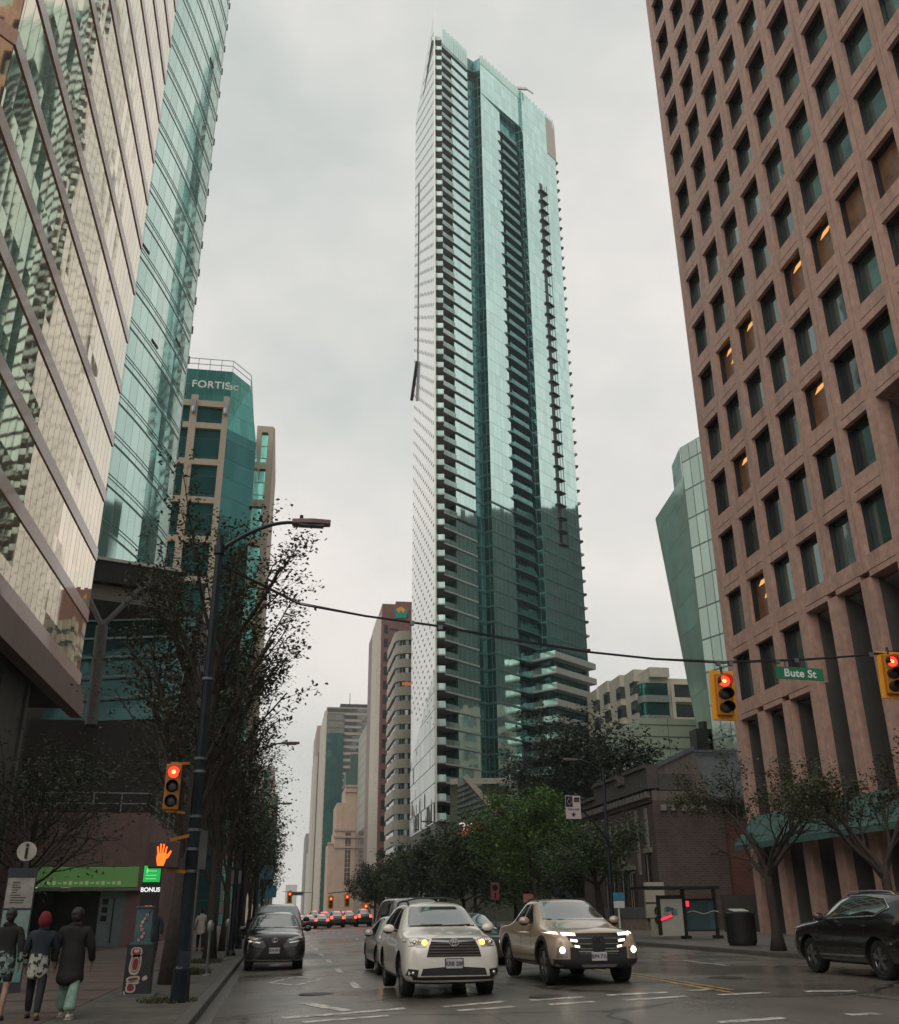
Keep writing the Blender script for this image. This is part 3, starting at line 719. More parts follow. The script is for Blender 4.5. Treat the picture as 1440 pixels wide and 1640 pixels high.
for i in range(27):
    z = zb+8+i*4.05; MB().box(e[0]-.5, e[0]-.2, e[1]+3.2, e[1]+3.5, z, z+.9).build('edge_fin', EFM, t)
sl = V((-9.6, 80)); sr = V((-16.8, 77.4)); d2 = (sr-sl).normalized(); nb = V((-d2.y, d2.x)); nb = nb if nb.y > 0 else -nb
m = MB(); q = [tuple(sl), tuple(sr), tuple(sr+nb*18), tuple(sl+nb*18)]
m.prism(q, 26.9, 28.7); m.build('podium_slab', mat('slab_dark', (.025, .02, .019), .7), t)
m = MB().prism([tuple(sl-nb*.15), tuple(sr-nb*.15), tuple(sr+nb*18), tuple(sl+nb*18)], 28.7, 28.95); m.build('slab_edge', PALE, t)
m = MB(); q = [tuple(sl+nb*.9), tuple(sr+nb*.9), tuple(sr+nb*17), tuple(sl+nb*17)]; m.prism(q, 25.6, 26.9); m.build('soffit', mat('grey_soffit', (.23, .21, .20), .7, var=.08), t)
m = MB()
for i in range(5):
    zt_, zb_ = 24.6-i*2.0, 22.7-i*2.0; y_ = 81-i*1.7
    m2 = MB(); m2.slab([(-17.5, y_-.6, zt_-.5), (-8.4, y_+.6, zt_+.5), (-8.4, y_-.9, zb_+.4), (-17.5, y_-2.1, zb_-.4)], .08, (0, 1, 0))
    m2.build('canopy_glass', glass('canopy_glass%d' % i, (.035, .09, .088), .7, .12, 2, 2, .02, .01) if i == 0 else bpy.data.materials['canopy_glass0'], t)
    m.bar((-17.5, y_-.75, zt_-.45), (-8.4, y_+.45, zt_+.55), .1, .16)
m.build('canopy_beam', mat('canopy_beam', (.17, .25, .24), .5), t)
m = MB().cyl((-13.2, 68, 13.5), (-13.35, 68, 20.4), .42, .42, 16); m.tube([(-13.35, 68, 20.4), (-15.2, 69, 23.5)], .2); m.tube([(-13.35, 68, 20.4), (-10.6, 70, 25)], .2); m.build('forked_column', mat('column_grey', (.09, .09, .092), .6), t)
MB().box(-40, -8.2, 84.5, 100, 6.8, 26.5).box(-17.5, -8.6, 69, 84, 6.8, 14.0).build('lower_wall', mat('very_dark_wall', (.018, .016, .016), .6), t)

# ------------------------------------------------------------------ building with the stone grid and teal glass
t = thing('stone_grid_building', 'office building with tan stone grid, teal glass and a lettered sign near the top', 'building', (-14, 150, 0))
YF = 150.; TAN = mat('tan_stone', (.42, .35, .265), .7, var=.1, scale=2, grime=.2)
TEAL = glass('teal_glass', (.035, .15, .145), .7, .08, 2.4, 3.5, .02, .01, lz=.12, lcol=(.02, .07, .07), pv=.2)
TEAL2 = glass('teal_mansard_glass', (.10, .34, .30), .7, .15, 1.6, 3.5, .02, .01, lw=.06, lz=.1, lcol=(.05, .2, .18), pv=.2)
xr = -13.4; zt_ = 83.6
m = MB(); cols = [(xr-.0, 1.0), (xr-5.3, 1.2), (xr-10.4, 1.2), (xr-15.5, 1.2)]
for x, wd in cols: m.box(x-wd, x, YF, YF+1.2, 0, zt_+1.6)
rows = [85.2-1.6, 79.3, 72.4, 65.4, 58.4, 51.4, 44.4, 37.4, 30.4, 23.4]
for z in rows: m.box(xr-20, xr-.01, YF+.06, YF+1.0, z-.55, z+.55)
m.build('stone_grid', TAN, t)
m = MB(); m.wall((xr-20, YF+.7), (xr, YF+.7), 0, zt_); m.build('window_glass', TEAL, t)
m = MB()
for x in (xr-.5, xr-5.9): m.box(x-.35, x+.35, YF-.5, YF, zt_-1.4, zt_+.4); m.ell((x, YF-.4, zt_-1.6), (.4, .4, .8), 8, 6)
m.build('bracket_lamp', METAL_G, t)
ch = [(xr, YF+.3), (xr+4.84, YF+5.1)]
m = MB(); m.wall(ch[0], ch[1], 0, 79); m.wall(ch[1], (ch[1][0], YF+40), 0, 79); m.build('bay_glass', TEAL, t)
m = MB(); zz = 90.8
m.add([(xr-22, YF+.5, zt_+.8), (xr, YF+.5, zt_+.8), (xr, YF+.9, zz), (xr-22, YF+.9, zz)], [(0, 1, 2, 3)], 0, [[(0, 0), (22, 0), (22, 7), (0, 7)]])
m.add([(xr, YF+.3, 79), (ch[1][0], ch[1][1], 79), (xr+3.0, YF+5.5, zz), (xr, YF+.9, zz)], [(0, 1, 2, 3)], 0, [[(0, 0), (7, 0), (6, 12), (1, 12)]])
m.add([(ch[1][0], ch[1][1], 79), (ch[1][0], YF+40, 79), (xr+3, YF+40, zz), (xr+3, YF+5.5, zz)], [(0, 1, 2, 3)], 0, [[(0, 0), (34, 0), (34, 12), (0, 12)]])
m.add([(xr, YF+.3, 79), (xr, YF+.9, zz), (xr, YF+.55, zt_)], [(0, 2, 1)])
m.add([(xr-22, YF+.9, zz), (xr, YF+.9, zz), (xr+3, YF+5.5, zz), (xr+3, YF+40, zz), (xr-22, YF+40, zz)], [(0, 1, 2, 3, 4)])
m.build('mansard', TEAL2, t)
m = MB()
for z in (zz+1.1, zz+2.2): m.bar((xr-22, YF+.9, z), (xr, YF+.9, z), .1); m.bar((xr, YF+.9, z), (xr+3, YF+5.5, z), .1); m.bar((xr+3, YF+5.5, z), (xr+3, YF+30, z), .1)
for i in range(12): m.bar((xr-22+2*i, YF+.9, zz), (xr-22+2*i, YF+.9, zz+2.2), .1)
m.build('roof_fence', METAL_G, t)
p = at(338, 617, YF-.3); text_mesh('FORTIS', 1.95, .12, face_M((p.x, YF-.3, p.z)), spacing=1.06, bold=.025).build('lettering', WHITE, t)
p = at(374, 622, YF-.3); text_mesh('BC', 1.35, .12, face_M((p.x, YF-.3, p.z)), spacing=1.1, bold=.015).build('lettering', WHITE, t)
# lower wing beyond it
bx0, bx1, YB = -9.75, -6.45, 176.
m = MB().box(bx0, bx0+1.05, YB, YB+1, 0, 93.5).box(bx1-1.0, bx1, YB, YB+1, 0, 93.5)
for i in range(13): m.box(bx0+1.05, bx1-1, YB+.02, YB+1, 93.5-1.4-i*8.2-(0 if i < 1 else 0), 93.5-i*8.2)
m.box(bx1-.02, bx1+.3, YB+.1, YB+26, 0, 93.2)
m.build('wing_wall', TAN, t)
m = MB(); m.wall((bx0, YB+.7), (bx1, YB+.7), 0, 93); m.build('wing_window_glass', glass('wing_glass', (.16, .46, .40), .6, .15, 2, 2.7, .02, .01, lz=.2, lcol=(.05, .2, .18)), t)

# ------------------------------------------------------------------ far buildings down the street
def block(name, label, pl, pr, py, Y, dep, ytop, wallm, zt=None, **k):
    """a box-shaped building whose front face spans picture columns pl..pr (at row py) at distance Y"""
    x0, x1 = at(pl, py, Y).x, at(pr, py, Y).x; z = at((pl+pr)/2, ytop, Y).z
    t = thing(name, label, 'building', ((x0+x1)/2, Y, 0))
    MB().prism([(x0, Y), (x1, Y), (x1, Y+dep), (x0, Y+dep)], 0, z).build('wall', wallm, t)
    return t, x0, x1, z
def bandset(t, x0, x1, Y, z0, z1, n, frac, m, nm='window_band', side=None, out=.12):
    for i in range(n):
        a = z0+(z1-z0)*i/n; b = a+(z1-z0)/n*frac
        q = MB().box(x0, x1, Y-out, Y+.05, a, b)
        if side: q.box(x0-out, x0+.05, Y, Y+side, a, b)
        q.build(nm, m, t)
CREAM = mat('cream_panel', (.46, .43, .36), .6, var=.08, scale=.3, grime=.25)
FG = glass('far_glass', (.13, .16, .16), .7, .08, 2.5, 3.6, .02, .01)
FGT = glass('far_teal_glass', (.06, .18, .17), .7, .08, 2.5, 3.6, .02, .01)
# cream building with rounded corner
t = thing('cream_building', 'cream banded office building with a rounded corner beside the tall glass tower', 'building', (25, 205, 0))
yc = 208.; x0 = .1137*yc; xs = x0-.6; ztc = at(640, 1018, yc).z
def cor(o, n=6, rr=2.6):
    L = [(xs-o, yc+18), (xs-o, yc+rr)]
    for i in range(1, n): a_ = pi/2*i/n; L.append((xs-o+(rr+o)*(1-cos(a_)), yc+rr-(rr+o)*sin(a_)))
    return L+[(xs+rr, yc-o), (xs+24, yc-o)]
inner = cor(0)
MB().prism(inner+[(xs+24, yc+18)], 0, ztc-.5).build('window_glass', glass('cream_bldg_glass', (.17, .18, .19), .75, .05, 3.0, 4., .03, .01, lw=.14, lcol=(.3, .3, .28)), t)
nfl = 19; fh = ztc/nfl
for i in range(nfl+1):
    z0 = i*fh-.95; z1 = i*fh+.95 if i < nfl else ztc+1.2; o_ = cor(.35); m = MB()
    m.prism(o_+[(xs+24, yc+18)], max(0, z0), z1); m.build('band', CREAM, t)
m = MB().box(xs+1.2, xs+3.4, yc-.12, yc-.02, ztc-fh*4+1.2, ztc-fh*3-1.2); m.build('lit_window', emit('lit_room', (.55, .17, .06), .5), t)
# brown red tower with the crown emblem
yr = 262.; x0, x1 = at(611, 1050, yr).x, at(658, 1050, yr).x; zt_ = at(640, 968, yr).z
t = thing('red_tower', 'brown red granite tower carrying a teal and orange crown emblem', 'building', (x0, yr, 0))
RED = mat('red_granite', (.20, .095, .085), .5, var=.12, scale=.6, grime=.25)
MB().prism([(x0, yr), (x1+14, yr), (x1+14, yr+45), (x0, yr+45)], 0, zt_).box(x0+4, x1+14, yr+1, yr+30, zt_, zt_+1.2).build('wall', RED, t)
m = MB(); 
m.prism([(x0-.1, yr+1.2), (x0-.1, yr+19), (x0-1.1, yr+19), (x0-1.1, yr+3)], 0, zt_-3); m.build('side_wall', mat('pale_side', (.52, .46, .40), .6, grime=.15), t)
m = MB()
for i in range(int(zt_/4-1)): m.box(x0+.6, x0+1.7, yr-.1, yr, 3+4*i, 5.4+4*i)
m.build('window', FG, t)
m = MB()
for i in range(int(zt_/4-1.5)): m.box(x0+2.2, x0+4.6, yr-.06, yr, 4+4*i, 4.5+4*i)
m.build('granite_joint', GRANITE_D, t)
cx, cz, w_ = at(642, 983, yr).x, at(642, 983, yr).z, 4.3
def P2(L): return [(cx+a*w_/2, yr-.35, cz+b*w_/2) for a, b in L]
m = MB(); m.slab(P2([(-1, .62), (-.78, .62), (-.45, .0), (-.32, -.0), (0, .35), (.32, 0), (.45, 0), (.78, .62), (1, .62), (.68, -.62), (.08, -.62), (0, -.52), (-.08, -.62), (-.68, -.62)]), .3, (0, 1, 0)); m.build('emblem', mat('emblem_teal', (.0, .30, .22), .5), t)
m = MB(); m.slab([(a, b+.02, c_) for a, b, c_ in P2([(-.64, .55), (-.40, .1), (-.3, .05), (0, .42), (.3, .05), (.40, .1), (.64, .55), (.3, .80), (.1, .95), (-.1, .95), (-.3, .80)])], .22, (0, 1, 0)); m.build('emblem', mat('emblem_orange', (.75, .33, .04), .5), t)
# grey-green slab
ys = 335.; x0, x1 = at(576, 1250, ys+85).x, at(606, 1250, ys).x; zt_ = at(606, 1120, ys).z
t = thing('slab_block', 'plain grey green slab block in front of the striped tower', 'building', (x1, ys, 0))
MB().prism([(x1, ys), (x1+14, ys), (x1+14, ys+84), (x1-1, ys+84)], 0, zt_).build('wall', mat('grey_green', (.35, .36, .30), .6, var=.08, scale=.1), t)
m = MB()
for i in range(int(zt_/3.9)): m.bar((x1-.02, ys+.5, 3+3.9*i), (x1-1.0, ys+83, 3+3.9*i), .1, .2)
m.build('floor_joint', mat('joint_grey', (.22, .23, .20), .6), t)
MB().prism([(x1-.2, ys-.2), (x1+5, ys-.2), (x1+4, ys+84.2), (x1-1.3, ys+84.2)], 0, at(590, 1322, ys+40).z).build('base_glass', glass('base_glass', (.2, .26, .27), .7, .1, 3, 3.6, .02), t)
# stone hotel with cornices
yh = 420.
STONE = mat('hotel_stone', (.46, .335, .26), .75, var=.1, scale=.4, grime=.25)
x0, x1 = at(536, 1350, yh).x, at(577, 1350, yh).x; zt_ = at(555, 1258, yh).z; zm = at(555, 1330, yh).z
t = thing('stone_hotel', 'old pinkish stone hotel with cornices and a small column of windows', 'building', ((x0+x1)/2, yh, 0))
xm = at(553, 1300, yh).x
m = MB().box(x0, x1, yh, yh+30, 0, zm).box(xm, x1-.01, yh+.02, yh+30, zm, zt_).box(x0+.5, xm, yh+2, yh+30, zm, at(545, 1285, yh).z); xq = at(527, 1350, yh).x; m.box(xq, x0, yh+4, yh+30, 0, at(530, 1350, yh).z); m.build('wall', STONE, t)
CORN = mat('cornice_stone', (.40, .30, .24), .7)
for z, a, b in ((zm+.2, x0, x1), (zm-2.6, x0, x1), (zt_-.2, xm, x1), (zt_-2.4, xm, x1), (at(555, 1357, yh).z, x0, x1)): MB().box(a-.5, b+.5, yh-.6, yh+1, z-.4, z+.4).build('cornice', CORN, t)
MB().box(xq-.4, x0-.5, yh+3.5, yh+5, at(530, 1350, yh).z-.3, at(530, 1350, yh).z+.5).build('cornice', CORN, t)
MB().box(xm, x1, yh+3, yh+20, zt_+.4, zt_+6).box((xm+x1)/2-1.5, (xm+x1)/2+2, yh+5, yh+7, zt_+6, zt_+14).build('roof_plant', mat('green_copper', (.05, .10, .085), .6), t)
xc = at(556, 1390, yh).x
for y_ in (1340, 1353, 1368, 1382, 1397, 1411):
    z = at(556, y_, yh).z; f_ = MB().box(xc-1.1, xc+1.1, yh-.1, yh+.05, z-1.6, z+1.6).build('window', mat('hotel_window', (.05, .055, .05), .3) if y_ == 1340 else bpy.data.materials['hotel_window'], t)
    MB().box(xc-.09, xc+.09, yh-.2, yh-.11, z-1.6, z+1.6).box(xc-1.1, xc+1.1, yh-.19, yh-.11, z-.09, z+.09).build('frame', STONE, f_)
# striped tower
yt = 500.; x0, x1 = at(519, 1250, yt).x, at(606, 1250, yt).x; zt_ = at(560, 1133, yt).z
t = thing('striped_tower', 'tall tower with a dark teal half and beige stripes behind the stone hotel', 'building', ((x0+x1)/2, yt, 0))
MB().box(x0, x1, yt, yt+60, 0, zt_).build('wall', mat('stripe_beige', (.33, .27, .21), .6, var=.06), t)
xa, xb = at(550, 1200, yt).x, at(578, 1200, yt).x; n_ = 30; fh = zt_/n_
for i in range(n_):
    z = i*fh+.8; q = MB().box(x0+.3, x1-.3, yt-.25, yt+.05, z, z+1.9)
    q.build('window_band', FG, t)
MB().box(x0+.5, xa, yt-.6, yt-.3, 0, zt_-4*fh).build('teal_glazing', FGT, t)
MB().box(x0+.5, xa, yt-.58, yt-.28, zt_-4*fh, zt_-fh).box(xb, x1, yt-.58, yt-.28, zt_-8*fh, zt_-1.2*fh).build('grey_glazing', glass('grey_far_glass', (.22, .22, .20), .5, .2, 3, 3.6, .02, lz=.8, lcol=(.08, .08, .07)), t)
MB().box(x0-1.1, x0+.2, yt-.3, yt+60, 0, zt_-2).build('end_wall', mat('end_beige', (.50, .45, .38), .6), t)
MB().box(xa-2, xb+6, yt+6, yt+20, zt_, zt_+3).bar((xa+3, yt+8, zt_+3), (xa+3, yt+8, zt_+9), .3).build('roof_plant', METAL_D, t)
# slim pink-topped tower left of it
ys = 560.; x0, x1 = at(502, 1300, ys).x, at(516, 1300, ys).x; zt_ = at(510, 1160, ys).z
t, *_ = block('slim_tower', 'slim tower with a pale pink head left of the striped tower', 502, 515, 1300, ys, 60, 1162, mat('slim_pink', (.34, .26, .24), .6))
MB().box(x0+1.2, x1+.5, ys-.4, ys-.05, 0, zt_-16).build('glazing', glass('slim_glass', (.2, .17, .17), .6, .1, 3, 3.6, .02), t)
MB().box(x0-.6, x0+1.1, ys-.7, ys+50, 0, zt_-18).build('corner_pier', mat('slim_cream', (.5, .47, .4), .6), t)
# small green glass tower at the end of the street
t, x0, x1, zt_ = block('end_tower', 'small green topped tower at the far end of the street', 487, 501, 1400, 640, 50, 1335, mat('end_grey', (.28, .27, .25), .6))
MB().box(x0+2, x1, 639.2, 639.9, zt_-10, zt_+16).build('green_head', glass('green_head', (.2, .42, .35), .4, .2, 3, 3.5, .02), t)
for i in range(2): MB().box(x0+1+6*i, x0+2.6+6*i, 639.3, 639.9, 0, zt_-12).build('pale_fin', PALE, t)
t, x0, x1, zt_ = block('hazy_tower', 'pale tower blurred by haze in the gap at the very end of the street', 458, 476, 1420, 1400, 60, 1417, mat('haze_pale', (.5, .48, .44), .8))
# left: cream and teal flats past the trees
t, x0, x1, zt_ = block('corner_flats', 'cream and teal glass flats beyond the left row of street trees', 404, 436, 1300, 240, 40, 1226, mat('flats_cream', (.48, .41, .33), .6, grime=.2))
xa = at(420, 1300, 240).x
m = MB(); m.wall((xa, 239.8), (x1-1.1, 239.8), 0, zt_-1); m.build('glazing', glass('flats_glass', (.14, .34, .31), .6, .12, 2, 3.4, .02, .01, lz=.5, lcol=(.3, .28, .24)), t)
for i in range(12): MB().box(x0+.5, xa-1.6, 239.7, 239.95, 3+3.6*i, 5.2+3.6*i).build('window_band', FG, t)
t, x0, x1, zt_ = block('narrow_flats', 'dark narrow flats just beyond the cream and teal flats', 433, 440.5, 1350, 300, 40, 1271, mat('narrow_dark', (.13, .11, .12), .6))
m = MB(); m.box(x0+.1, x1-.1, 299.7, 299.95, zt_-4.5, zt_-.8); m.build('window', FGT, t)
# pale building seen through the trees at left
t = thing('pale_block', 'pale concrete block glimpsed between the street trees and the dark wall at left', 'building', (-7.5, 104, 0))
p0, p1 = at(262, 1115, 104), at(292, 1115, 104)
MB().box(p0.x-4, p1.x+1.5, 104, 120, 0, p0.z).build('wall', mat('pale_concrete', (.30, .27, .26), .7, grime=.5), t)

# ------------------------------------------------------------------ right background
# green glass office block behind the granite tower
t = thing('green_glass_block', 'pale green glass office block leaning out from behind the granite tower', 'building', (46, 105, 0))
yb = 118.; p_tl, p_top2 = at(1050, 830, yb), at(1083, 745, yb)
GB = glass('block_green_glass', (.50, .66, .57), .45, .10, 1.9, 3.9, .012, .008, lz=.14, lcol=(.16, .26, .22), pv=.10)
GB2 = glass('block_green_glass_b', (.46, .58, .51), .5, .08, 1.5, 3.9, .02, .01, lw=.12, lz=.2, lcol=(.13, .2, .18), pv=.2)
xa = p_tl.x; dirn = V((-.30, -.954))      # the face runs back toward the camera, turning right
q0 = V((xa, yb)); xq = at(1102, 800, yb).x
f0 = V((xa, yb)); f1 = V((at(1098, 800, 104).x, 104)); f2 = V((f1.x+9, f1.y-26))
pb0 = at(1116, 1165, yb); xb0 = xa+(pb0.x-xa)*p_tl.z/(p_tl.z-pb0.z); L_ = (f1-f0).length
m = MB(); m.add([(xb0, yb, 0), (f1.x+1.2, f1.y, 0), (f1.x, f1.y, p_tl.z), (xa, yb, p_tl.z)], [(0, 1, 2, 3)], 0, [[(L_*.6, 0), (L_, 0), (L_, p_tl.z), (0, p_tl.z)]]); m.build('glass_wall', GB, t)
m = MB(); zz = at(1083, 745, 109).z; m.wall(tuple(f1), tuple(f2), 0, zz, 0); m.build('gridded_wall', GB2, t)
e0 = f0+(f1-f0)*.62
m = MB(); m.wall(tuple(e0+V((.4, 0))), tuple(f1+V((0, .1))), p_tl.z, zz); m.build('roof_screen', glass('block_screen', (.6, .72, .66), .5, .15, 1.6, 2.5, .01, lw=.1, lz=.15, lcol=(.3, .36, .33)), t)
MB().prism([tuple(f0), tuple(f1), tuple(f2), (f2.x+20, f2.y), (f0.x+30, f0.y+10)], 0, p_tl.z-.3).build('core', mat('block_core', (.14, .17, .16), .6), t) if False else None
m = MB(); m.add([(f2.x+20, 130, 0), (xb0, yb+.1, 0), (xa, yb+.1, p_tl.z), (f2.x+20, 130, p_tl.z)], [(0, 1, 2, 3)]); m.build('rear_wall', mat('block_core', (.14, .17, .16), .6), t)
# cream terrace flats with bay windows
t = thing('bay_flats', 'cream apartment block with stepped bay windows and a rounded glass corner', 'building', (52, 150, 0))
yb = 150.; FL_C = mat('flats_stone', (.56, .52, .43), .7, var=.08, scale=1, grime=.25)
x0, x1 = at(1028, 1100, yb).x, at(1125, 1100, yb).x; zt_ = at(1040, 1066, yb).z
MB().box(x0+1.5, x1+4, yb+.4, yb+30, 0, zt_-3).build('wall', FL_C, t)
nf = 7; fh = 3.3
for i in range(nf):
    z = zt_-5-fh*i
    xm_ = x0+(x1-x0)*.42
    o = MB(); L = [(x0+.9*(1-cos(a_*pi/12)), yb+1.4-1.4*sin(a_*pi/12)) for a_ in range(7)]+[(xm_, yb-.0), (xm_, yb+2), (x0, yb+2)]
    o.prism(L, z, z+2.1); o.build('bay_window', FGT, t)
    o = MB(); L2 = [(x0-.2+.9*(1-cos(a_*pi/12)), yb+1.4-1.65*sin(a_*pi/12)) for a_ in range(7)]+[(xm_+.1, yb-.25), (xm_+.1, yb+2), (x0-.2, yb+2)]
    o.prism(L2, z-1.15, z-.02); o.build('balcony_front', mat('balcony_grey', (.24, .26, .25), .5) if i == 0 else bpy.data.materials['balcony_grey'], t)
    for k_ in range(3):
        xx = xm_+1.0+k_*4.3; MB().box(xx+.2, xx+3.3, yb+.2, yb+.38, z-.2, z+2.0).build('window', FG, t)
        MB().box(xx-.3, xx+3.9, yb-.1, yb+.39, z-1.0, z-.25).build('window_ledge', FL_C, t)
for k_ in range(3): MB().box(xm_+.55+k_*4.3, xm_+1.1+k_*4.3, yb-.15, yb+.39, 0, zt_-3-k_).build('pier', FL_C, t)
MB().box(x0+1.5, xm_+6, yb+2, yb+20, zt_-3, zt_-1.6).box(x0+2, xm_+1, yb+1, yb+14, zt_-1.6, zt_).build('roof_step', FL_C, t)
# the stepped left wing
steps = [(955, 1103, 172), (972, 1090, 167), (992, 1081, 161), (1014, 1072, 156)]
for i, (px, py, Y_) in enumerate(steps):
    p = at(px, py, Y_); x_ = p.x; x2 = at(px+26, py, Y_).x+1
    MB().box(x_, x2, Y_, Y_+6, 0, p.z).build('wing_wall', FL_C, t)
    for k_ in range(7):
        z = p.z-4.2-fh*k_
        MB().box(x_-.1, x_+2.0, Y_-.1, Y_+2.2, z, z+2.1).build('wing_window', FG, t)
# pale green panelled wall
t = thing('panel_building', 'low pale green panelled building behind the old brick church hall', 'building', (48, 122, 0))
yb = 122.; x0, x1 = at(1026, 1190, yb).x, at(1200, 1190, yb).x; zt_ = at(1100, 1152, yb).z
PG = mat('pale_green_panel', (.42, .50, .39), .55, var=.04, scale=.4, grime=.12)
MB().box(x0, x1+10, yb, yb+20, 0, zt_).build('wall', PG, t)
m = MB()
for i in range(9): m.box(x0+.02, x1+9, yb-.05, yb+.02, zt_-.9-1.55*i, zt_-.78-1.55*i)
for k_ in range(4): m.box(x0+4+k_*4.3, x0+4.05+k_*4.3, yb-.04, yb+.02, 0, zt_)
m.build('panel_joint', mat('joint_dark_green', (.10, .13, .10), .7), t)
m = MB(); p = at(1110, 1180, yb-12); p2 = at(1172, 1180, yb-12)
m.box(p.x, p.x+2.2, yb-13, yb-11, p.z-3, p.z+.8).box(p2.x-3.4, p2.x, yb-13, yb-11, p2.z-3, p2.z+.3).cyl((p.x+1.4, yb-12, p.z+.8), (p.x+1.4, yb-12, p.z+1.8), .5)
m.build('roof_plant', METAL_D, t)
# old brick hall
t = thing('brick_hall', 'old dark brick hall with stepped parapet, tall narrow windows and a grey gabled roof behind', 'building', (26, 75, .15))
def brick(name, c):
    m, n, b = nt(name); uv = nd(n, 'ShaderNodeUVMap'); br = nd(n, 'ShaderNodeTexBrick'); n.links.new(uv.outputs[0], br.inputs['Vector'])
    br.inputs['Scale'].default_value = 1; br.inputs['Brick Width'].default_value = .42; br.inputs['Row Height'].default_value = .15; br.inputs['Mortar Size'].default_value = .016
    br.inputs['Color1'].default_value = (*c, 1); br.inputs['Color2'].default_value = (*[x*.62 for x in c], 1); br.inputs['Mortar'].default_value = (*[x*1.5 for x in c], 1)
    g = nd(n, 'ShaderNodeNewGeometry'); ns = noise(n, g.outputs['Position'], .5, 6, .6)
    n.links.new(mixc(n, mth(n, 'MULTIPLY', ramp(n, ns.outputs['Fac'], .45, .7), .5), br.outputs['Color'], tuple(x*.4 for x in c)), b.inputs['Base Color']); b.inputs['Roughness'].default_value = .8
    return m
BR = brick('dark_brick', (.085, .062, .055)); BRR = brick('red_brick', (.15, .06, .05))
XC, Y1 = 25.6, 66.5; Y2 = 84.; zr = at(1060, 1254, Y1).z
TRIM = mat('stone_trim', (.20, .185, .17), .7, grime=.4)
m = MB(); m.wall((XC, Y2), (XC, Y1), .15, zr); m.wall((XC, Y1), (XC+5.2, Y1), .15, zr-1.2); m.wall((XC+5.2, Y1), (XC+5.2, Y1+.6), .15, zr-1.2); m.wall((XC+12, Y2), (XC, Y2), .15, zr)
m.box(XC, XC+14, Y1+.02, Y2, zr-1.4, zr-1.3); m.build('brick_wall', BR, t)
m = MB(); m.wall((XC+5.25, Y1+.6), (XC+16, Y1+.6), .15, zr-2.2); m.build('red_brick_wall', BRR, t)
m = MB()
for (a_, b_, h) in ((Y1-.2, Y1+4.5, 1.0), (Y1+4.5, Y1+6.2, .4), (Y1+6.2, Y1+12, 1.0), (Y1+12, Y2, .1)): m.box(XC-.35, XC+.5, a_, b_, zr-.4, zr+h); m.box(XC-.55, XC+.6, a_, b_, zr+h, zr+h+.25)
m.box(XC+.5, XC+3.0, Y1-.3, Y1+.3, zr-.5, zr+.6); m.box(XC+3, XC+14, Y1-.3, Y1+.3, zr-1.25, zr-.95)
m.build('parapet', mat('parapet_stone', (.075, .068, .065), .75, grime=.4), t)
for i in range(22): MB().box(XC-.3, XC, Y1+.4+i*.78, Y1+.75+i*.78, zr-.95, zr-.55).build('corbel', TRIM, t)
for i in range(5): MB().box(XC+.5+i*.75, XC+.9+i*.75, Y1-.25, Y1, zr-1.9, zr-1.5).build('corbel', TRIM, t)
for y_ in (Y1+1.2, Y1+3.2): MB().box(XC-.14, XC, y_, y_+.35, zr-4.4 if y_ < Y1+2 else zr-6, zr-1.6).build('stone_trim', TRIM, t)
for z in (zr-4.6, zr-8.4, zr-11.): MB().box(XC-.2, XC, Y1+.8, Y1+2.2, z, z+.3).build('stone_trim', TRIM, t)
for i in range(4): MB().box(XC-.12, XC, Y1+5+i*1.5, Y1+5.3+i*1.5, zr-3.4, zr-2.2).build('stone_trim', TRIM, t)
MB().box(XC-.15, XC, Y1+4.4, Y1+11, zr-5.6, zr-5.3).build('stone_trim', TRIM, t)
for i, (y_, z0, z1) in enumerate([(Y1+1.25, zr-11, zr-4.7), (Y1+5, 1.9, 4.2), (Y1+4.6, zr-9, zr-5.7), (Y1+6.7, zr-9, zr-5.7), (Y1+8.8, zr-9, zr-5.7), (Y1+6.7, zr-4.9, zr-3.2), (Y1+10.6, 1.9, 4.2)]):
    w_ = MB().box(XC-.06, XC+.02, y_, y_+1.0, z0, z1).build('window', mat('hall_window', (.025, .027, .028), .2) if i == 0 else bpy.data.materials['hall_window'], t)
    MB().box(XC-.2, XC-.07, y_-.12, y_+1.12, z0-.22, z0).box(XC-.12, XC-.07, y_+.46, y_+.54, z0, z1).build('sill', TRIM, w_)
m = MB(); pa, pb_, pc = at(1024, 1222, 82), at(1110, 1200, 82), at(1195, 1200, 82)
m.add([(pa.x, 82, pa.z-1), (pb_.x, 82, pb_.z), (pb_.x+1.5, 82, pb_.z-6), (pa.x, 82, pb_.z-6)], [(0, 3, 2, 1)], 0); m.build('gable', mat('gable_render', (.16, .135, .125), .8, grime=.4), t)
m = MB(); m.slab([(pb_.x+1.5, 81.8, pb_.z-6), (pc.x, 81.8, pb_.z-6), (pc.x, 84, pc.z), (pb_.x, 84, pb_.z)], .15, (0, 1, 0)); m.bar((pb_.x, 83.7, pb_.z+.1), (pc.x, 83.7, pc.z+.1), .2); m.bar((pa.x, 81.8, pa.z-.9), (pb_.x, 81.9, pb_.z+.1), .25, .35); m.build('roof', mat('slate_blue', (.10, .125, .135), .5, grime=.3), t)
m = MB().box(XC-.25, XC, Y1+2.4, Y2, .15, 1.2).box(XC-.3, XC, Y1+1.4, Y2, 1.2, 1.9, 1); m.build('plinth', [mat('plinth_tan', (.26, .20, .16), .8, grime=.4), mat('plinth_grey', (.12, .13, .135), .7)], t)
# low hedge wall beside the shelter
MB().box(27, 33, 59.5, 60, .15, 2.5).build('garden_wall', mat('garden_wall', (.045, .04, .035), .8), t)
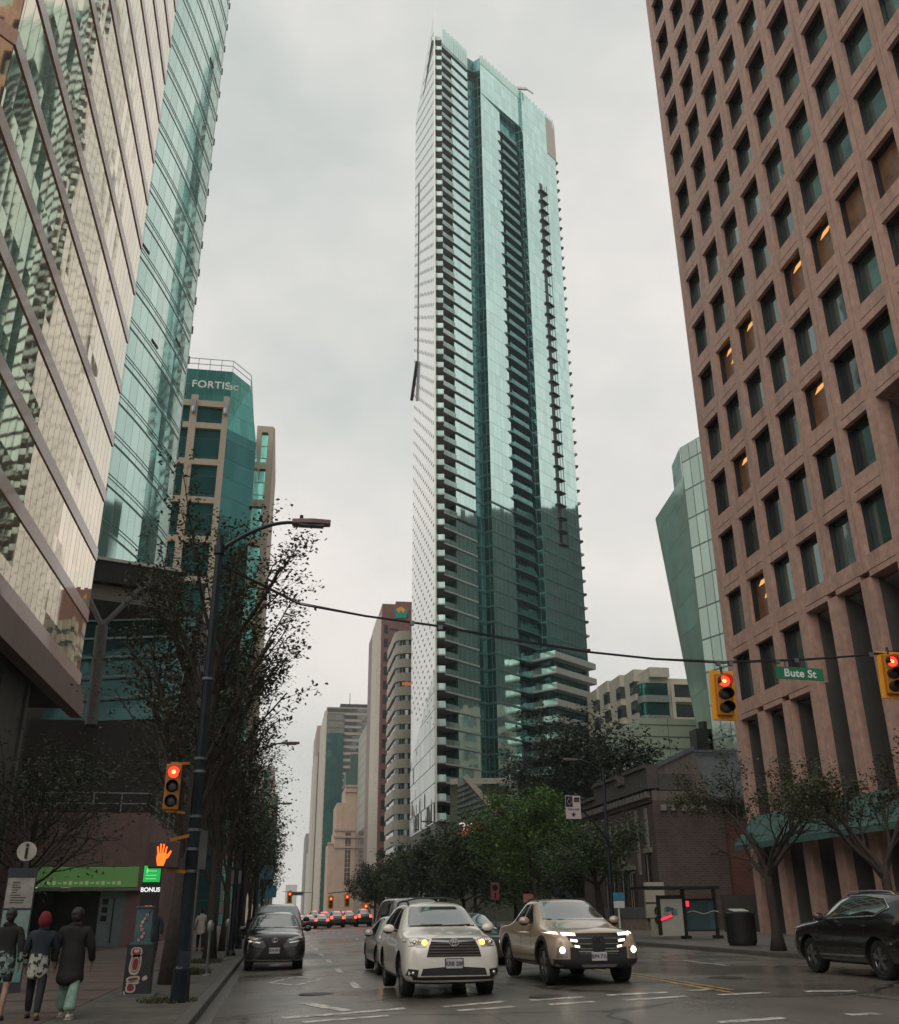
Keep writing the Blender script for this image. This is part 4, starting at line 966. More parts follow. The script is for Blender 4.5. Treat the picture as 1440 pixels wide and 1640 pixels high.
# ------------------------------------------------------------------ trees
BARK = mat('bark', (.045, .035, .03), .9, var=.35, scale=9, bump=.5, bscale=30)
def leafmat(name, c):
    m, n, b = nt(name); g = nd(n, 'ShaderNodeNewGeometry')
    a = noise(n, g.outputs['Position'], .9, 3, .6); f = noise(n, g.outputs['Position'], 9, 2, .6)
    k = mixc(n, ramp(n, a.outputs['Fac'], .35, .65), tuple(x*.6 for x in c), tuple(x*1.45 for x in c))
    k = mixc(n, mth(n, 'MULTIPLY', f.outputs['Fac'], .5), k, (c[0]*1.7, c[1]*1.2, c[2]*.6))
    n.links.new(k, b.inputs['Base Color']); b.inputs['Roughness'].default_value = .55
    b.inputs['Subsurface Weight'].default_value = 0
    tr = nd(n, 'ShaderNodeBsdfTranslucent'); n.links.new(k, tr.inputs[0]); ms = nd(n, 'ShaderNodeMixShader'); ms.inputs[0].default_value = .25
    out = n.nodes['Material Output']; n.links.new(b.outputs[0], ms.inputs[1]); n.links.new(tr.outputs[0], ms.inputs[2]); n.links.new(ms.outputs[0], out.inputs[0])
    return m
L_DARK = leafmat('dark_leaves', (.04, .05, .03)); L_GREEN = leafmat('fresh_green_leaves', (.075, .165, .04)); L_MID = leafmat('mid_green_leaves', (.04, .082, .036))
L_PLUM = leafmat('olive_leaves', (.055, .072, .04)); L_CON = leafmat('dark_conifer_leaves', (.024, .042, .029))
def grow(m, p, d, L, r, lvl, cfg, tips, rg):
    n = 5; pts = [p]; P = p; D = d.normalized(); K = cfg['kink']*(1 if lvl else .3)
    for i in range(n):
        D = (D+V((rg.gauss(0, K), rg.gauss(0, K), rg.gauss(0, K*.7)+cfg['up'][min(lvl, len(cfg['up'])-1)]))).normalized()
        P = P+D*(L/n); pts.append(P)
    e = .62 if lvl < cfg['lv'] else .25
    rad = [r*(1-(1-e)*i/n) for i in range(n+1)]
    if lvl == 0: rad[0] = r*1.5
    m.tube(pts, rad, 8 if lvl == 0 else (6 if lvl == 1 else 4), caps=lvl == 0)
    if lvl >= cfg['lv']: tips.append(pts); return
    nb = cfg['nb'][lvl]; lo = cfg['lo'][lvl]
    for k in range(nb):
        f = lo+(1-lo)*(k+rg.random()*.7)/nb; f = min(.999, f); i = int(f*n); q = pts[i]+(pts[i+1]-pts[i])*(f*n-i)
        az_ = k*2.4+rg.uniform(-.5, .5); t = (pts[i+1]-pts[i]).normalized()
        a = t.cross(V((0, 0, 1)) if abs(t.z) < .95 else V((1, 0, 0))).normalized(); b = t.cross(a)
        sp = cfg['sp'][lvl]*rg.uniform(.75, 1.25)
        dd = t*cos(sp)+(a*cos(az_)+b*sin(az_))*sin(sp)
        grow(m, q, dd, L*cfg['ls'][lvl]*rg.uniform(.75, 1.15)*(1.15-.35*f if lvl == 0 else 1), rad[i]*cfg['rs'], lvl+1, cfg, tips, rg)
def tree(name, label, loc, h, r, cfg, nleaf, ls, lm, seed, group, lscat=.35, lo_leaf=0., lean=(0, 0)):
    rg = random.Random(seed); t = thing(name, label, 'tree', loc, 0, group)
    m = MB(); tips = []
    grow(m, V((0, 0, 0)), V((lean[0], lean[1], 1)), h*cfg['tr'], r, 0, cfg, tips, rg)
    m.build('trunk', BARK, t, local=True, smooth=True)
    if not nleaf: return t
    vs, fs = [], []
    tips = [p for p in tips if p[-1].z > lo_leaf] or tips
    for i in range(nleaf):
        pt = tips[rg.randrange(len(tips))]; f = rg.random()**.7*(len(pt)-1.001); j = int(f)
        c = pt[j]+(pt[j+1]-pt[j])*(f-j)+V((rg.gauss(0, lscat), rg.gauss(0, lscat), rg.gauss(0, lscat*.7)))
        s = ls*rg.uniform(.6, 1.35)
        a = V((rg.gauss(0, 1), rg.gauss(0, 1), rg.gauss(0, .35))).normalized(); b = a.cross(V((rg.gauss(0, .5), rg.gauss(0, .5), 1))).normalized()
        k = len(vs); u = V((0, 0, -.28*s))
        vs += [c-a*s*.5, c+b*s*.34+u*.3, c+a*s*.55+u, c-b*s*.34+u*.3]; fs.append((k, k+1, k+2, k+3))
    mb = MB(); mb.v = [tuple(v) for v in vs]; mb.f = fs; mb.m = [0]*len(fs); mb.uv = [None]*len(fs)
    mb.build('crown', lm, t, local=True); return t
COL = dict(tr=.72, lv=3, nb=[16, 5, 4], lo=[.24, .25, .25], sp=[.50, .42, .5], ls=[.50, .5, .55], rs=.42, kink=.07, up=[.05, .10, .05, .0])
VASE = dict(tr=.36, lv=4, nb=[5, 4, 4, 3], lo=[.80, .35, .3, .3], sp=[.72, .55, .6, .6], ls=[1.15, .62, .6, .6], rs=.56, kink=.12, up=[.0, .05, .02, -.02])
ROUND = dict(tr=.62, lv=3, nb=[13, 6, 4], lo=[.22, .25, .2], sp=[1.0, .7, .7], ls=[.58, .55, .55], rs=.45, kink=.10, up=[.0, .06, .04, 0])
BIG = dict(tr=.8, lv=3, nb=[18, 6, 4], lo=[.2, .2, .2], sp=[1.15, .7, .7], ls=[.36, .5, .5], rs=.4, kink=.10, up=[.0, .04, .0, -.03])
gl = 'street trees along the left pavement'
tree('street_tree', 'tall upright street tree right behind the traffic light pole, leaves dark against the sky', (-2.33, 25.2, .14), 11.2, .22, COL, 12500, .105, L_DARK, 3, gl, .15, lean=(.01, 0))
tree('street_tree', 'second upright street tree along the left kerb, beside the parked black car', (-2.2, 36.5, .14), 11, .17, COL, 6500, .12, L_DARK, 12, gl, .18)
for i, (y, h) in enumerate(((47, 10.2), (58, 10), (70, 10), (84, 10), (101, 10), (122, 10), (150, 10.5), (190, 11))):
    tree('street_tree', '%s upright tree in the left kerbside row, counting away from the traffic light pole' % ['third', 'fourth', 'fifth', 'sixth', 'seventh', 'eighth', 'ninth', 'tenth'][i], (-2.3, y, .14), h, .15, COL, 4200 if i < 3 else 2600, .16 if i < 3 else .25, L_MID if i % 2 else L_DARK, 20+i, gl, .32)
tree('plaza_tree', 'small sparse tree with fine bare twigs standing on the red paving before the pink shop', (-8.6, 37, .15), 8.2, .13, VASE, 1500, .12, L_DARK, 41, None, .28, lo_leaf=4.5)
tree('plaza_tree', 'leafy tree standing on the red paving between the info pillar and the pink shop', (-10.9, 46, .15), 10.5, .15, ROUND, 4600, .15, L_MID, 43, None, .3)
gr = 'spreading trees on the right pavement'
tree('spreading_tree', 'spreading street tree with forked bare limbs before the granite columns', (15.75, 31.1, .42), 7.0, .19, VASE, 7500, .10, L_PLUM, 54, gr, .17, lo_leaf=4.2)
tree('spreading_tree', 'spreading street tree at the right picture edge above the black car', (16.3, 25.5, .42), 6.4, .18, VASE, 7500, .095, L_PLUM, 67, gr, .16, lo_leaf=3.7)
tree('spreading_tree', 'dark twisted spreading tree before the old brick hall, behind the tan pickup', (16.2, 50.5, .42), 7.2, .25, VASE, 6500, .155, L_MID, 75, gr, .28, lo_leaf=2.1)
gm = 'green trees massed along the right pavement'
tree('maple_tree', 'bright fresh green maple standing out among darker trees left of the lane sign', (16.65, 65.5, .42), 10.6, .18, ROUND, 9500, .22, L_GREEN, 81, gm, .35)
for i, (x, y, h) in enumerate(((17.6, 75.5, 9.8), (16.4, 85.5, 9.8), (17.6, 97, 10.3), (16.4, 110, 10.3), (17.2, 125, 10.7), (16.8, 144, 10.7), (16.8, 168, 10.7), (16.8, 197, 10.7))):
    tree('maple_tree', '%s dark green tree in the right kerbside row behind the bright maple' % ['first', 'second', 'third', 'fourth', 'fifth', 'sixth', 'seventh', 'eighth'][i], (x, y, .42), h, .17, ROUND, 5200, .28+.017*i, L_MID if i % 3 else L_CON, 90+i, gm, .41)
gb = 'tall dark trees behind the brick hall'
for i, (px, Y_, py, lb) in enumerate(((866, 124, 1206, 'tall dark tree nearest the glass tower terraces'), (900, 116, 1160, 'tallest dark tree rising under the tower terraces'), (958, 112, 1168, 'tall dark tree left of the cream bay flats'), (1006, 106, 1182, 'tall dark tree against the pale green panelled wall'))):
    p = at(px, 1440, Y_); z = at(px, py, Y_).z
    tree('tall_tree', lb, (p.x, Y_, 0), z*1.05, .4, BIG, 9000, .42, L_CON, 120+i, gb, .75)
for i, (px, Y_, py, lb) in enumerate(((858, 100, 1290, 'bushy dark tree between the bright maple and the brick hall'), (930, 92, 1262, 'bushy dark tree touching the left end of the brick hall parapet'))):
    p = at(px, 1440, Y_); z = at(px, py, Y_).z
    tree('tall_tree', lb, (p.x, Y_, 0), z, .3, ROUND, 6500, .36, L_CON, 140+i, gb, .6)
# grass in the tree pits
def grass(name, c, rx, ry, n, h, seed):
    rg = random.Random(seed); m = MB()
    for i in range(n):
        a = rg.random()*6.283; q = sqrt(rg.random()); x, y = c[0]+rx*q*cos(a), c[1]+ry*q*sin(a); hh = h*rg.uniform(.4, 1.2); b = rg.random()*6.28; w_ = .02
        m.add([(x-w_*cos(b), y-w_*sin(b), .14), (x+w_*cos(b), y+w_*sin(b), .14), (x+rg.gauss(0, .07), y+rg.gauss(0, .07), .14+hh)], [(0, 1, 2)])
    tag(m.build(name, leafmat(name, (.05, .06, .03))), 'dull grass tufts growing round the tree pits by the left kerb', 'grass', kind='stuff')
grass('pit_grass', (-1.9, 20.2), .55, .5, 300, .09, 1); 
m_ = bpy.data.objects['pit_grass']
grass('kerb_grass', (-2.2, 29.5), .5, .8, 500, .16, 2); bpy.data.objects['kerb_grass']['label'] = 'grass tufts round the thin posts left of the parked black car'
grass('verge_grass', (-2.3, 36.2), .6, 1.0, 500, .14, 3); bpy.data.objects['verge_grass']['label'] = 'grass tufts at the foot of the second kerbside tree'

# ------------------------------------------------------------------ poles, signals, signs
POLE = mat('dark_blue_pole', (.010, .017, .024), .38, .2, var=.3, scale=3, grime=.3)
SIGY = mat('signal_yellow', (.46, .17, .012), .5, var=.12, scale=5, grime=.3)
VIS = mat('visor_black', (.015, .013, .012), .5)
RED_L = emit('red_signal', (1., .035, .02), 2.6); HOT = emit('red_signal_core', (1., .30, .06), 4.5); OFFL = mat('unlit_lens', (.02, .02, .018), .25)
HAND = emit('amber_hand', (1., .13, .012), 1.9); HEADW = emit('headlamp', (1, .86, .66), 7.); DRLW = emit('running_lamp', (1, .86, .70), 2.2); AMBER = emit('amber_lamp', (1., .42, .08), 4.); TAIL = emit('tail_lamp', (1., .06, .03), 2.6)
LAMPH = mat('lamp_head', (.18, .12, .115), .5, .2); GALV = mat('galvanised', (.16, .17, .17), .5, .5, grime=.3)
def lamp_post(loc, label, near=False, flip=1):
    t = thing('lamp_post', label, 'street lamp', loc, 0 if flip > 0 else pi, 'lamp posts with curved arms')
    m = MB(); m.tube([(0, 0, 0), (0, 0, .55), (0, 0, .6), (-.02, 0, 9.1)], [.17, .16, .125, .075], 8); m.build('pole', POLE, t, local=True)
    m = MB(); P = []
    for i in range(11): f_ = i/10; P.append((.0+1.55*f_, 0, 8.75+.75*sin(f_*pi/2)**.9))
    m.tube(P, [.055-.015*i/10 for i in range(11)], 8); m.cyl((-.02, 0, 8.66), (-.02, 0, 8.86), .12, .12, 10); m.build('arm', POLE, t, local=True, smooth='auto')
    m = MB(); m.slab([(1.5, -.11, 9.45), (1.95, -.16, 9.46), (2.35, -.1, 9.47), (2.35, .1, 9.47), (1.95, .16, 9.46), (1.5, .11, 9.45)], .11, (0, 0, 1)); h = m.build('lamp_head', LAMPH, t, local=True, bevel=.02)
    MB().cyl((1.7, 0, 9.56), (1.7, 0, 9.68), .04).build('photocell', BLACK, h, local=True)
    m = MB(); m.box(1.65, 2.2, -.1, .1, 9.425, 9.449); m.build('lens', GALV, h, local=True)
    if near:
        for z in (5.9, 4.3, 4.05, 3.2, 2.95, 2.6, 2.2): MB().cyl((-.01, 0, z), (-.01, 0, z+.05), .125, .125, 10).build('clamp_band', GALV, t, local=True)
        MB().box(-.06, .14, -.13, -.1, .55, .85).build('hand_hole_cover', POLE, t, local=True)
    return t
lamp_post((-1.68, 19.94, .15), 'tall dark blue lamp post carrying the traffic lights at the left kerb', True)
for y, lb in ((50, 'second'), (79, 'third'), (111, 'fourth'), (145, 'fifth'), (182, 'sixth')): lamp_post((-1.75, y, .15), '%s lamp post along the left kerb, counting from the traffic lights' % lb)
lamp_post((15.75, 47.4, .42), 'lamp post at the right kerb whose lower arm holds the lane sign', flip=-1).scale = (.87, .87, .87)
lamp_post((15.75, 97, .42), 'far lamp post at the right kerb among the green trees', flip=-1)

def signal(name, label, loc, rz=0, board=True, tilt=0., group='three lamp traffic signals', cat='traffic light'):
    t = thing(name, label, cat, loc, rz, group)
    if tilt: t.rotation_euler = (0, tilt, rz)
    t.scale = (1, 1, .87) if board else (.76, .76, .76)
    m = MB(); m.box(-.19, .19, -.14, .14, -.56, .56); h = m.build('housing', SIGY, t, local=True, bevel=.025)
    if board: MB().box(-.30, .30, -.02, .03, -.68, .68).build('backboard', mat('backboard_yellow', (.72, .30, .012), .5, var=.1) if 'backboard_yellow' not in bpy.data.materials else bpy.data.materials['backboard_yellow'], t, local=True, bevel=.02)
    for i, z in enumerate((.36, 0, -.36)):
        m = MB(); m.lathe([(.001, -.155), (.10, -.16), (.145, -.145)], 20, None, (0, 0, z), 'Y'); l = m.build('lens', RED_L if i == 0 else OFFL, t, local=True, smooth=True)
        if i == 0: MB().lathe([(.001, -.166), (.05, -.163)], 14, None, (.0, 0, z-.0), 'Y').build('bulb', HOT, l, local=True)
        v = MB(); k = 14; r0 = .16
        for j in range(k):
            a0 = R(-35)+R(250)*j/k; a1 = R(-35)+R(250)*(j+1)/k
            def q(a, y, r): return (r*cos(a), y, z+r*sin(a))
            ya = -.14-.20; 
            v.add([q(a0, -.14, r0), q(a1, -.14, r0), q(a1, ya, r0*.97), q(a0, ya, r0*.97), q(a0, -.14, r0-.012), q(a1, -.14, r0-.012), q(a1, ya, r0*.97-.012), q(a0, ya, r0*.97-.012)], [(0, 1, 2, 3), (7, 6, 5, 4), (3, 2, 6, 7)])
        v.build('visor', VIS if i else mat('visor_lit', (.03, .012, .01), .4) if 'visor_lit' not in bpy.data.materials else bpy.data.materials['visor_lit'], t, local=True)
    return t
wy = 21.0
s1_ = signal('traffic_signal', 'yellow traffic signal with red lit, hanging from the wire left of the street name sign', (10.06, wy, 6.28), R(-4), True, R(2))
m = MB().cyl((0, 0, .56), (0, 0, .80), .035); m.build('hanger', METAL_D, s1_, local=True)
s2_ = signal('traffic_signal', 'yellow traffic signal with red lit at the right picture edge, on the wire', (14.50, wy, 6.90), R(-4), True, R(3))
MB().cyl((0, 0, .56), (0, 0, .8), .035).build('hanger', METAL_D, s2_, local=True)
s3_ = signal('pole_signal', 'yellow traffic signal with glowing red lamp bracketed to the dark lamp post', (-2.16, 19.75, 3.9), R(4), False, 0)
m = MB(); m.bar((0, 0, .58), (.36, .12, .62), .06); m.bar((0, 0, -.58), (.36, .12, -.62), .06); m.box(-.1, .1, -.08, .08, .56, .62); m.box(-.1, .1, -.08, .08, -.62, -.56); m.build('bracket', SIGY, s3_, local=True)
# pedestrian signal with the raised hand
t = thing('pedestrian_signal', 'pedestrian signal showing a lit orange hand, below the red signal on the lamp post', 'pedestrian signal', (-2.2, 19.75, 2.66), R(6))
MB().box(-.26, .30, -.13, .13, -.24, .24).build('housing', mat('ped_housing', (.05, .03, .025), .5), t, local=True, bevel=.02)
hm = MB(); y0 = -.145
hm.slab([(-.09, y0, -.2), (.02, y0, -.2), (.05, y0, -.10), (.06, y0, .02), (-.11, y0, .02), (-.12, y0, -.08)], .012, (0, 1, 0))
for x0_, x1_, w_, zt_ in ((-.095, -.115, .028, .14), (-.055, -.06, .028, .19), (-.014, -.004, .028, .185), (.03, .05, .026, .14)):
    hm.slab([(x0_-w_/2, y0, .015), (x0_+w_/2, y0, .015), (x1_+w_/2, y0, zt_), (x1_-w_/2, y0, zt_)], .012, (0, 1, 0))
hm.slab([(.045, y0, -.09), (.055, y0, -.02), (.125, y0, .075), (.145, y0, .055), (.10, y0, -.05)], .012, (0, 1, 0))
hm.build('hand_symbol', HAND, t, local=True)
m = MB(); m.bar((.1, .0, .27), (.45, .1, .36), .06); m.bar((.1, 0, -.27), (.45, .1, -.3), .06); m.build('bracket', SIGY, t, local=True)
# span wire
P = [(-1.75, 19.94, 8.62)]+[tuple(at(x, y, wy)) for x, y in ((480, 968), (585, 987), (700, 1003), (825, 1026), (945, 1045), (1050, 1056), (1160, 1062), (1290, 1057), (1370, 1051), (1440, 1044))]+[(15.9, wy, 7.7)]
t = thing('span_wire', 'black span wire crossing the street from the lamp post, carrying signals and the street sign', 'wire', P[0])
m = MB(); m.tube(P, .022, 5); m.tube([(a, b, c+.03+.012*sin(i*2)) for i, (a, b, c) in enumerate(P)], .012, 4); m.build('cable', BLACK, t)
m = MB(); m.cyl((15.9, wy, .42), (15.9, wy, 8.1), .14, .1, 10); m.build('anchor_pole', POLE, t)
for x, y in ((660, 998), (705, 1005), (1245, 1060), (1275, 1058), (1150, 1063), (1170, 1063), (1395, 1049)): p = at(x, y, wy); MB().box(p.x-.05, p.x+.05, p.y-.04, p.y+.04, p.z-.05, p.z+.05).build('wire_clamp', GALV, t)
# street name sign
p = at(1281, 1079, wy); t = thing('street_sign', 'green street name sign hanging from the wire between the two yellow signals', 'street sign', p, R(-2))
t.rotation_euler = (0, R(2.0), R(-2))
MB().box(-.60, .60, -.012, .012, -.15, .15).build('plate', mat('sign_green', (.012, .17, .085), .45, var=.1), t, local=True, bevel=.008)
text_mesh('Bute St', .262, .004, Mx.Translation((0, -.018, -.005)) @ Mx.Rotation(pi/2, 4, 'X'), bold=.006, spacing=1.05).build('lettering', mat('sign_letter', (.72, .74, .70), .5), t, local=True)
m = MB()
for x in (-.35, .2): m.box(x-.02, x+.02, -.01, .01, .15, .30)
m.build('hanger', GALV, t, local=True)
# lane sign on curved arm
p = at(918, 1293, 46.9); t = thing('lane_sign', 'white lane control sign with a black diamond panel on a curved arm, before dark trees', 'traffic sign', p); t.scale = (.83, .83, .83); q_x = (15.75-p.x)/.83
MB().box(-.46, .46, -.02, .02, -.66, .66).build('plate', mat('sign_dull_white', (.50, .43, .42), .5, var=.05), t, local=True, bevel=.01)
m = MB(); m.box(-.44, -.02, -.03, -.021, .02, .62); m.slab([(.06, -.03, .42), (.40, -.03, .42), (.40, -.03, .56), (.10, -.03, .56)], .008, (0, 1, 0)); m.box(.06, .40, -.03, -.021, .30, .40); m.slab([(0, -.03, -.55), (.16, -.03, -.36), (-.16, -.03, -.36)], .008, (0, 1, 0)); m.box(-.03, .03, -.03, -.021, -.40, -.28)
m.build('symbol', BLACK, t, local=True)
m = MB(); d = [(-.23, .52), (-.09, .32), (-.23, .12), (-.37, .32)]
for i in range(4): a, b = d[i], d[(i+1) % 4]; m.bar((a[0], -.036, a[1]), (b[0], -.036, b[1]), .05, .006)
m.build('diamond', WHITE, t, local=True)
text_mesh('THIS LANE', .15, .003, Mx.Translation((0, -.026, -.13)) @ Mx.Rotation(pi/2, 4, 'X'), bold=.004).build('lettering', BLACK, t, local=True)
m = MB(); P = [tuple(V((.46, .03, -.1)))]+[(.46+(q_x-.46)*(1-cos(a*pi/12)), .2*a/6, -.1-1.9*(1-cos(a*pi/12))**1.2-.0) for a in range(1, 7)]; m.tube(P, .05, 8); m.build('arm', POLE, t, local=True)

# back of a parking sign on its thin post
p0 = gnd(311, 1556); t = thing('parking_sign', 'back of a grey parking sign on a thin steel post beside the lamp post', 'sign', (-2.12, 27.0, .14))
m = MB().cyl((0, 0, 0), (.05, 0, 3.55), .032, .032, 8); m.build('post', GALV, t, local=True)
m = MB().box(-.10, .20, -.05, -.035, 2.55, 3.5); m.build('plate', GALV, t, local=True, bevel=.01)
def meter(loc, label, h=1.25):
    t = thing('parking_meter', label, 'parking meter', loc, 0, 'thin posts along the left kerb')
    MB().lathe([(.12, 0), (.11, .03), (.035, .06), (.032, h-.22)], 10).build('post', GALV, t, local=True)
    MB().lathe([(.05, h-.24), (.085, h-.18), (.085, h-.05), (.05, h+.02), (.001, h+.04)], 12).build('head', METAL_G, t, local=True, smooth='auto')
meter((-1.75, 28.3, .145), 'slim steel parking meter post nearest the lamp post', 1.3); meter((-1.75, 38.0, .145), 'slim steel parking meter post beside the parked black car', 1.3)
t = thing('kerb_bollard', 'dark blue post base standing at the kerb behind the parked black car bonnet', 'bollard', (-1.72, 41.5, .145))
MB().lathe([(.2, 0), (.19, .1), (.11, .2), (.1, 3.2), (.06, 3.3)], 10).build('post', POLE, t, local=True); MB().box(-.2, .2, -.05, -.02, 2.6, 3.1).build('plate', GALV, t, local=True)

# painted utility cabinet
t = thing('utility_cabinet', 'tall narrow utility cabinet painted teal and black with red and white oval shapes', 'utility box', (-2.66, 21.75, .145)); t.scale = (.74, .74, .775)
m = MB().box(-.34, .34, -.3, .3, 0, 1.2, 1).box(-.30, .30, -.26, .26, 1.2, 1.24).box(-.20, .22, -.2, .2, 1.24, 2.08).box(-.24, .26, -.24, .24, 2.08, 2.11, 2).box(-.5, .5, -.42, .42, -.02, .06, 2)
m.box(-.335, -.1, -.306, -.3, .06, 1.2, 1)
m.build('body', [mat('cabinet_teal', (.055, .12, .13), .5, var=.3, scale=3), mat('cabinet_dark', (.022, .022, .024), .5, var=.3, scale=4), GALV], t, local=True)
AW, AR, AP = mat('art_cream', (.46, .38, .32), .6), mat('art_red', (.22, .022, .025), .6), mat('art_pink', (.40, .22, .22), .6)
def oval(mb, x, z, rx, rz_, tl, y, lay, mi=0, n=18, pw=.75):
    c, s = cos(tl), sin(tl); Q = []
    for i in range(n):
        a = 2*pi*i/n; ca, sa = cos(a), sin(a); ex, ez = rx*abs(ca)**pw*(1 if ca > 0 else -1), rz_*abs(sa)**pw*(1 if sa > 0 else -1)
        Q.append((x+ex*c-ez*s, y-.003*lay, z+ex*s+ez*c))
    mb.slab(Q, .003, (0, 1, 0), mi)
m = MB()
def eye(x, z, rx, rz_, tl, y, cols=(0, 1)):
    oval(m, x, z, rx, rz_, tl, y, 1, 0); oval(m, x, z, rx*.72, rz_*.76, tl, y, 2, 2); oval(m, x, z, rx*.62, rz_*.68, tl, y, 3, 0); oval(m, x+.0, z, rx*.48, rz_*.56, tl, y, 4, 1)
eye(-.08, .74, .15, .25, -.12, -.307)
for z, rx, rz_, mi in ((1.02, .15, .12, 0), (1.03, .11, .08, 1), (1.05, .07, .04, 0)): oval(m, -.08, z, rx, rz_, 0, -.307, {.15: 1, .11: 2, .07: 3}[rx], mi)
oval(m, -.1, .40, .18, .07, .12, -.307, 1, 0); oval(m, -.1, .40, .13, .03, .12, -.307, 2, 1); oval(m, -.1, .31, .17, .04, .1, -.307, 1, 0)
oval(m, -.14, .19, .13, .10, 0, -.307, 1, 0); oval(m, -.14, .20, .09, .07, 0, -.307, 2, 1); oval(m, .2, .42, .07, .05, .5, -.307, 1, 0); oval(m, -.28, .06, .02, .08, .3, -.307, 1, 0)
for i, (x, z) in enumerate(((-.08, 1.3), (0.0, 1.38), (.04, 1.46), (-.02, 1.55), (-.05, 1.64), (-.02, 1.73), (.03, 1.81), (.08, 1.9))):
    oval(m, x, z, .055, .05, .4, -.207, 1, 2); oval(m, x, z, .043, .04, .4, -.207, 2, 0 if i % 2 else 3)
    if i in (3, 7): oval(m, x, z, .02, .025, .4, -.207, 3, 1)
m.slab([(.09, -.209, 1.93), (.2, -.209, 2.05), (.13, -.209, 1.9)], .003, (0, 1, 0), 2)
m.build('painted_shapes', [AW, AR, BLACK, AP], t, local=True)
# lit totem sign behind the cabinet
t = thing('lit_totem', 'dark totem sign with green lit top panel, white word and red figures', 'sign', (-2.8, 23.4, .145))
MB().box(-.20, .20, -.06, .06, 1.45, 2.5).cyl((0, 0.1, 0), (0, .1, 2.4), .05).build('case', BLACK, t, local=True)
MB().box(-.18, .18, -.075, -.061, 2.14, 2.48).build('green_panel', emit('green_led', (.02, .55, .10), .55), t, local=True)
m = text_mesh('BONUS', .125, .004, Mx.Translation((0, -.07, 1.98)) @ Mx.Rotation(pi/2, 4, 'X'), bold=.004); m.build('lettering', emit('white_led', (.9, .9, .9), .8), t, local=True)
m = text_mesh('48.7', .10, .004, Mx.Translation((-.02, -.07, 1.62)) @ Mx.Rotation(pi/2, 4, 'X'), bold=.003); m.build('figures', emit('red_led', (1, .05, .03), 1.), t, local=True)
m = MB()
for z in (2.2, 2.27, 2.36): m.box(-.13, .1, -.08, -.076, z, z+.018)
m.box(-.12, -.09, -.08, -.076, 2.32, 2.44); m.build('panel_marks', emit('pale_led', (.25, .9, .35), .6), t, local=True)
# information pillar
t = thing('info_pillar', 'slim information pillar with a round i disc on top and map panels', 'information sign', (-5.45, 23.2, .15), R(8))
m = MB().box(-.32, .26, -.06, .06, 0, 2.42); m.build('panel', mat('pillar_dark', (.03, .035, .05), .5), t, local=True)
d_ = MB().lathe([(.001, -.05), (.20, -.05), (.20, .05), (.001, .05)], 28, None, (-.02, 0, 2.76), 'Y').build('disc', mat('disc_pale', (.40, .38, .34), .5), t, local=True)
m = text_mesh('i', .46, .006, Mx.Translation((-.02, -.06, 2.76)) @ Mx.Rotation(pi/2, 4, 'X') @ Mx.Shear('XZ', 4, (0., 0)), bold=.008); m.build('letter', BLACK, d_, local=True)
MB().box(-.02, .06, -.03, .03, 2.42, 2.56).build('neck', METAL_D, t, local=True)
for a, b, c, nm in ((1.62, 2.22, (.34, .32, .29), 'map_panel'), (1.0, 1.58, (.22, .31, .29), 'map_panel'), (.2, .96, (.15, .29, .28), 'map_panel')):
    pn = MB().box(-.30, .24, -.075, -.061, a, b).build(nm, mat('map_%d' % (a*100), c, .5, var=.25, scale=6), t, local=True)
    if a > 1.5:
        m = MB(); rg = random.Random(4)
        for i in range(9): m.box(-.2, -.2+rg.uniform(.1, .32), -.08, -.076, 2.12-i*.05, 2.135-i*.05)
        m.build('text_lines', BLACK, pn, local=True)
# bus shelter
t = thing('bus_shelter', 'dark framed bus shelter with a thin flat roof and a poster panel', 'bus shelter', (18.8, 46, .42))
pL, pR = at(1058, 1490, 46).x, at(1152, 1490, 46).x
FR = mat('shelter_frame', (.02, .024, .026), .4, .3); SG = glass('shelter_glass', (.10, .19, .20), .5, .1, 2, 2, .02, .02)
zt_ = at(1100, 1424, 46).z
m = MB().box(pL-.9, pR-.2, 45.0, 47.2, zt_-.02, zt_+.12); m.build('roof', FR, t, bevel=.03)
xm_ = at(1098, 1490, 46).x
m = MB()
for x in (xm_, pR-.1): m.box(x-.07, x+.07, 45.9, 46.05, .42, zt_-.02); m.box(x-.2, x+.2, 45.8, 46.15, .42, .56)
m.box(xm_, pR-.1, 45.93, 46.0, .74, .80); m.box(xm_, pR-.1, 45.93, 46.0, zt_-.5, zt_-.42); m.build('frame', FR, t)
MB().box(xm_+.08, pR-.18, 45.95, 45.98, .80, zt_-.5).build('glass_panel', SG, t)
m = MB()
for i in range(9): x = xm_+.15+i*.17; m.bar((x, 45.9, 1.55+.06*sin(i)), (x+.17, 45.9, 1.55+.06*sin(i+1)), .03)
m.build('window_pattern', PALE, t)
ax0, ax1 = at(1060, 1490, 45.6).x, at(1096, 1490, 45.6).x
q = MB().box(ax0-.12, ax1+.06, 45.5, 45.7, .60, at(1075, 1434, 45.6).z).build('poster_case', FR, t)
za, zb_ = at(1075, 1440, 45.5).z, at(1075, 1499, 45.5).z
MB().box(ax0, ax1-.04, 45.48, 45.499, zb_, za).build('poster', mat('poster_pale', (.36, .37, .32), .5, var=.08, scale=2), q)
m = MB(); rg = random.Random(9)
for i in range(11): x = rg.uniform(ax0+.1, ax1-.45); z = rg.uniform(zb_+.9, za-.7); m.box(x, x+rg.uniform(.1, .35), 45.468-.002*i, 45.471-.002*i, z, z+rg.uniform(.1, .4), i % 3)
m.build('poster_print', [mat('print_a', (.10, .2, .2), .5), mat('print_b', (.3, .24, .24), .5), mat('print_c', (.05, .08, .09), .5)], q)
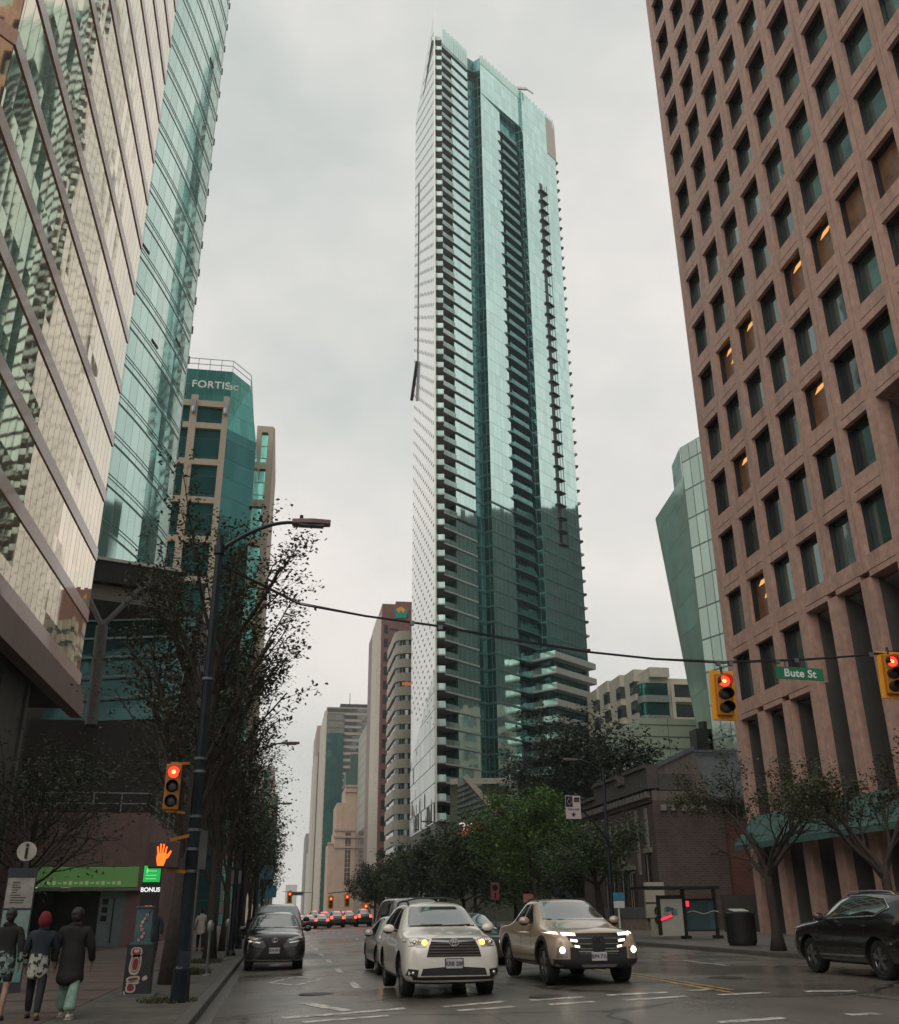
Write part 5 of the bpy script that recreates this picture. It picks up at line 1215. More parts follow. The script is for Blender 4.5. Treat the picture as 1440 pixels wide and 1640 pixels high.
p = at(1069, 1471, 45.4); m = MB().bar((p.x-.3, 45.42, p.z-.06), (p.x+.25, 45.42, p.z+.12), .04, .1); m.box(xm_+.1, xm_+.25, 45.88, 45.9, 1.8, 2.05); m.build('red_light_reflection', emit('red_reflection', (1, .05, .09), .8), q)  # reflections of red lights on the shelter, put in as glowing bars
# yellow-white board with black characters
p = at(1049, 1440, 50); t = thing('sign_board', 'cream upright sign board with black characters, left of the bus shelter', 'sign', (p.x, 50, .42))
zt_, zb_ = at(1049, 1413, 50).z, at(1049, 1470, 50).z
MB().box(p.x-.5, p.x+.54, 50, 50.2, zb_, zt_).box(p.x-.3, p.x+.3, 50.05, 50.15, .42, zb_).build('board', mat('board_cream', (.42, .40, .32), .6, var=.06), t)
z = (zt_+zb_)/2-.25; MB().box(p.x-.5, p.x+.54, 49.97, 49.99, z+.08, z+.14).build('divider', BLACK, t)
for i, c in enumerate('CU'): text_mesh(c, .52, .01, Mx.Translation((p.x+.1, 49.98, z-.24-.44*i)) @ Mx.Rotation(pi/2, 4, 'X') @ Mx.Rotation(-pi/2, 4, 'Z'), bold=.03).build('lettering', BLACK, t)
# litter bin
t = thing('litter_bin', 'round black slatted litter bin on the right pavement beside the spreading tree', 'litter bin', (17.0, 36.3, .42))
m = MB().lathe([(.62, 0), (.66, .1), (.68, 1.45), (.6, 1.5), (.6, 1.3), (.001, 1.3)], 20); m.build('body', mat('bin_black', (.014, .012, .012), .6), t, local=True)
m = MB()
for i in range(20): a = 2*pi*i/20; m.bar((.68*cos(a), .68*sin(a), .12), (.70*cos(a), .70*sin(a), 1.42), .07, .03)
m.build('slat', BLACK, t, local=True); t.scale = (.76, .76, .76); MB().slab([(-.5, -.45, 1.52), (.3, -.45, 1.52), (.35, .3, 1.62), (-.45, .3, 1.62)], .03, (0, 0, 1)).build('lid', PALE, t, local=True)
# small signs on posts among the trees
def postsign(px, py0, py1, Y, wd, label, col, sym=True):
    p = at(px, (py0+py1)/2, Y); t = thing('post_sign', label, 'traffic sign', (p.x, Y, .42), 0, 'small signs on posts by the right kerb')
    z0, z1 = at(px, py1, Y).z-.42, at(px, py0, Y).z-.42
    MB().cyl((0, .05, 0), (0, .05, z1), .04).build('post', GALV, t, local=True)
    MB().box(-wd/2, wd/2, -.02, .0, z0, z1).build('plate', col, t, local=True)
    if sym: m = MB(); m.lathe([(wd*.22, -.03), (wd*.34, -.03), (wd*.34, -.022), (wd*.22, -.022)], 16, None, (0, 0, z0+(z1-z0)*.68), 'Y'); m.bar((0, -.026, z0+.1), (0, -.026, z0+(z1-z0)*.4), .1, .01); m.build('symbol', BLACK, t, local=True)
DR = mat('sign_dull_red', (.33, .12, .12), .5, var=.1)
postsign(793, 1413, 1441, 72, .62, 'dull red sign with a black ring on a post among the right hand trees', DR)
postsign(846, 1432, 1446, 61, .62, 'small dull red sign peeking over the roof of the tan pickup', DR, False)
postsign(770, 1388, 1402, 99, .66, 'small dull red sign high among the right hand trees', DR, False)
p = at(990, 1440, 66.0); XCf = 25.6
t = thing('blue_notice', 'small blue and white notice board before the old brick hall', 'sign', (p.x, 66.0, .15))
zt_ = p.z; MB().box(p.x-.45, p.x+.45, 65.96, 66, zt_-.1, zt_+.4).build('plate', mat('notice_blue', (.03, .2, .28), .5), t); MB().box(p.x-.4, p.x+.4, 65.955, 65.995, zt_-.55, zt_-.12).box(p.x-.05, p.x+.05, 66, 66.08, .15, zt_).build('lower_plate', PALE, t)
# far signals and their gantry
def far_signal(px, py, Y, label):
    p = at(px, py, Y); r = dup(s1_, (p.x, Y, p.z-.5), 0, label, 'red traffic signals far down the street'); r.scale = (1.5, 1.5, 1.5); return p
pts_ = [far_signal(px, py, Y, lb) for px, py, Y, lb in ((530, 1440, 175, 'far red traffic signal left of the stone hotel base'), (556, 1437, 170, 'far red traffic signal before the stone hotel base'), (586, 1452, 150, 'far red traffic signal just left of the silver car roof'))]
t = thing('signal_gantry', 'slim dark gantry pole with a mast arm holding the far red traffic signals', 'gantry', (15.9, 172, .42))
m = MB(); m.cyl((15.9, 172, .4), (15.9, 172, 7), .14); m.tube([(15.9, 172, 6.6), (pts_[1].x, 171, pts_[1].z+.9), (pts_[0].x-.5, 175, pts_[0].z+.9)], .07); m.build('mast', POLE, t)
m = MB().cyl((pts_[2].x, 150.2, 0), (pts_[2].x, 150.2, pts_[2].z-.8), .08); m.build('post', POLE, t)
p = at(464, 1437, 250); r = dup(s1_, (p.x, 250, p.z), 0, 'dark far traffic signal hanging at the end of the street', 'red traffic signals far down the street'); r.scale = (2, 2, 2)
t = thing('far_sign_wire', 'thin far wire with a long dark sign across the end of the street', 'wire', (p.x, 250, p.z+1.8))
pa, pb_ = at(452, 1428, 250), at(500, 1430, 250); MB().tube([tuple(pa), tuple(pb_)], .06, 5).build('cable', BLACK, t); q0, q1 = at(468, 1432, 250), at(486, 1432, 250); MB().box(q0.x, q1.x, 249.9, 250, q0.z-.3, q0.z+.5).build('sign_plate', mat('far_sign', (.06, .1, .1), .5), t)
# banner signs far left
for i, (px, py, c, lb) in enumerate(((427, 1397, (.05, .16, .22), 'blue banner sign on the left kerb far lamp post'), (434, 1428, (.04, .2, .26), 'small bright blue shop sign far along the left pavement'))):
    p = at(px, py, 95+20*i); t_ = MB().box(p.x-.6, p.x+.6, p.y, p.y+.1, p.z-.6, p.z+.6); t_.cyl((p.x-.6, p.y+.05, .15), (p.x-.6, p.y+.05, p.z+.6), .05); one(t_, 'banner_sign', mat('banner%d' % i, c, .5), lb, 'sign', org=tuple(p))
# ------------------------------------------------------------------ vehicles (local axes: nose at -y)
TYRE = mat('tyre_rubber', (.014, .014, .014), .75, var=.2, scale=12); RIM = mat('alloy_rim', (.30, .29, .28), .3, .8, var=.15); RIMD = mat('dark_rim', (.06, .06, .06), .35, .7)
CLAD = mat('black_cladding', (.022, .023, .025), .55, var=.25, scale=8); CHROME = mat('chrome', (.62, .62, .60), .18, .95, var=.05)
def carglass(name, c, r=.05):
    m, n, b = nt(name); b.inputs['Base Color'].default_value = (*c, 1); b.inputs['Roughness'].default_value = r
    b.inputs['IOR'].default_value = 1.55; b.inputs['Specular IOR Level'].default_value = 1.; b.inputs['Coat Weight'].default_value = 1; b.inputs['Coat IOR'].default_value = 2.1; b.inputs['Coat Roughness'].default_value = .03
    return m
WSG = carglass('windscreen_glass', (.045, .06, .052)); SDG = carglass('side_glass', (.010, .013, .013)); LENS = carglass('lamp_lens', (.16, .14, .13), .1)
def paint(name, c, metal=.35, rough=.32, dirt=.35):
    m, n, b = nt(name); tc = nd(n, 'ShaderNodeTexCoord'); sx = nd(n, 'ShaderNodeSeparateXYZ'); n.links.new(tc.outputs['Object'], sx.inputs[0])
    ns = noise(n, tc.outputs['Object'], 3.5, 6, .65); fl = noise(n, tc.outputs['Object'], 420, 2, .5)
    low = mth(n, 'MULTIPLY', mth(n, 'SUBTRACT', 1., ramp(n, sx.outputs[2], .25, .75)), ramp(n, ns.outputs['Fac'], .3, .65))
    k = mixc(n, mth(n, 'MULTIPLY', fl.outputs['Fac'], .25), c, tuple(min(1, x*1.3) for x in c))
    k = mixc(n, mth(n, 'MULTIPLY', low, dirt), k, (.10, .085, .07)); n.links.new(k, b.inputs['Base Color'])
    b.inputs['Metallic'].default_value = metal
    n.links.new(mth(n, 'ADD', rough, mth(n, 'MULTIPLY', low, .3)), b.inputs['Roughness']); b.inputs['Coat Weight'].default_value = .9; b.inputs['Coat Roughness'].default_value = .06
    return m
def evalmesh(o):
    bpy.context.view_layer.update(); return bpy.data.meshes.new_from_object(o.evaluated_get(bpy.context.evaluated_depsgraph_get()))
def loft(st):
    m = MB(); n = 0
    for (y, zb, zbelt, zt, wb, wl, wt) in st:
        h = [(0, zb), (wb*.82, zb), (wb*.985, zb+.10), (wb, (zb+zbelt)/2+.02), (wl, zbelt), (wt, zt-.055), (wt*.80, zt-.005), (0, zt+.015)]
        ring = [(x, y, z) for x, z in h]+[(-x, y, z) for x, z in h[-2:0:-1]]; n = len(ring); m.v += ring
    k = len(st)
    for i in range(k-1):
        for j in range(n): m.f.append((i*n+j, i*n+(j+1) % n, (i+1)*n+(j+1) % n, (i+1)*n+j))
    m.f += [list(range(n))[::-1], [(k-1)*n+j for j in range(n)]]; m.m = [0]*len(m.f); m.uv = [None]*len(m.f); return m
class Car:
    def __init__(s, name, label, cat, loc, rz, st, pm, axles, Rw, track, group=None, rim=RIM, arch=.075):
        s.t = thing(name, label, cat, loc, rz, group); s.st = st
        tmp = loft(st).build('tmp', pm); tmp.modifiers.new('s', 'SUBSURF').levels = 3
        cu = MB()
        for y in axles: cu.cyl((-1.3, y, Rw), (-(track-.30), y, Rw), Rw+arch, None, 26); cu.cyl((track-.30, y, Rw), (1.3, y, Rw), Rw+arch, None, 26)
        co_ = cu.build('cut', BLACK); bo = tmp.modifiers.new('b', 'BOOLEAN'); bo.object = co_; bo.operation = 'DIFFERENCE'; bo.solver = 'EXACT'
        me = evalmesh(tmp); bpy.data.objects.remove(co_); bpy.data.objects.remove(tmp)
        b = bpy.data.objects.new('body', me); C.objects.link(b); b.parent = s.t; me.name = 'body'
        me.materials.clear(); me.materials.append(pm); me.materials.append(BLACK)
        for p in me.polygons:
            p.use_smooth = True
            if p.material_index > 0: p.material_index = 1
            c = p.center
            if any(abs(hypot(c.y-y, c.z-Rw)-(Rw+arch)) < .03 or (hypot(c.y-y, c.z-Rw) < Rw+arch and abs(c.x) < track-.2) for y in axles) and p.normal.z < .3 and abs(c.x) < track+.02 and abs(p.normal.x) < .98 or (p.normal.z < -.9 and c.z < .4): p.material_index = 1
        me.set_sharp_from_angle(angle=R(38))
        bm = bmesh.new(); bm.from_mesh(me); s.bvh = BVHTree.FromBMesh(bm); bm.free(); s.body = b
        for y in axles:
            for sd in (-1, 1):
                w_ = MB(); x0 = sd*(track-.24); x1 = sd*track
                pr = [(Rw*.62, x0), (Rw*.95, x0), (Rw, x0+sd*.03), (Rw, x1-sd*.03), (Rw*.95, x1), (Rw*.66, x1-sd*.004), (Rw*.64, x1-sd*.03)]
                w_.lathe(pr, 30, None, (0, y, Rw), 'X'); wo = w_.build('wheel', TYRE, s.t, local=True, smooth='auto')
                r_ = MB(); r_.lathe([(.001, x1-sd*.05), (Rw*.62, x1-sd*.09), (Rw*.66, x1-sd*.03), (Rw*.62, x1-sd*.02), (Rw*.58, x1-sd*.05)], 24, None, (0, y, Rw), 'X')
                for q in range(5):
                    for dq in (-.13, .13):
                        a = q*2*pi/5+.3+dq; r_.bar((x1-sd*.02, y+.06*cos(a), Rw+.06*sin(a)), (x1-sd*.015, y+Rw*.62*cos(a), Rw+Rw*.62*sin(a)), .045, .03)
                r_.lathe([(.001, x1), (.05, x1-sd*.005), (.06, x1-sd*.04)], 12, None, (0, y, Rw), 'X'); r_.build('rim', rim, wo, local=True, smooth='auto')
    def drape(s, name, poly, view, mt, off=.006, step=.06, parent=None, smooth=True, thick=.012):
        P2 = [V(p) for p in poly]; vs, n = [], len(P2)
        for i in range(n):
            a, b = P2[i], P2[(i+1) % n]; k = max(1, int((b-a).length/step))
            vs += [a+(b-a)*(j/k) for j in range(k)]
        nb = len(vs); es = [(i, (i+1) % nb) for i in range(nb)]
        x0, x1 = min(p.x for p in P2), max(p.x for p in P2); y0, y1 = min(p.y for p in P2), max(p.y for p in P2)
        def inside(p):
            c = False
            for i in range(n):
                a, b = P2[i], P2[i-1]
                if (a.y > p.y) != (b.y > p.y) and p.x < (b.x-a.x)*(p.y-a.y)/(b.y-a.y)+a.x: c = not c
            return c
        y = y0+step*.5
        while y < y1:
            x = x0+step*.5
            while x < x1:
                p = V((x, y))
                if inside(p) and all((p-q).length > step*.35 for q in vs[:nb]): vs.append(p)
                x += step
            y += step
        r = delaunay_2d_cdt(vs, es, [], 1, 1e-5); ov, of = r[0], r[2]
        O = {'F': (V((0, -6, 0)), V((0, 1, 0)), lambda p: V((p.x, 0, p.y))), 'B': (V((0, 6, 0)), V((0, -1, 0)), lambda p: V((p.x, 0, p.y))),
             'L': (V((-4, 0, 0)), V((1, 0, 0)), lambda p: V((0, p.x, p.y))), 'R': (V((4, 0, 0)), V((-1, 0, 0)), lambda p: V((0, p.x, p.y))), 'T': (V((0, 0, 5)), V((0, 0, -1)), lambda p: V((p.x, p.y, 0)))}[view]
        out, last = [], None; N_ = []
        for p in ov:
            o = O[0]+O[2](p); h = s.bvh.ray_cast(o, O[1])
            if h[0] is None:
                q = s.bvh.find_nearest(o+O[1]*(4 if view in 'FB' else 3)); loc, nn = q[0], q[1]
            else: loc, nn = h[0], h[1]
            if nn.dot(O[1]) > 0: nn = -nn
            out.append(loc-O[1]*off*.6+nn*off*.6); N_.append(nn)
        m = MB(); fs = []
        for f in of:
            f = list(f); a, b, c = (out[i] for i in f[:3])
            if (b-a).cross(c-a).dot(O[1]) > 0: f = f[::-1]
            fs.append(f)
        m.add([tuple(p) for p in out], fs)
        if thick:
            bk = [tuple(p+O[1]*thick) for p in out[:nb]]; k = len(m.v); m.v += bk
            for i in range(nb): m.f.append([i, (i+1) % nb, k+(i+1) % nb, k+i]); m.m.append(0); m.uv.append(None)
        return m.build(name, mt, parent or s.t, local=True, smooth='auto' if smooth else False)
    def outline(s, name, poly, view, mt, r=.014):
        P2 = [V(p) for p in poly]; L = []; sg = 1 if view == 'R' else -1
        for i in range(len(P2)):
            a, b = P2[i], P2[(i+1) % len(P2)]; k = max(1, int((b-a).length/.08))
            for j in range(k):
                p = a+(b-a)*(j/k); h = s.bvh.ray_cast(V((sg*4, p.x, p.y)), V((-sg, 0, 0)))
                if h[0]: L.append(h[0]+V((sg*.012, 0, 0)))
        m = MB(); m.tube([tuple(p) for p in L+[L[0]]], r, 6, caps=False); return m.build(name, mt, s.t, local=True, smooth=True)
    def mir(s, name, poly, view, mt, **k):       # the same shape on both sides
        if view in 'LR': return [s.drape(name, poly, v, mt, **k) for v in 'LR']
        return [s.drape(name, [(q*a, b) for a, b in poly], view, mt, **k) for q in (1, -1)]
    def add(s, mb, name, mt, parent=None, **k): return mb.build(name, mt, parent or s.t, local=True, **k)
def rail(c, x, y0, y1, mt, r=.02, h=.055):
    def rz_(y): q = c.bvh.ray_cast(V((x, y, 4)), V((0, 0, -1))); return q[0].z if q[0] else 1.7
    for sd in (-1, 1):
        m = MB(); Y = [y0, y0+.12, y0+.35, (y0+y1)/2, y1-.35, y1-.12, y1]; m.tube([(sd*x, y, rz_(y)+(h if 0 < i < 6 else 0)) for i, y in enumerate(Y)], r, 6); c.add(m, 'roof_rail', mt)
def mirror(c, x, y, z, pm, sz=.13):
    for sd in (-1, 1):
        m = MB(); m.ell((sd*(x+.12), y, z), (.125, .085, .085), 12, 8); o = c.add(m, 'mirror', pm, smooth=True)
        m = MB(); m.bar((sd*(x-.06), y, z-.05), (sd*(x+.06), y, z-.03), .05, .04); m.ell((sd*(x+.12), y+.012, z-.025), (.115, .085, .075), 10, 6); c.add(m, 'mirror_base', CLAD, o, smooth='auto')
def plate(c, y, z, txt, w=.16, view=-1):
    m = MB(); m.box(-w, w, y-.008, y+.03, z-.08, z+.08); o = c.add(m, 'number_plate', mat('plate_white', (.50, .48, .46), .5, var=.08) if 'plate_white' not in bpy.data.materials else bpy.data.materials['plate_white'], bevel=.006)
    M_ = Mx.Translation((0, y-.012*1, z)) @ Mx.Rotation(pi/2, 4, 'X'); c.add(text_mesh(txt, .10, .002, M_, bold=.003), 'lettering', mat('plate_blue', (.06, .07, .14), .5) if 'plate_blue' not in bpy.data.materials else bpy.data.materials['plate_blue'], o)
    return o
def front_y(c, x, z):
    h = c.bvh.ray_cast(V((x, -6, z)), V((0, 1, 0))); return h[0].y if h[0] else -2.3
def lamp(c, name, pts, em, par, y_off=.012, r=.05):
    for x, z in pts:
        y = front_y(c, x, z)-y_off; m = MB(); m.lathe([(.001, -.03), (r*.7, -.025), (r, .01)], 14, None, (x, y, z), 'Y'); c.add(m, name, em, par, smooth=True)

# station: y, z bottom, z belt, z top, half widths at sill / belt / top
SUVS = [(-2.41, .40, .68, .76, .62, .66, .56), (-2.38, .30, .84, .93, .78, .78, .66), (-2.28, .25, .95, 1.04, .90, .86, .72), (-2.05, .23, 1.02, 1.10, .95, .91, .76), (-1.5, .23, 1.06, 1.15, .96, .93, .78), (-1.12, .23, 1.09, 1.20, .965, .93, .77),
        (-.98, .23, 1.10, 1.27, .965, .93, .75), (-.30, .23, 1.12, 1.63, .965, .92, .66), (-.12, .23, 1.12, 1.68, .965, .92, .65), (.5, .23, 1.13, 1.725, .965, .92, .65), (1.5, .24, 1.15, 1.70, .965, .92, .64), (2.05, .26, 1.17, 1.64, .95, .90, .62), (2.30, .30, 1.16, 1.30, .92, .88, .68), (2.42, .38, .98, 1.08, .86, .84, .70), (2.45, .50, .85, .92, .80, .78, .62)]
SED = [(-2.38, .36, .56, .62, .60, .62, .52), (-2.35, .24, .66, .74, .76, .74, .62), (-2.2, .2, .74, .82, .86, .82, .68), (-1.6, .19, .82, .91, .91, .87, .72), (-1.0, .19, .87, .98, .915, .88, .73), (-.85, .19, .88, 1.03, .915, .88, .70), (-.1, .19, .91, 1.37, .915, .87, .58), (.15, .19, .92, 1.42, .915, .87, .57), (.7, .19, .93, 1.43, .915, .87, .57), (1.35, .2, .95, 1.22, .91, .87, .60), (1.75, .22, .96, 1.04, .90, .85, .66), (2.2, .26, .94, 1.0, .86, .82, .66), (2.36, .34, .84, .90, .80, .78, .62), (2.40, .44, .70, .76, .74, .72, .58)]
PICK = [(-2.46, .42, .66, .74, .64, .66, .56), (-2.42, .34, .86, .93, .80, .78, .66), (-2.30, .30, .95, 1.02, .92, .87, .74), (-2.0, .29, 1.00, 1.07, .955, .90, .78), (-1.4, .29, 1.05, 1.13, .96, .92, .79), (-1.10, .29, 1.07, 1.18, .96, .92, .78), (-.96, .29, 1.08, 1.24, .96, .92, .75), (-.28, .29, 1.10, 1.60, .96, .91, .65), (-.1, .29, 1.10, 1.65, .96, .91, .64), (.6, .29, 1.12, 1.67, .96, .91, .64), (.85, .29, 1.13, 1.63, .96, .91, .63), (1.35, .3, 1.14, 1.22, .96, .91, .72), (1.5, .3, 1.13, 1.17, .96, .92, .80), (2.2, .33, 1.10, 1.14, .95, .92, .80), (2.48, .38, 1.06, 1.10, .90, .87, .76), (2.52, .5, .95, 1.0, .82, .80, .68)]
# --- white SUV
PW = paint('pearl_white_paint', (.84, .78, .71), .05, .28)
c = Car('suv', 'white SUV with lit amber lamps waiting at the crosswalk, left of the tan pickup', 'car', (3.33, 22.15, .115), R(.8), SUVS, PW, (-1.46, 1.33), .375, .90)
c.drape('windscreen', [(-.70, 1.235), (.70, 1.235), (.66, 1.36), (.575, 1.62), (-.575, 1.62), (-.66, 1.36)], 'F', WSG)
c.drape('windscreen_top_band', [(-.12, 1.565), (.44, 1.565), (.40, 1.612), (-.10, 1.612)], 'F', BLACK, off=.016, thick=0)
c.mir('side_window', [(-.68, 1.18), (.1, 1.20), (.1, 1.58), (-.08, 1.57)], 'L', SDG); c.mir('side_window', [(.18, 1.20), (.95, 1.21), (.95, 1.60), (.18, 1.59)], 'L', SDG); c.mir('side_window', [(1.03, 1.22), (1.75, 1.28), (1.65, 1.55), (1.03, 1.59)], 'L', SDG)
g_ = c.drape('grille', [(-.40, 1.04), (.40, 1.04), (.48, .90), (.53, .72), (-.53, .72), (-.48, .90)], 'F', mat('grille_dark', (.035, .022, .02), .45, .3))
m = MB()
for i in range(5): 
    z = .745+.05*i; w_ = .50-.012*i
    P = [(w_*(j/5-1), front_y(c, w_*(j/5-1), z)-.02, z) for j in range(11)]; m.tube(P, .010, 4)
c.add(m, 'grille_slat', mat('slat_grey', (.12, .10, .09), .35, .6), g_)
m = MB()
for j in range(12): a, b = -.43+.86*j/12, -.43+.86*(j+1)/12; m.bar((a, front_y(c, a, .985)-.025, .985+.018*abs(a)/.4), (b, front_y(c, b, .985)-.025, .985+.018*abs(b)/.4), .03, .042)
c.add(m, 'chrome_bar', CHROME, g_)
m = MB(); ye = front_y(c, 0, .97)-.05
for rx, rz_, ox, oz in ((.088, .062, 0, 0), (.03, .058, 0, 0), (.066, .028, 0, .026)):
    m.tube([(ox+rx*cos(a*pi/12), ye, .97+oz+rz_*sin(a*pi/12)) for a in range(25)], .010, 5, caps=False)
c.add(m, 'emblem', CHROME, g_)
c.drape('lower_intake', [(-.60, .52), (-.2, .545), (.2, .545), (.60, .52), (.64, .40), (-.64, .40)], 'F', CLAD)
c.drape('bumper_valance', [(-.86, .38), (.86, .38), (.80, .24), (-.80, .24)], 'F', CLAD)
for sd in (-1, 1):
    h = c.drape('headlight', [(sd*x, z) for x, z in ((.46, 1.02), (.62, 1.055), (.88, 1.045), (.905, .97), (.86, .90), (.55, .885))], 'F', LENS)
    lamp(c, 'lamp_bulb', [(sd*.56, .965)], AMBER, h, .02, .058); lamp(c, 'projector', [(sd*.74, .965)], CHROME, h, .006, .05)
    f_ = c.drape('fog_lamp', [(sd*x, z) for x, z in ((.68, .50), (.86, .52), (.90, .40), (.70, .37))], 'F', CLAD); lamp(c, 'lamp_bulb', [(sd*.78, .445)], CHROME, f_, .008, .04)
plate(c, front_y(c, 0, .60)-.02, .60, 'KR8 20P')
c.add(MB().box(-.18, .18, front_y(c, 0, .6)-.012, front_y(c, 0, .6)+.05, .505, .695), 'plate_frame', CLAD)
mirror(c, .93, -.62, 1.20, PW)
rail(c, .56, -.1, 1.75, CLAD, .022, .06)
m = MB(); m.tube([(-.56, .35, 1.745), (-.3, .35, 1.80), (.3, .35, 1.80), (.56, .35, 1.745)], .022, 6); c.add(m, 'roof_bar', CLAD)
m = MB(); 
for x in (-.35, .25): m.tube([(x-.32, front_y(c, x-.3, 1.25)-.02, 1.245), (x+.1, front_y(c, x, 1.25)-.025, 1.262), (x+.35, front_y(c, x+.3, 1.27)-.02, 1.272)], .012, 5)
c.add(m, 'wiper', CLAD)
for s_ in 'LR': c.drape('sill_cladding', [(-1.0, .24), (.9, .25), (.9, .36), (-1.0, .35)], s_, CLAD); c.drape('door_gap', [(.115, .4), (.125, .4), (.125, 1.18), (.115, 1.18)], s_, BLACK, off=.004, thick=0); c.drape('door_gap', [(-.74, .4), (-.73, .4), (-.70, 1.15), (-.71, 1.15)], s_, BLACK, off=.004, thick=0); c.drape('door_handle', [(-.05, .98), (.08, .98), (.08, 1.01), (-.05, 1.01)], s_, CHROME, off=.02); c.drape('door_handle', [(.82, 1.0), (.95, 1.0), (.95, 1.03), (.82, 1.03)], s_, CHROME, off=.02)
# --- tan pickup
PT_ = paint('tan_paint', (.47, .36, .26), .3, .3)
c = Car('pickup', 'tan pickup truck with a stepped grille and many small lit front lamps', 'pickup truck', (6.42, 23.0, .225), R(1.5), PICK, PT_, (-1.52, 1.48), .385, .90)
c.drape('windscreen', [(-.70, 1.225), (.70, 1.225), (.66, 1.34), (.57, 1.59), (-.57, 1.59), (-.66, 1.34)], 'F', WSG)
c.mir('side_window', [(-.66, 1.16), (.12, 1.18), (.12, 1.55), (-.05, 1.54)], 'L', SDG); c.mir('side_window', [(.2, 1.18), (.92, 1.20), (.80, 1.54), (.2, 1.55)], 'L', SDG)
c.mir('bed_liner', [(1.5, 1.135), (2.3, 1.115), (2.3, 1.09), (1.5, 1.11)], 'L', CLAD, off=.01)
g_ = c.drape('grille', [(-.66, .975), (.66, .975), (.62, .86), (.46, .68), (.42, .60), (-.42, .60), (-.46, .68), (-.62, .86)], 'F', mat('pickup_grille', (.014, .014, .015), .3))
m = MB()
for z, w_ in ((.88, .5), (.78, .42), (.69, .40)):
    for a, b in ((-w_, -.14), (.14, w_)): m.bar((a, front_y(c, a, z)-.02, z), (b, front_y(c, b, z)-.02, z), .015, .016)
for sd in (-1, 1): m.bar((sd*.12, front_y(c, 0, .63)-.02, .635), (sd*.42, front_y(c, .42, .63)-.02, .64), .02, .03)
c.add(m, 'grille_slat', CHROME, g_)
m = MB(); ye = front_y(c, 0, .87)-.03; m.tube([(.11*cos(a*pi/12), ye, .87+.066*sin(a*pi/12)) for a in range(25)], .008, 5, caps=False); m.bar((-.05, ye, .825), (-.03, ye, .915), .018, .012); m.bar((.03, ye, .825), (.05, ye, .915), .018, .012); m.bar((-.04, ye, .862), (.04, ye, .878), .012, .016); c.add(m, 'emblem', mat('dark_chrome', (.10, .10, .10), .2, .9), g_)
for sd in (-1, 1):
    for (x0, x1, z0, z1) in ((.78, .92, .955, .995), (.46, .72, .925, .975), (.44, .58, .81, .855), (.40, .50, .705, .745)):
        c.drape('headlight', [(sd*x0, z0), (sd*x1, z0+.015), (sd*x1, z1+.015), (sd*x0, z1)], 'F', DRLW, off=.016, step=.05)
    f_ = c.drape('fog_lamp', [(sd*x, z) for x, z in ((.64, .72), (.85, .72), (.86, .52), (.66, .52))], 'F', LENS); lamp(c, 'lamp_bulb', [(sd*.755, .665)], HEADW, f_, .015, .062)
c.drape('front_cladding', [(-.90, .50), (-.60, .50), (-.60, .72), (-.44, .72), (-.40, .59), (.40, .59), (.44, .72), (.60, .72), (.60, .50), (.90, .50), (.86, .32), (-.86, .32)], 'F', CLAD, off=.010)
c.drape('skid_plate', [(-.38, .40), (.38, .40), (.34, .355), (-.34, .355)], 'F', METAL_G, off=.02)
plate(c, front_y(c, 0, .55)-.03, .545, 'RP4 71L')
mirror(c, .93, -.60, 1.21, PT_)
rail(c, .56, -.1, .85, CLAD, .018, .04)
for s_ in 'LR':
    c.drape('sill_cladding', [(-1.08, .30), (1.0, .31), (1.0, .42), (-1.08, .42)], s_, CLAD)
    for q in ((-.74, -.71), (.14, .14), (.98, .96)): c.drape('door_gap', [(q[0], .44), (q[0]+.012, .44), (q[1]+.012, 1.13), (q[1], 1.13)], s_, BLACK, off=.004, thick=0)
    for y in (-.06, .76): c.drape('door_handle', [(y, .99), (y+.15, .99), (y+.15, 1.02), (y, 1.02)], s_, PT_, off=.022)
    for y in (-1.52, 1.48):
        o_ = [(y+.55*cos(a*pi/12), .385+.55*sin(a*pi/12)) for a in range(-1, 14)]; i_ = [(y+.462*cos(a*pi/12), .385+.462*sin(a*pi/12)) for a in range(13, -2, -1)]
        c.drape('arch_trim', o_+i_, s_, CLAD, off=.008, step=.08)
# --- parked black crossover with a pointed grille
PB = paint('black_paint', (.010, .010, .011), .2, .2, .3)
S2 = [(a, b, d*.97, e*.965, f_, g2, h2) for a, b, d, e, f_, g2, h2 in SUVS]
c = Car('crossover', 'black crossover parked at the left kerb, facing the viewer', 'car', (-.06, 34.7, .025), R(.5), S2, PB, (-1.44, 1.33), .365, .89, rim=RIMD)
c.drape('windscreen', [(-.69, 1.20), (.69, 1.20), (.65, 1.32), (.57, 1.555), (-.57, 1.555), (-.65, 1.32)], 'F', WSG)
c.mir('side_window', [(-.68, 1.15), (.1, 1.17), (.1, 1.52), (-.08, 1.51)], 'L', SDG); c.mir('side_window', [(.18, 1.17), (1.6, 1.2), (1.5, 1.5), (.18, 1.53)], 'L', SDG)
g_ = c.drape('grille', [(-.42, .93), (.42, .93), (.26, .70), (.52, .33), (-.52, .33), (-.26, .70)], 'F', mat('spindle_grille', (.012, .010, .010), .5))
m = MB(); ye = front_y(c, 0, .86)-.03; m.bar((.01, ye, .92), (-.05, ye, .80), .025, .012); m.bar((-.055, ye, .80), (.06, ye, .815), .012, .022); m.tube([(.085*cos(a*pi/12), ye, .86+.06*sin(a*pi/12)) for a in range(25)], .006, 5, caps=False); c.add(m, 'emblem', CHROME, g_)
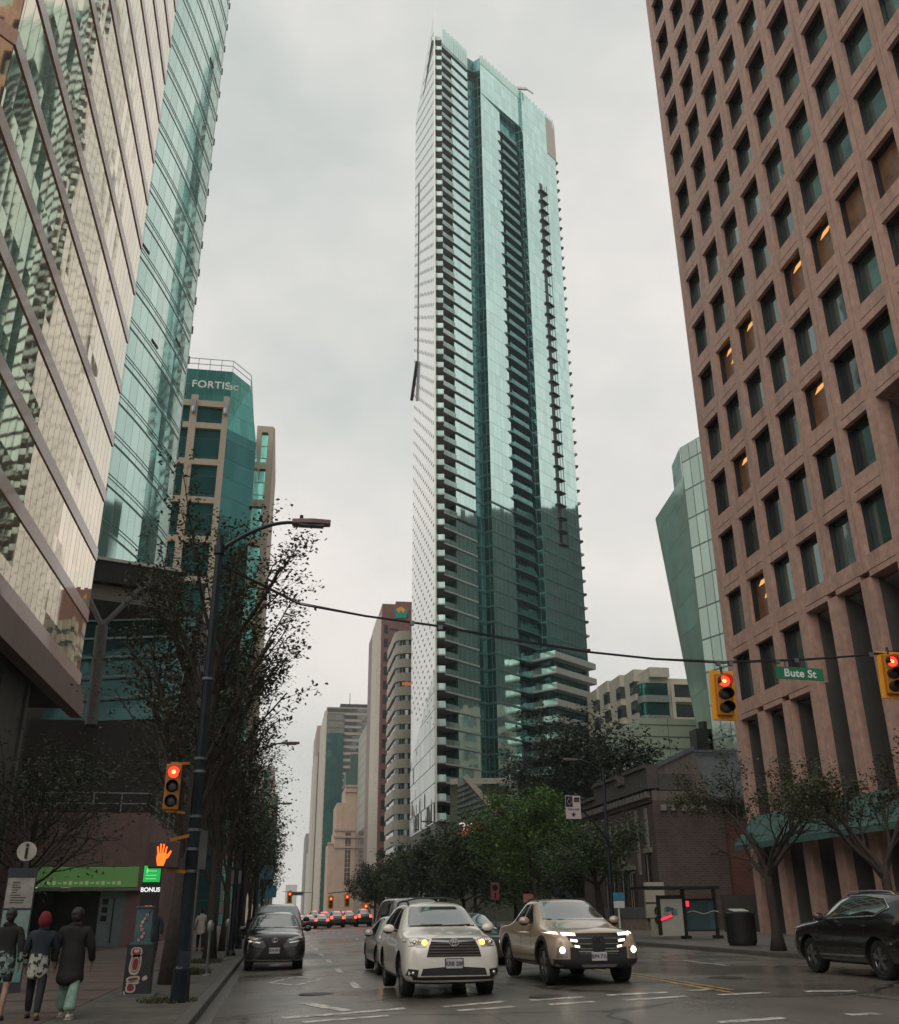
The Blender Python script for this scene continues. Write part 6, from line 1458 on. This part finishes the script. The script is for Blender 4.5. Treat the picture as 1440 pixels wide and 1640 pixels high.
for sd in (-1, 1):
    h = c.drape('headlight', [(sd*x, z) for x, z in ((.40, .87), (.62, .95), (.88, 1.0), (.90, .94), (.66, .88), (.52, .84))], 'F', LENS)
    c.drape('lamp_strip', [(sd*.42, .80), (sd*.86, .86), (sd*.86, .835), (sd*.46, .775)], 'F', CHROME, off=.012, parent=h)
c.drape('bumper_strip', [(-.80, .325), (.80, .325), (.78, .285), (-.78, .285)], 'F', CHROME, off=.016)
plate(c, front_y(c, 0, .57)-.03, .57, 'SD4 07V'); mirror(c, .92, -.62, 1.16, PB)
# --- dark SUV leaving on the right
S3 = [(a*1.0, b, d*.985, e*.985, f_, g2, h2) for a, b, d, e, f_, g2, h2 in SUVS]
PD = paint('deep_black_paint', (.012, .010, .010), .2, .16, .25)
c = Car('dark_suv', 'glossy black SUV seen from its side at the right picture edge', 'car', (13.08, 21.05, .28), pi+R(-1), S3, PD, (-1.45, 1.36), .375, .89)
for s_ in 'LR':
    o_ = [(-.80, 1.14), (.2, 1.17), (1.35, 1.20), (1.80, 1.36), (1.55, 1.53), (.8, 1.60), (.1, 1.595), (-.15, 1.555), (-.5, 1.36)]
    c.outline('window_trim', o_, s_, CHROME); q = [(-.70, 1.165), (.2, 1.195), (1.33, 1.225), (1.70, 1.36), (1.50, 1.50), (.8, 1.575), (.1, 1.57), (-.13, 1.53), (-.46, 1.36)]
    c.drape('side_window', q, s_, SDG, off=.010)
    c.drape('sill_strip', [(-.98, .40), (.85, .41), (.85, .45), (-.98, .43)], s_, METAL_G, off=.012)
    for y in (-.02, .9): c.drape('door_handle', [(y, 1.0), (y+.16, 1.0), (y+.16, 1.025), (y, 1.025)], s_, CHROME, off=.025)
    for q in ((-.74, -.71), (.14, .14), (.98, .99)): c.drape('door_gap', [(q[0], .46), (q[0]+.012, .46), (q[1]+.012, 1.14), (q[1], 1.14)], s_, BLACK, off=.004, thick=0)
    c.drape('side_marker', [(-2.22, .90), (-2.05, .93), (-2.05, .96), (-2.22, .93)], s_, mat('marker_amber', (.5, .25, .12), .3), off=.012); c.drape('headlight', [(-2.24, .98), (-1.95, 1.03), (-1.95, .95), (-2.24, .88)], s_, LENS, off=.008)
    c.drape('badge', [(-1.02, .90), (-.9, .91), (-.9, .93), (-1.02, .92)], s_, CHROME, off=.012)
c.drape('windscreen', [(-.69, 1.22), (.69, 1.22), (.57, 1.58), (-.57, 1.58)], 'F', WSG); c.drape('rear_window', [(-.6, 1.28), (.6, 1.28), (.55, 1.55), (-.55, 1.55)], 'B', SDG)
rail(c, .56, -.1, 1.75, CHROME, .018, .045); c.mir('tail_light', [(.5, 1.0), (.86, 1.02), (.86, 1.12), (.5, 1.1)], 'B', mat('tail_red', (.25, .02, .02), .2)); mirror(c, .93, -.62, 1.19, PD)
# --- silver sedan behind the white SUV, dark sedan behind the pickup, box van and more
PS = paint('silver_paint', (.58, .55, .51), .3, .3); PK = paint('charcoal_paint', (.03, .033, .034), .4, .25); PG_ = paint('pale_green_paint', (.30, .37, .33), .3, .3)
def sedan(label, loc, rz, pm, lit, group='cars waiting in the lanes', amber=False):
    c = Car('sedan', label, 'car', loc, rz, SED, pm, (-1.42, 1.38), .325, .86, group)
    c.drape('windscreen', [(-.66, 1.01), (.66, 1.01), (.62, 1.12), (.50, 1.37), (-.50, 1.37), (-.62, 1.12)], 'F', WSG)
    c.mir('side_window', [(-.52, .97), (.45, .98), (.45, 1.32), (.05, 1.31)], 'L', SDG); c.mir('side_window', [(.53, .98), (1.35, 1.02), (1.05, 1.27), (.53, 1.32)], 'L', SDG)
    c.drape('rear_window', [(-.6, 1.03), (.6, 1.03), (.5, 1.33), (-.5, 1.33)], 'B', SDG)
    c.drape('grille', [(-.34, .68), (.34, .68), (.42, .36), (-.42, .36)], 'F', CLAD); plate(c, front_y(c, 0, .46)-.03, .46, 'PX2 19D')
    for sd in (-1, 1):
        h = c.drape('headlight', [(sd*x, z) for x, z in ((.42, .68), (.80, .74), (.82, .66), (.46, .60))], 'F', LENS)
        if lit: lamp(c, 'lamp_bulb', [(sd*.62, .67)], HEADW, h, .012, .055)
        c.drape('tail_light', [(sd*.45, .86), (sd*.80, .88), (sd*.80, .78), (sd*.45, .76)], 'B', TAIL if not lit else mat('tail_dark', (.2, .02, .02), .3) if 'tail_dark' not in bpy.data.materials else bpy.data.materials['tail_dark'])
    if amber: c.drape('side_marker', [(-2.2, .62), (-2.08, .62), (-2.08, .72), (-2.2, .72)], 'L', AMBER, off=.02)
    mirror(c, .87, -.46, 1.0, pm); return c
sedan('silver sedan half hidden behind the white SUV', (3.5, 29.4, .12), R(1), PS, False, amber=True)
sedan('charcoal sedan with lit headlights between the white SUV and the tan pickup', (5.75, 31.3, .2), R(2), PK, True)
sedan('pale green sedan behind the charcoal sedan', (6.2, 37.5, .22), R(2), PG_, False)
VAN = [(-2.3, .34, .85, .95, .7, .7, .6), (-2.25, .28, 1.0, 1.1, .88, .84, .72), (-2.0, .25, 1.12, 1.2, .95, .90, .78), (-1.7, .25, 1.18, 1.3, .96, .92, .78), (-1.1, .25, 1.25, 1.85, .96, .93, .76), (-.9, .25, 1.25, 1.95, .96, .93, .76), (2.0, .27, 1.28, 1.97, .96, .93, .76), (2.35, .32, 1.25, 1.85, .94, .90, .74), (2.42, .42, 1.2, 1.6, .88, .86, .72)]
def van(label, loc, rz, pm, glassm):
    c = Car('van', label, 'van', loc, rz, VAN, pm, (-1.4, 1.45), .36, .89, 'vans behind the front cars')
    c.drape('windscreen', [(-.70, 1.36), (.70, 1.36), (.66, 1.80), (-.66, 1.80)], 'F', glassm); c.mir('side_window', [(-1.1, 1.32), (-.2, 1.32), (-.2, 1.75), (-.85, 1.75)], 'L', SDG)
    c.drape('grille', [(-.5, .85), (.5, .85), (.5, .68), (-.5, .68)], 'F', CLAD); plate(c, front_y(c, 0, .5)-.03, .5, 'VN3 52H')
    for sd in (-1, 1): c.drape('headlight', [(sd*.55, .9), (sd*.82, .95), (sd*.84, .75), (sd*.55, .72)], 'F', LENS)
    mirror(c, .95, -1.1, 1.4, CLAD); return c
van('grey van with a pale windscreen right behind the white SUV roof', (4.55, 35.8, .16), R(2), paint('van_grey', (.20, .21, .20), .2, .3), WSG)
TG = carglass('teal_windscreen', (.03, .16, .14))
van('pale roofed van with a teal windscreen parked behind the black crossover', (.02, 41.8, .03), R(1), paint('van_pale', (.34, .29, .26), .2, .35), TG)
# --- queue of cars far down the street, tail lamps lit
TAILQ = emit('bright_tail_lamp', (1., .06, .03), 4.5)
q_ = Car('queue_car', 'far car in the red lit queue, first of the left group', 'car', (2.5, 118, .1), pi, SED, PK, (-1.42, 1.38), .325, .86, 'far cars queueing with red tail lamps')
q_.drape('rear_window', [(-.6, 1.03), (.6, 1.03), (.5, 1.33), (-.5, 1.33)], 'B', SDG)
for sd in (-1, 1): q_.drape('tail_light', [(sd*.50, .94), (sd*.82, .96), (sd*.82, .74), (sd*.50, .73)], 'B', TAILQ)
q_.drape('brake_light', [(-.25, 1.345), (.25, 1.345), (.25, 1.385), (-.25, 1.385)], 'B', TAILQ); plate_ = q_.add(MB().box(-.25, .25, 2.36, 2.44, .55, .68), 'number_plate', METAL_D)
spots = [(2.3, 150, 'far car behind the first of the left queue group'), (3.9, 122, 'far car in the queue just right of the left group'), (5.2, 116, 'far queue car at the left end of the right group'), (6.1, 128, 'far queue car second from the left of the right group'), (7.0, 117, 'far queue car in the middle of the right group, nearest row'),
         (7.6, 135, 'far queue car in the middle of the right group, second row'), (8.7, 119, 'far queue car right of the middle of the right group'), (9.3, 133, 'far queue car in the second row near the right end'), (10.3, 118, 'far queue car at the right end beside the silver sedan roof'),
         (5.6, 150, 'far queue car in the back row, left of centre'), (8.3, 158, 'far queue car in the back row, right of centre'), (3.4, 175, 'far queue car far back in the left group'), (1.9, 136, 'far queue car at the left edge of the left group'), (6.7, 190, 'far queue car deep in the back row, centre'), (10.0, 150, 'far queue car in the back row at the right end')]
for x, y, lb in spots: dup(q_.t, (x*.93, y, roadz(x)), pi+R(rnd.uniform(-2, 2)), lb).scale = (rnd.uniform(.95, 1.08), 1, rnd.choice((.98, 1.0, 1.18, 1.32)))
# ------------------------------------------------------------------ people (walking away from the viewer; local -y is behind them)
SKIN = mat('skin', (.32, .19, .13), .55, var=.1, scale=8); HAIRD = mat('dark_hair', (.02, .016, .014), .6, var=.3, scale=20)
CLOTHB = mat('black_cloth', (.016, .015, .016), .85, var=.3, scale=5, bump=.3); NAVY = mat('navy_cloth', (.02, .027, .038), .85, var=.3, scale=5, bump=.3); LEGG = mat('dark_leggings', (.014, .018, .02), .8, var=.2)
GREENT = mat('pale_green_cloth', (.22, .34, .28), .85, var=.3, scale=9, bump=.3); SHOE = mat('shoe', (.03, .025, .024), .6); SHOEW = mat('white_shoe', (.5, .46, .44), .6); REDC = mat('red_cloth', (.16, .012, .015), .85, var=.2)
def camo(name, a, b, c):
    m, n, bs = nt(name); tc = nd(n, 'ShaderNodeTexCoord'); x = noise(n, tc.outputs['Object'], 9, 3, .5); y = noise(n, tc.outputs['Object'], 14, 3, .5)
    k = mixc(n, mth(n, 'GREATER_THAN', x.outputs['Fac'], .5), a, b); k = mixc(n, mth(n, 'GREATER_THAN', y.outputs['Fac'], .56), k, c); n.links.new(k, bs.inputs['Base Color']); bs.inputs['Roughness'].default_value = .85; return m
CAMO = camo('patterned_cloth', (.02, .03, .035), (.30, .36, .31), (.15, .22, .20)); CAMO2 = camo('floral_cloth', (.02, .025, .03), (.36, .38, .28), (.42, .44, .40))
def skin_mesh(name, chains, mt, t, sub=2):
    """one continuous skinned surface; chains share joints by name: [(joint, (x,y,z), r), ...]"""
    idx, vs, rs, es = {}, [], [], []
    for ch in chains:
        prev = None
        for j, p, r in ch:
            if j not in idx: idx[j] = len(vs); vs.append(p); rs.append(r)
            if prev is not None: es.append((prev, idx[j]))
            prev = idx[j]
    me = bpy.data.meshes.new(name); me.from_pydata(vs, es, []); me.update(); o = bpy.data.objects.new(name, me); C.objects.link(o)
    sm = o.modifiers.new('k', 'SKIN'); sm.use_smooth_shade = True
    for i, r in enumerate(rs): sk = me.skin_vertices[0].data[i]; sk.radius = r if isinstance(r, tuple) else (r, r); sk.use_root = i == 0
    sm.branch_smoothing = .6; o.modifiers.new('s', 'SUBSURF').levels = sub
    me2 = evalmesh(o); bpy.data.objects.remove(o); me2.name = name; me2.materials.clear(); me2.materials.append(mt)
    q = bpy.data.objects.new(name, me2); C.objects.link(q); q.parent = t; BASE[q.name] = BASE[t.name]
    me2.polygons.foreach_set('use_smooth', [True]*len(me2.polygons)); return q
def person(label, loc, rz, H=1.75, stride=.25, top=CLOTHB, hem=None, legs=LEGG, leglen=1., hair=HAIRD, coat=0., shoe=SHOE, cap=None, arms=(.15, -.1), group='people walking away on the left pavement', detail=True):
    t = thing('person', label, 'person', loc, rz, group); k = H/1.75; s = stride
    J = lambda n, x, y, z, r: (n, (x*k, y*k, z*k), tuple(q*k for q in r) if isinstance(r, tuple) else r*k)
    hip = .93-.04*abs(s)/.25
    def leg(sd, f): return [J('pelvis', 0, 0, hip+.03, (.15, .11)), J('hip%d' % sd, sd*.09, 0, hip-.06, .085), J('knee%d' % sd, sd*.10, f*.55+.03, .50, .058), J('calf%d' % sd, sd*.10, f*.75-.02, .34, .052), J('ankle%d' % sd, sd*.10, f-.05 if f < 0 else f, .09, .036), J('toe%d' % sd, sd*.11, f+.14, .035 if f >= 0 else .03, .032)]
    def arm(sd, f):
        ch = [J('chest', 0, .0, 1.30, (.165, .105)), J('sh%d' % sd, sd*.185, -.005, 1.395, .062), J('elb%d' % sd, sd*.245, f*.4-.03, 1.12, .043), J('wri%d' % sd, sd*.25, f+.04, .89, .028), J('palm%d' % sd, sd*.25, f+.065, .83, (.018, .036))]
        out = [ch]
        if detail:
            for i, (dx, l) in enumerate(((-.028, .062), (-.009, .075), (.01, .07), (.029, .055))):
                out.append([ch[-1], J('f%d%d' % (sd, i), sd*.25, f+.075+dx, .785, .0085), J('g%d%d' % (sd, i), sd*.235, f+.08+dx, .785-l*.6, .0075), J('t%d%d' % (sd, i), sd*.222, f+.078+dx, .785-l, .006)])
            out.append([ch[-1], J('th%d' % sd, sd*.232, f+.105, .815, .0095), J('tt%d' % sd, sd*.222, f+.115, .775, .008)])
        return out
    spine = [J('pelvis', 0, 0, hip+.03, (.15, .11)), J('waist', 0, .005, 1.08, (.13, .095)), J('chest', 0, .0, 1.30, (.165, .105)), J('neck', 0, -.01, 1.47, .055), J('jaw', 0, .022, 1.55, (.062, .072)), J('head', 0, .005, 1.645, (.076, .094)), J('crown', 0, -.005, 1.715, (.055, .07))]
    face = [J('jaw', 0, .022, 1.55, (.062, .072)), J('nose', 0, .112, 1.60, .012)]
    ears = [[J('head', 0, .005, 1.645, (.076, .094)), J('ear%d' % sd, sd*.083, -.005, 1.615, .014)] for sd in (-1, 1)]
    skin_mesh('body', [spine]+leg_chain(leg, s)+arm(-1, arms[0])+arm(1, arms[1])+[face]+ears, SKIN, t)
    g = 1.0
    lowz = hip-.24-coat
    jk = [[J('pelvis', 0, 0, hip+.0, (.195, .155)), J('skirt', 0, .0, lowz, (.205+coat*.12, .165+coat*.35))], [J('pelvis', 0, 0, hip+.0, (.195, .155)), J('waist', 0, .005, 1.10, (.18, .14)), J('chest', 0, -.005, 1.32, (.205, .14)), J('collar', 0, -.012, 1.47, (.10, .10)), J('collar2', 0, -.005, 1.53, (.075, .08))]]
    for sd, f in ((-1, arms[0]), (1, arms[1])): jk.append([J('chest', 0, -.005, 1.32, (.205, .14)), J('s%d' % sd, sd*.185, -.005, 1.41, .088), J('e%d' % sd, sd*.25, f*.4-.03, 1.12, .066), J('w%d' % sd, sd*.253, f+.038, .88, .050)])
    o = skin_mesh('jacket', jk, top, t)
    if hem:
        o.data.materials.append(hem)
        for p in o.data.polygons:
            if (p.center.z < 1.06*k): p.material_index = 1
    tr = []
    for sd, f in ((-1, s), (1, -s)):
        ch = [J('pelvis', 0, 0, hip, (.165, .13)), J('h%d' % sd, sd*.09, 0, hip-.07, .102), J('k%d' % sd, sd*.10, f*.55+.03, .52 if leglen > .6 else .56, .076)]
        if leglen > .6: ch += [J('c%d' % sd, sd*.10, f*.75-.02, .33, .070 if legs is not GREENT else .088), J('a%d' % sd, sd*.10, f-.045 if f < 0 else f, .12, .056 if legs is not GREENT else .09)]
        tr.append(ch)
    tr = [[J('pelvis', 0, 0, hip, (.165, .13)), J('belt', 0, 0, hip+.13, (.15, .115))]]+tr
    skin_mesh('trousers' if leglen > .6 else 'shorts', tr, legs, t)
    for sd, f in ((-1, s), (1, -s)):
        m = MB(); yy = f+.03 if f >= 0 else f-.01
        m.ell((sd*.105*k, (yy+.03)*k, .055*k), (.048*k, .135*k, .055*k), 12, 8); m.box(sd*.105*k-.045*k, sd*.105*k+.045*k, (yy-.09)*k, (yy+.155)*k, 0, .03*k); m.build('shoe', shoe, t, local=True, smooth='auto')
    m = MB()
    if hair is REDC: m.ell((0, -.022*k, 1.622*k), (.112*k, .122*k, .152*k), 20, 14, lump=.14, seed=H*3)
    else: m.ell((0, -.016*k, 1.662*k), (.092*k, .108*k, .10*k), 18, 12, lump=.16, seed=H*10)
    if hair is not REDC: m.ell((0, -.045*k, 1.60*k), (.078*k, .075*k, .085*k), 14, 8, lump=.2, seed=H*7)
    m.build('hood' if hair is REDC else ('cap' if cap else 'hair'), cap or hair, t, local=True, smooth=True)
    m = MB()
    for sd in (-1, 1): m.ell((sd*.032*k, .094*k, 1.635*k), (.012*k, .008*k, .008*k), 8, 6)
    m.build('eyes', SHOEW, t, local=True); MB().ell((0, .10*k, 1.565*k), (.024*k, .008*k, .007*k), 8, 6).build('mouth', mat('lips', (.22, .09, .08), .5) if 'lips' not in bpy.data.materials else bpy.data.materials['lips'], t, local=True)
    return t
def leg_chain(leg, s): return [leg(-1, s), leg(1, -s)]
person('person in a black hoodie with patterned hem and dark shorts, bare legs, leftmost of three', (-4.18, 17.4, .13), R(3), 1.60, .20, CLOTHB, CAMO, LEGG, .5)
person('person in a red hood and navy jacket with a floral hem, between two others', (-3.64, 17.3, .13), R(6), 1.53, .24, NAVY, CAMO2, LEGG, 1., REDC, arms=(.2, .32))
person('person in a long dark coat and wide pale green trousers, right of the red hood', (-3.18, 17.45, .13), R(-4), 1.60, .19, CLOTHB, None, GREENT, 1., HAIRD, .18, SHOEW, arms=(-.05, .12)).scale = (1.18, 1.12, 1)
person('distant person in dark clothes walking behind the painted cabinet', (-4.1, 36.5, .15), R(0), 1.7, .22, NAVY, None, LEGG, 1., detail=False)
person('distant person in a pale jacket on the left pavement, between thin posts', (-3.3, 47, .15), R(5), 1.75, .25, mat('pale_jacket', (.42, .38, .34), .8), None, CLOTHB, 1., detail=False)
person('distant person in a black jacket left of the pale jacketed person', (-3.75, 44, .15), R(-3), 1.7, .22, CLOTHB, None, NAVY, 1., detail=False)
# ------------------------------------------------------------------ air between the viewer and the far end of the street
hz = MB().box(-320, 420, -120, 1560, -1.2, 207)
m, n, b = nt('haze_air'); n.nodes.remove(b)
pv = nd(n, 'ShaderNodeVolumePrincipled'); pv.inputs['Color'].default_value = (.95, .96, .94, 1); pv.inputs['Density'].default_value = .00026; pv.inputs['Anisotropy'].default_value = .2
n.links.new(pv.outputs[0], n.nodes['Material Output'].inputs['Volume'])
tag(hz.build('haze', m), 'thin grey haze filling the street and softening the far towers', 'haze', kind='stuff')
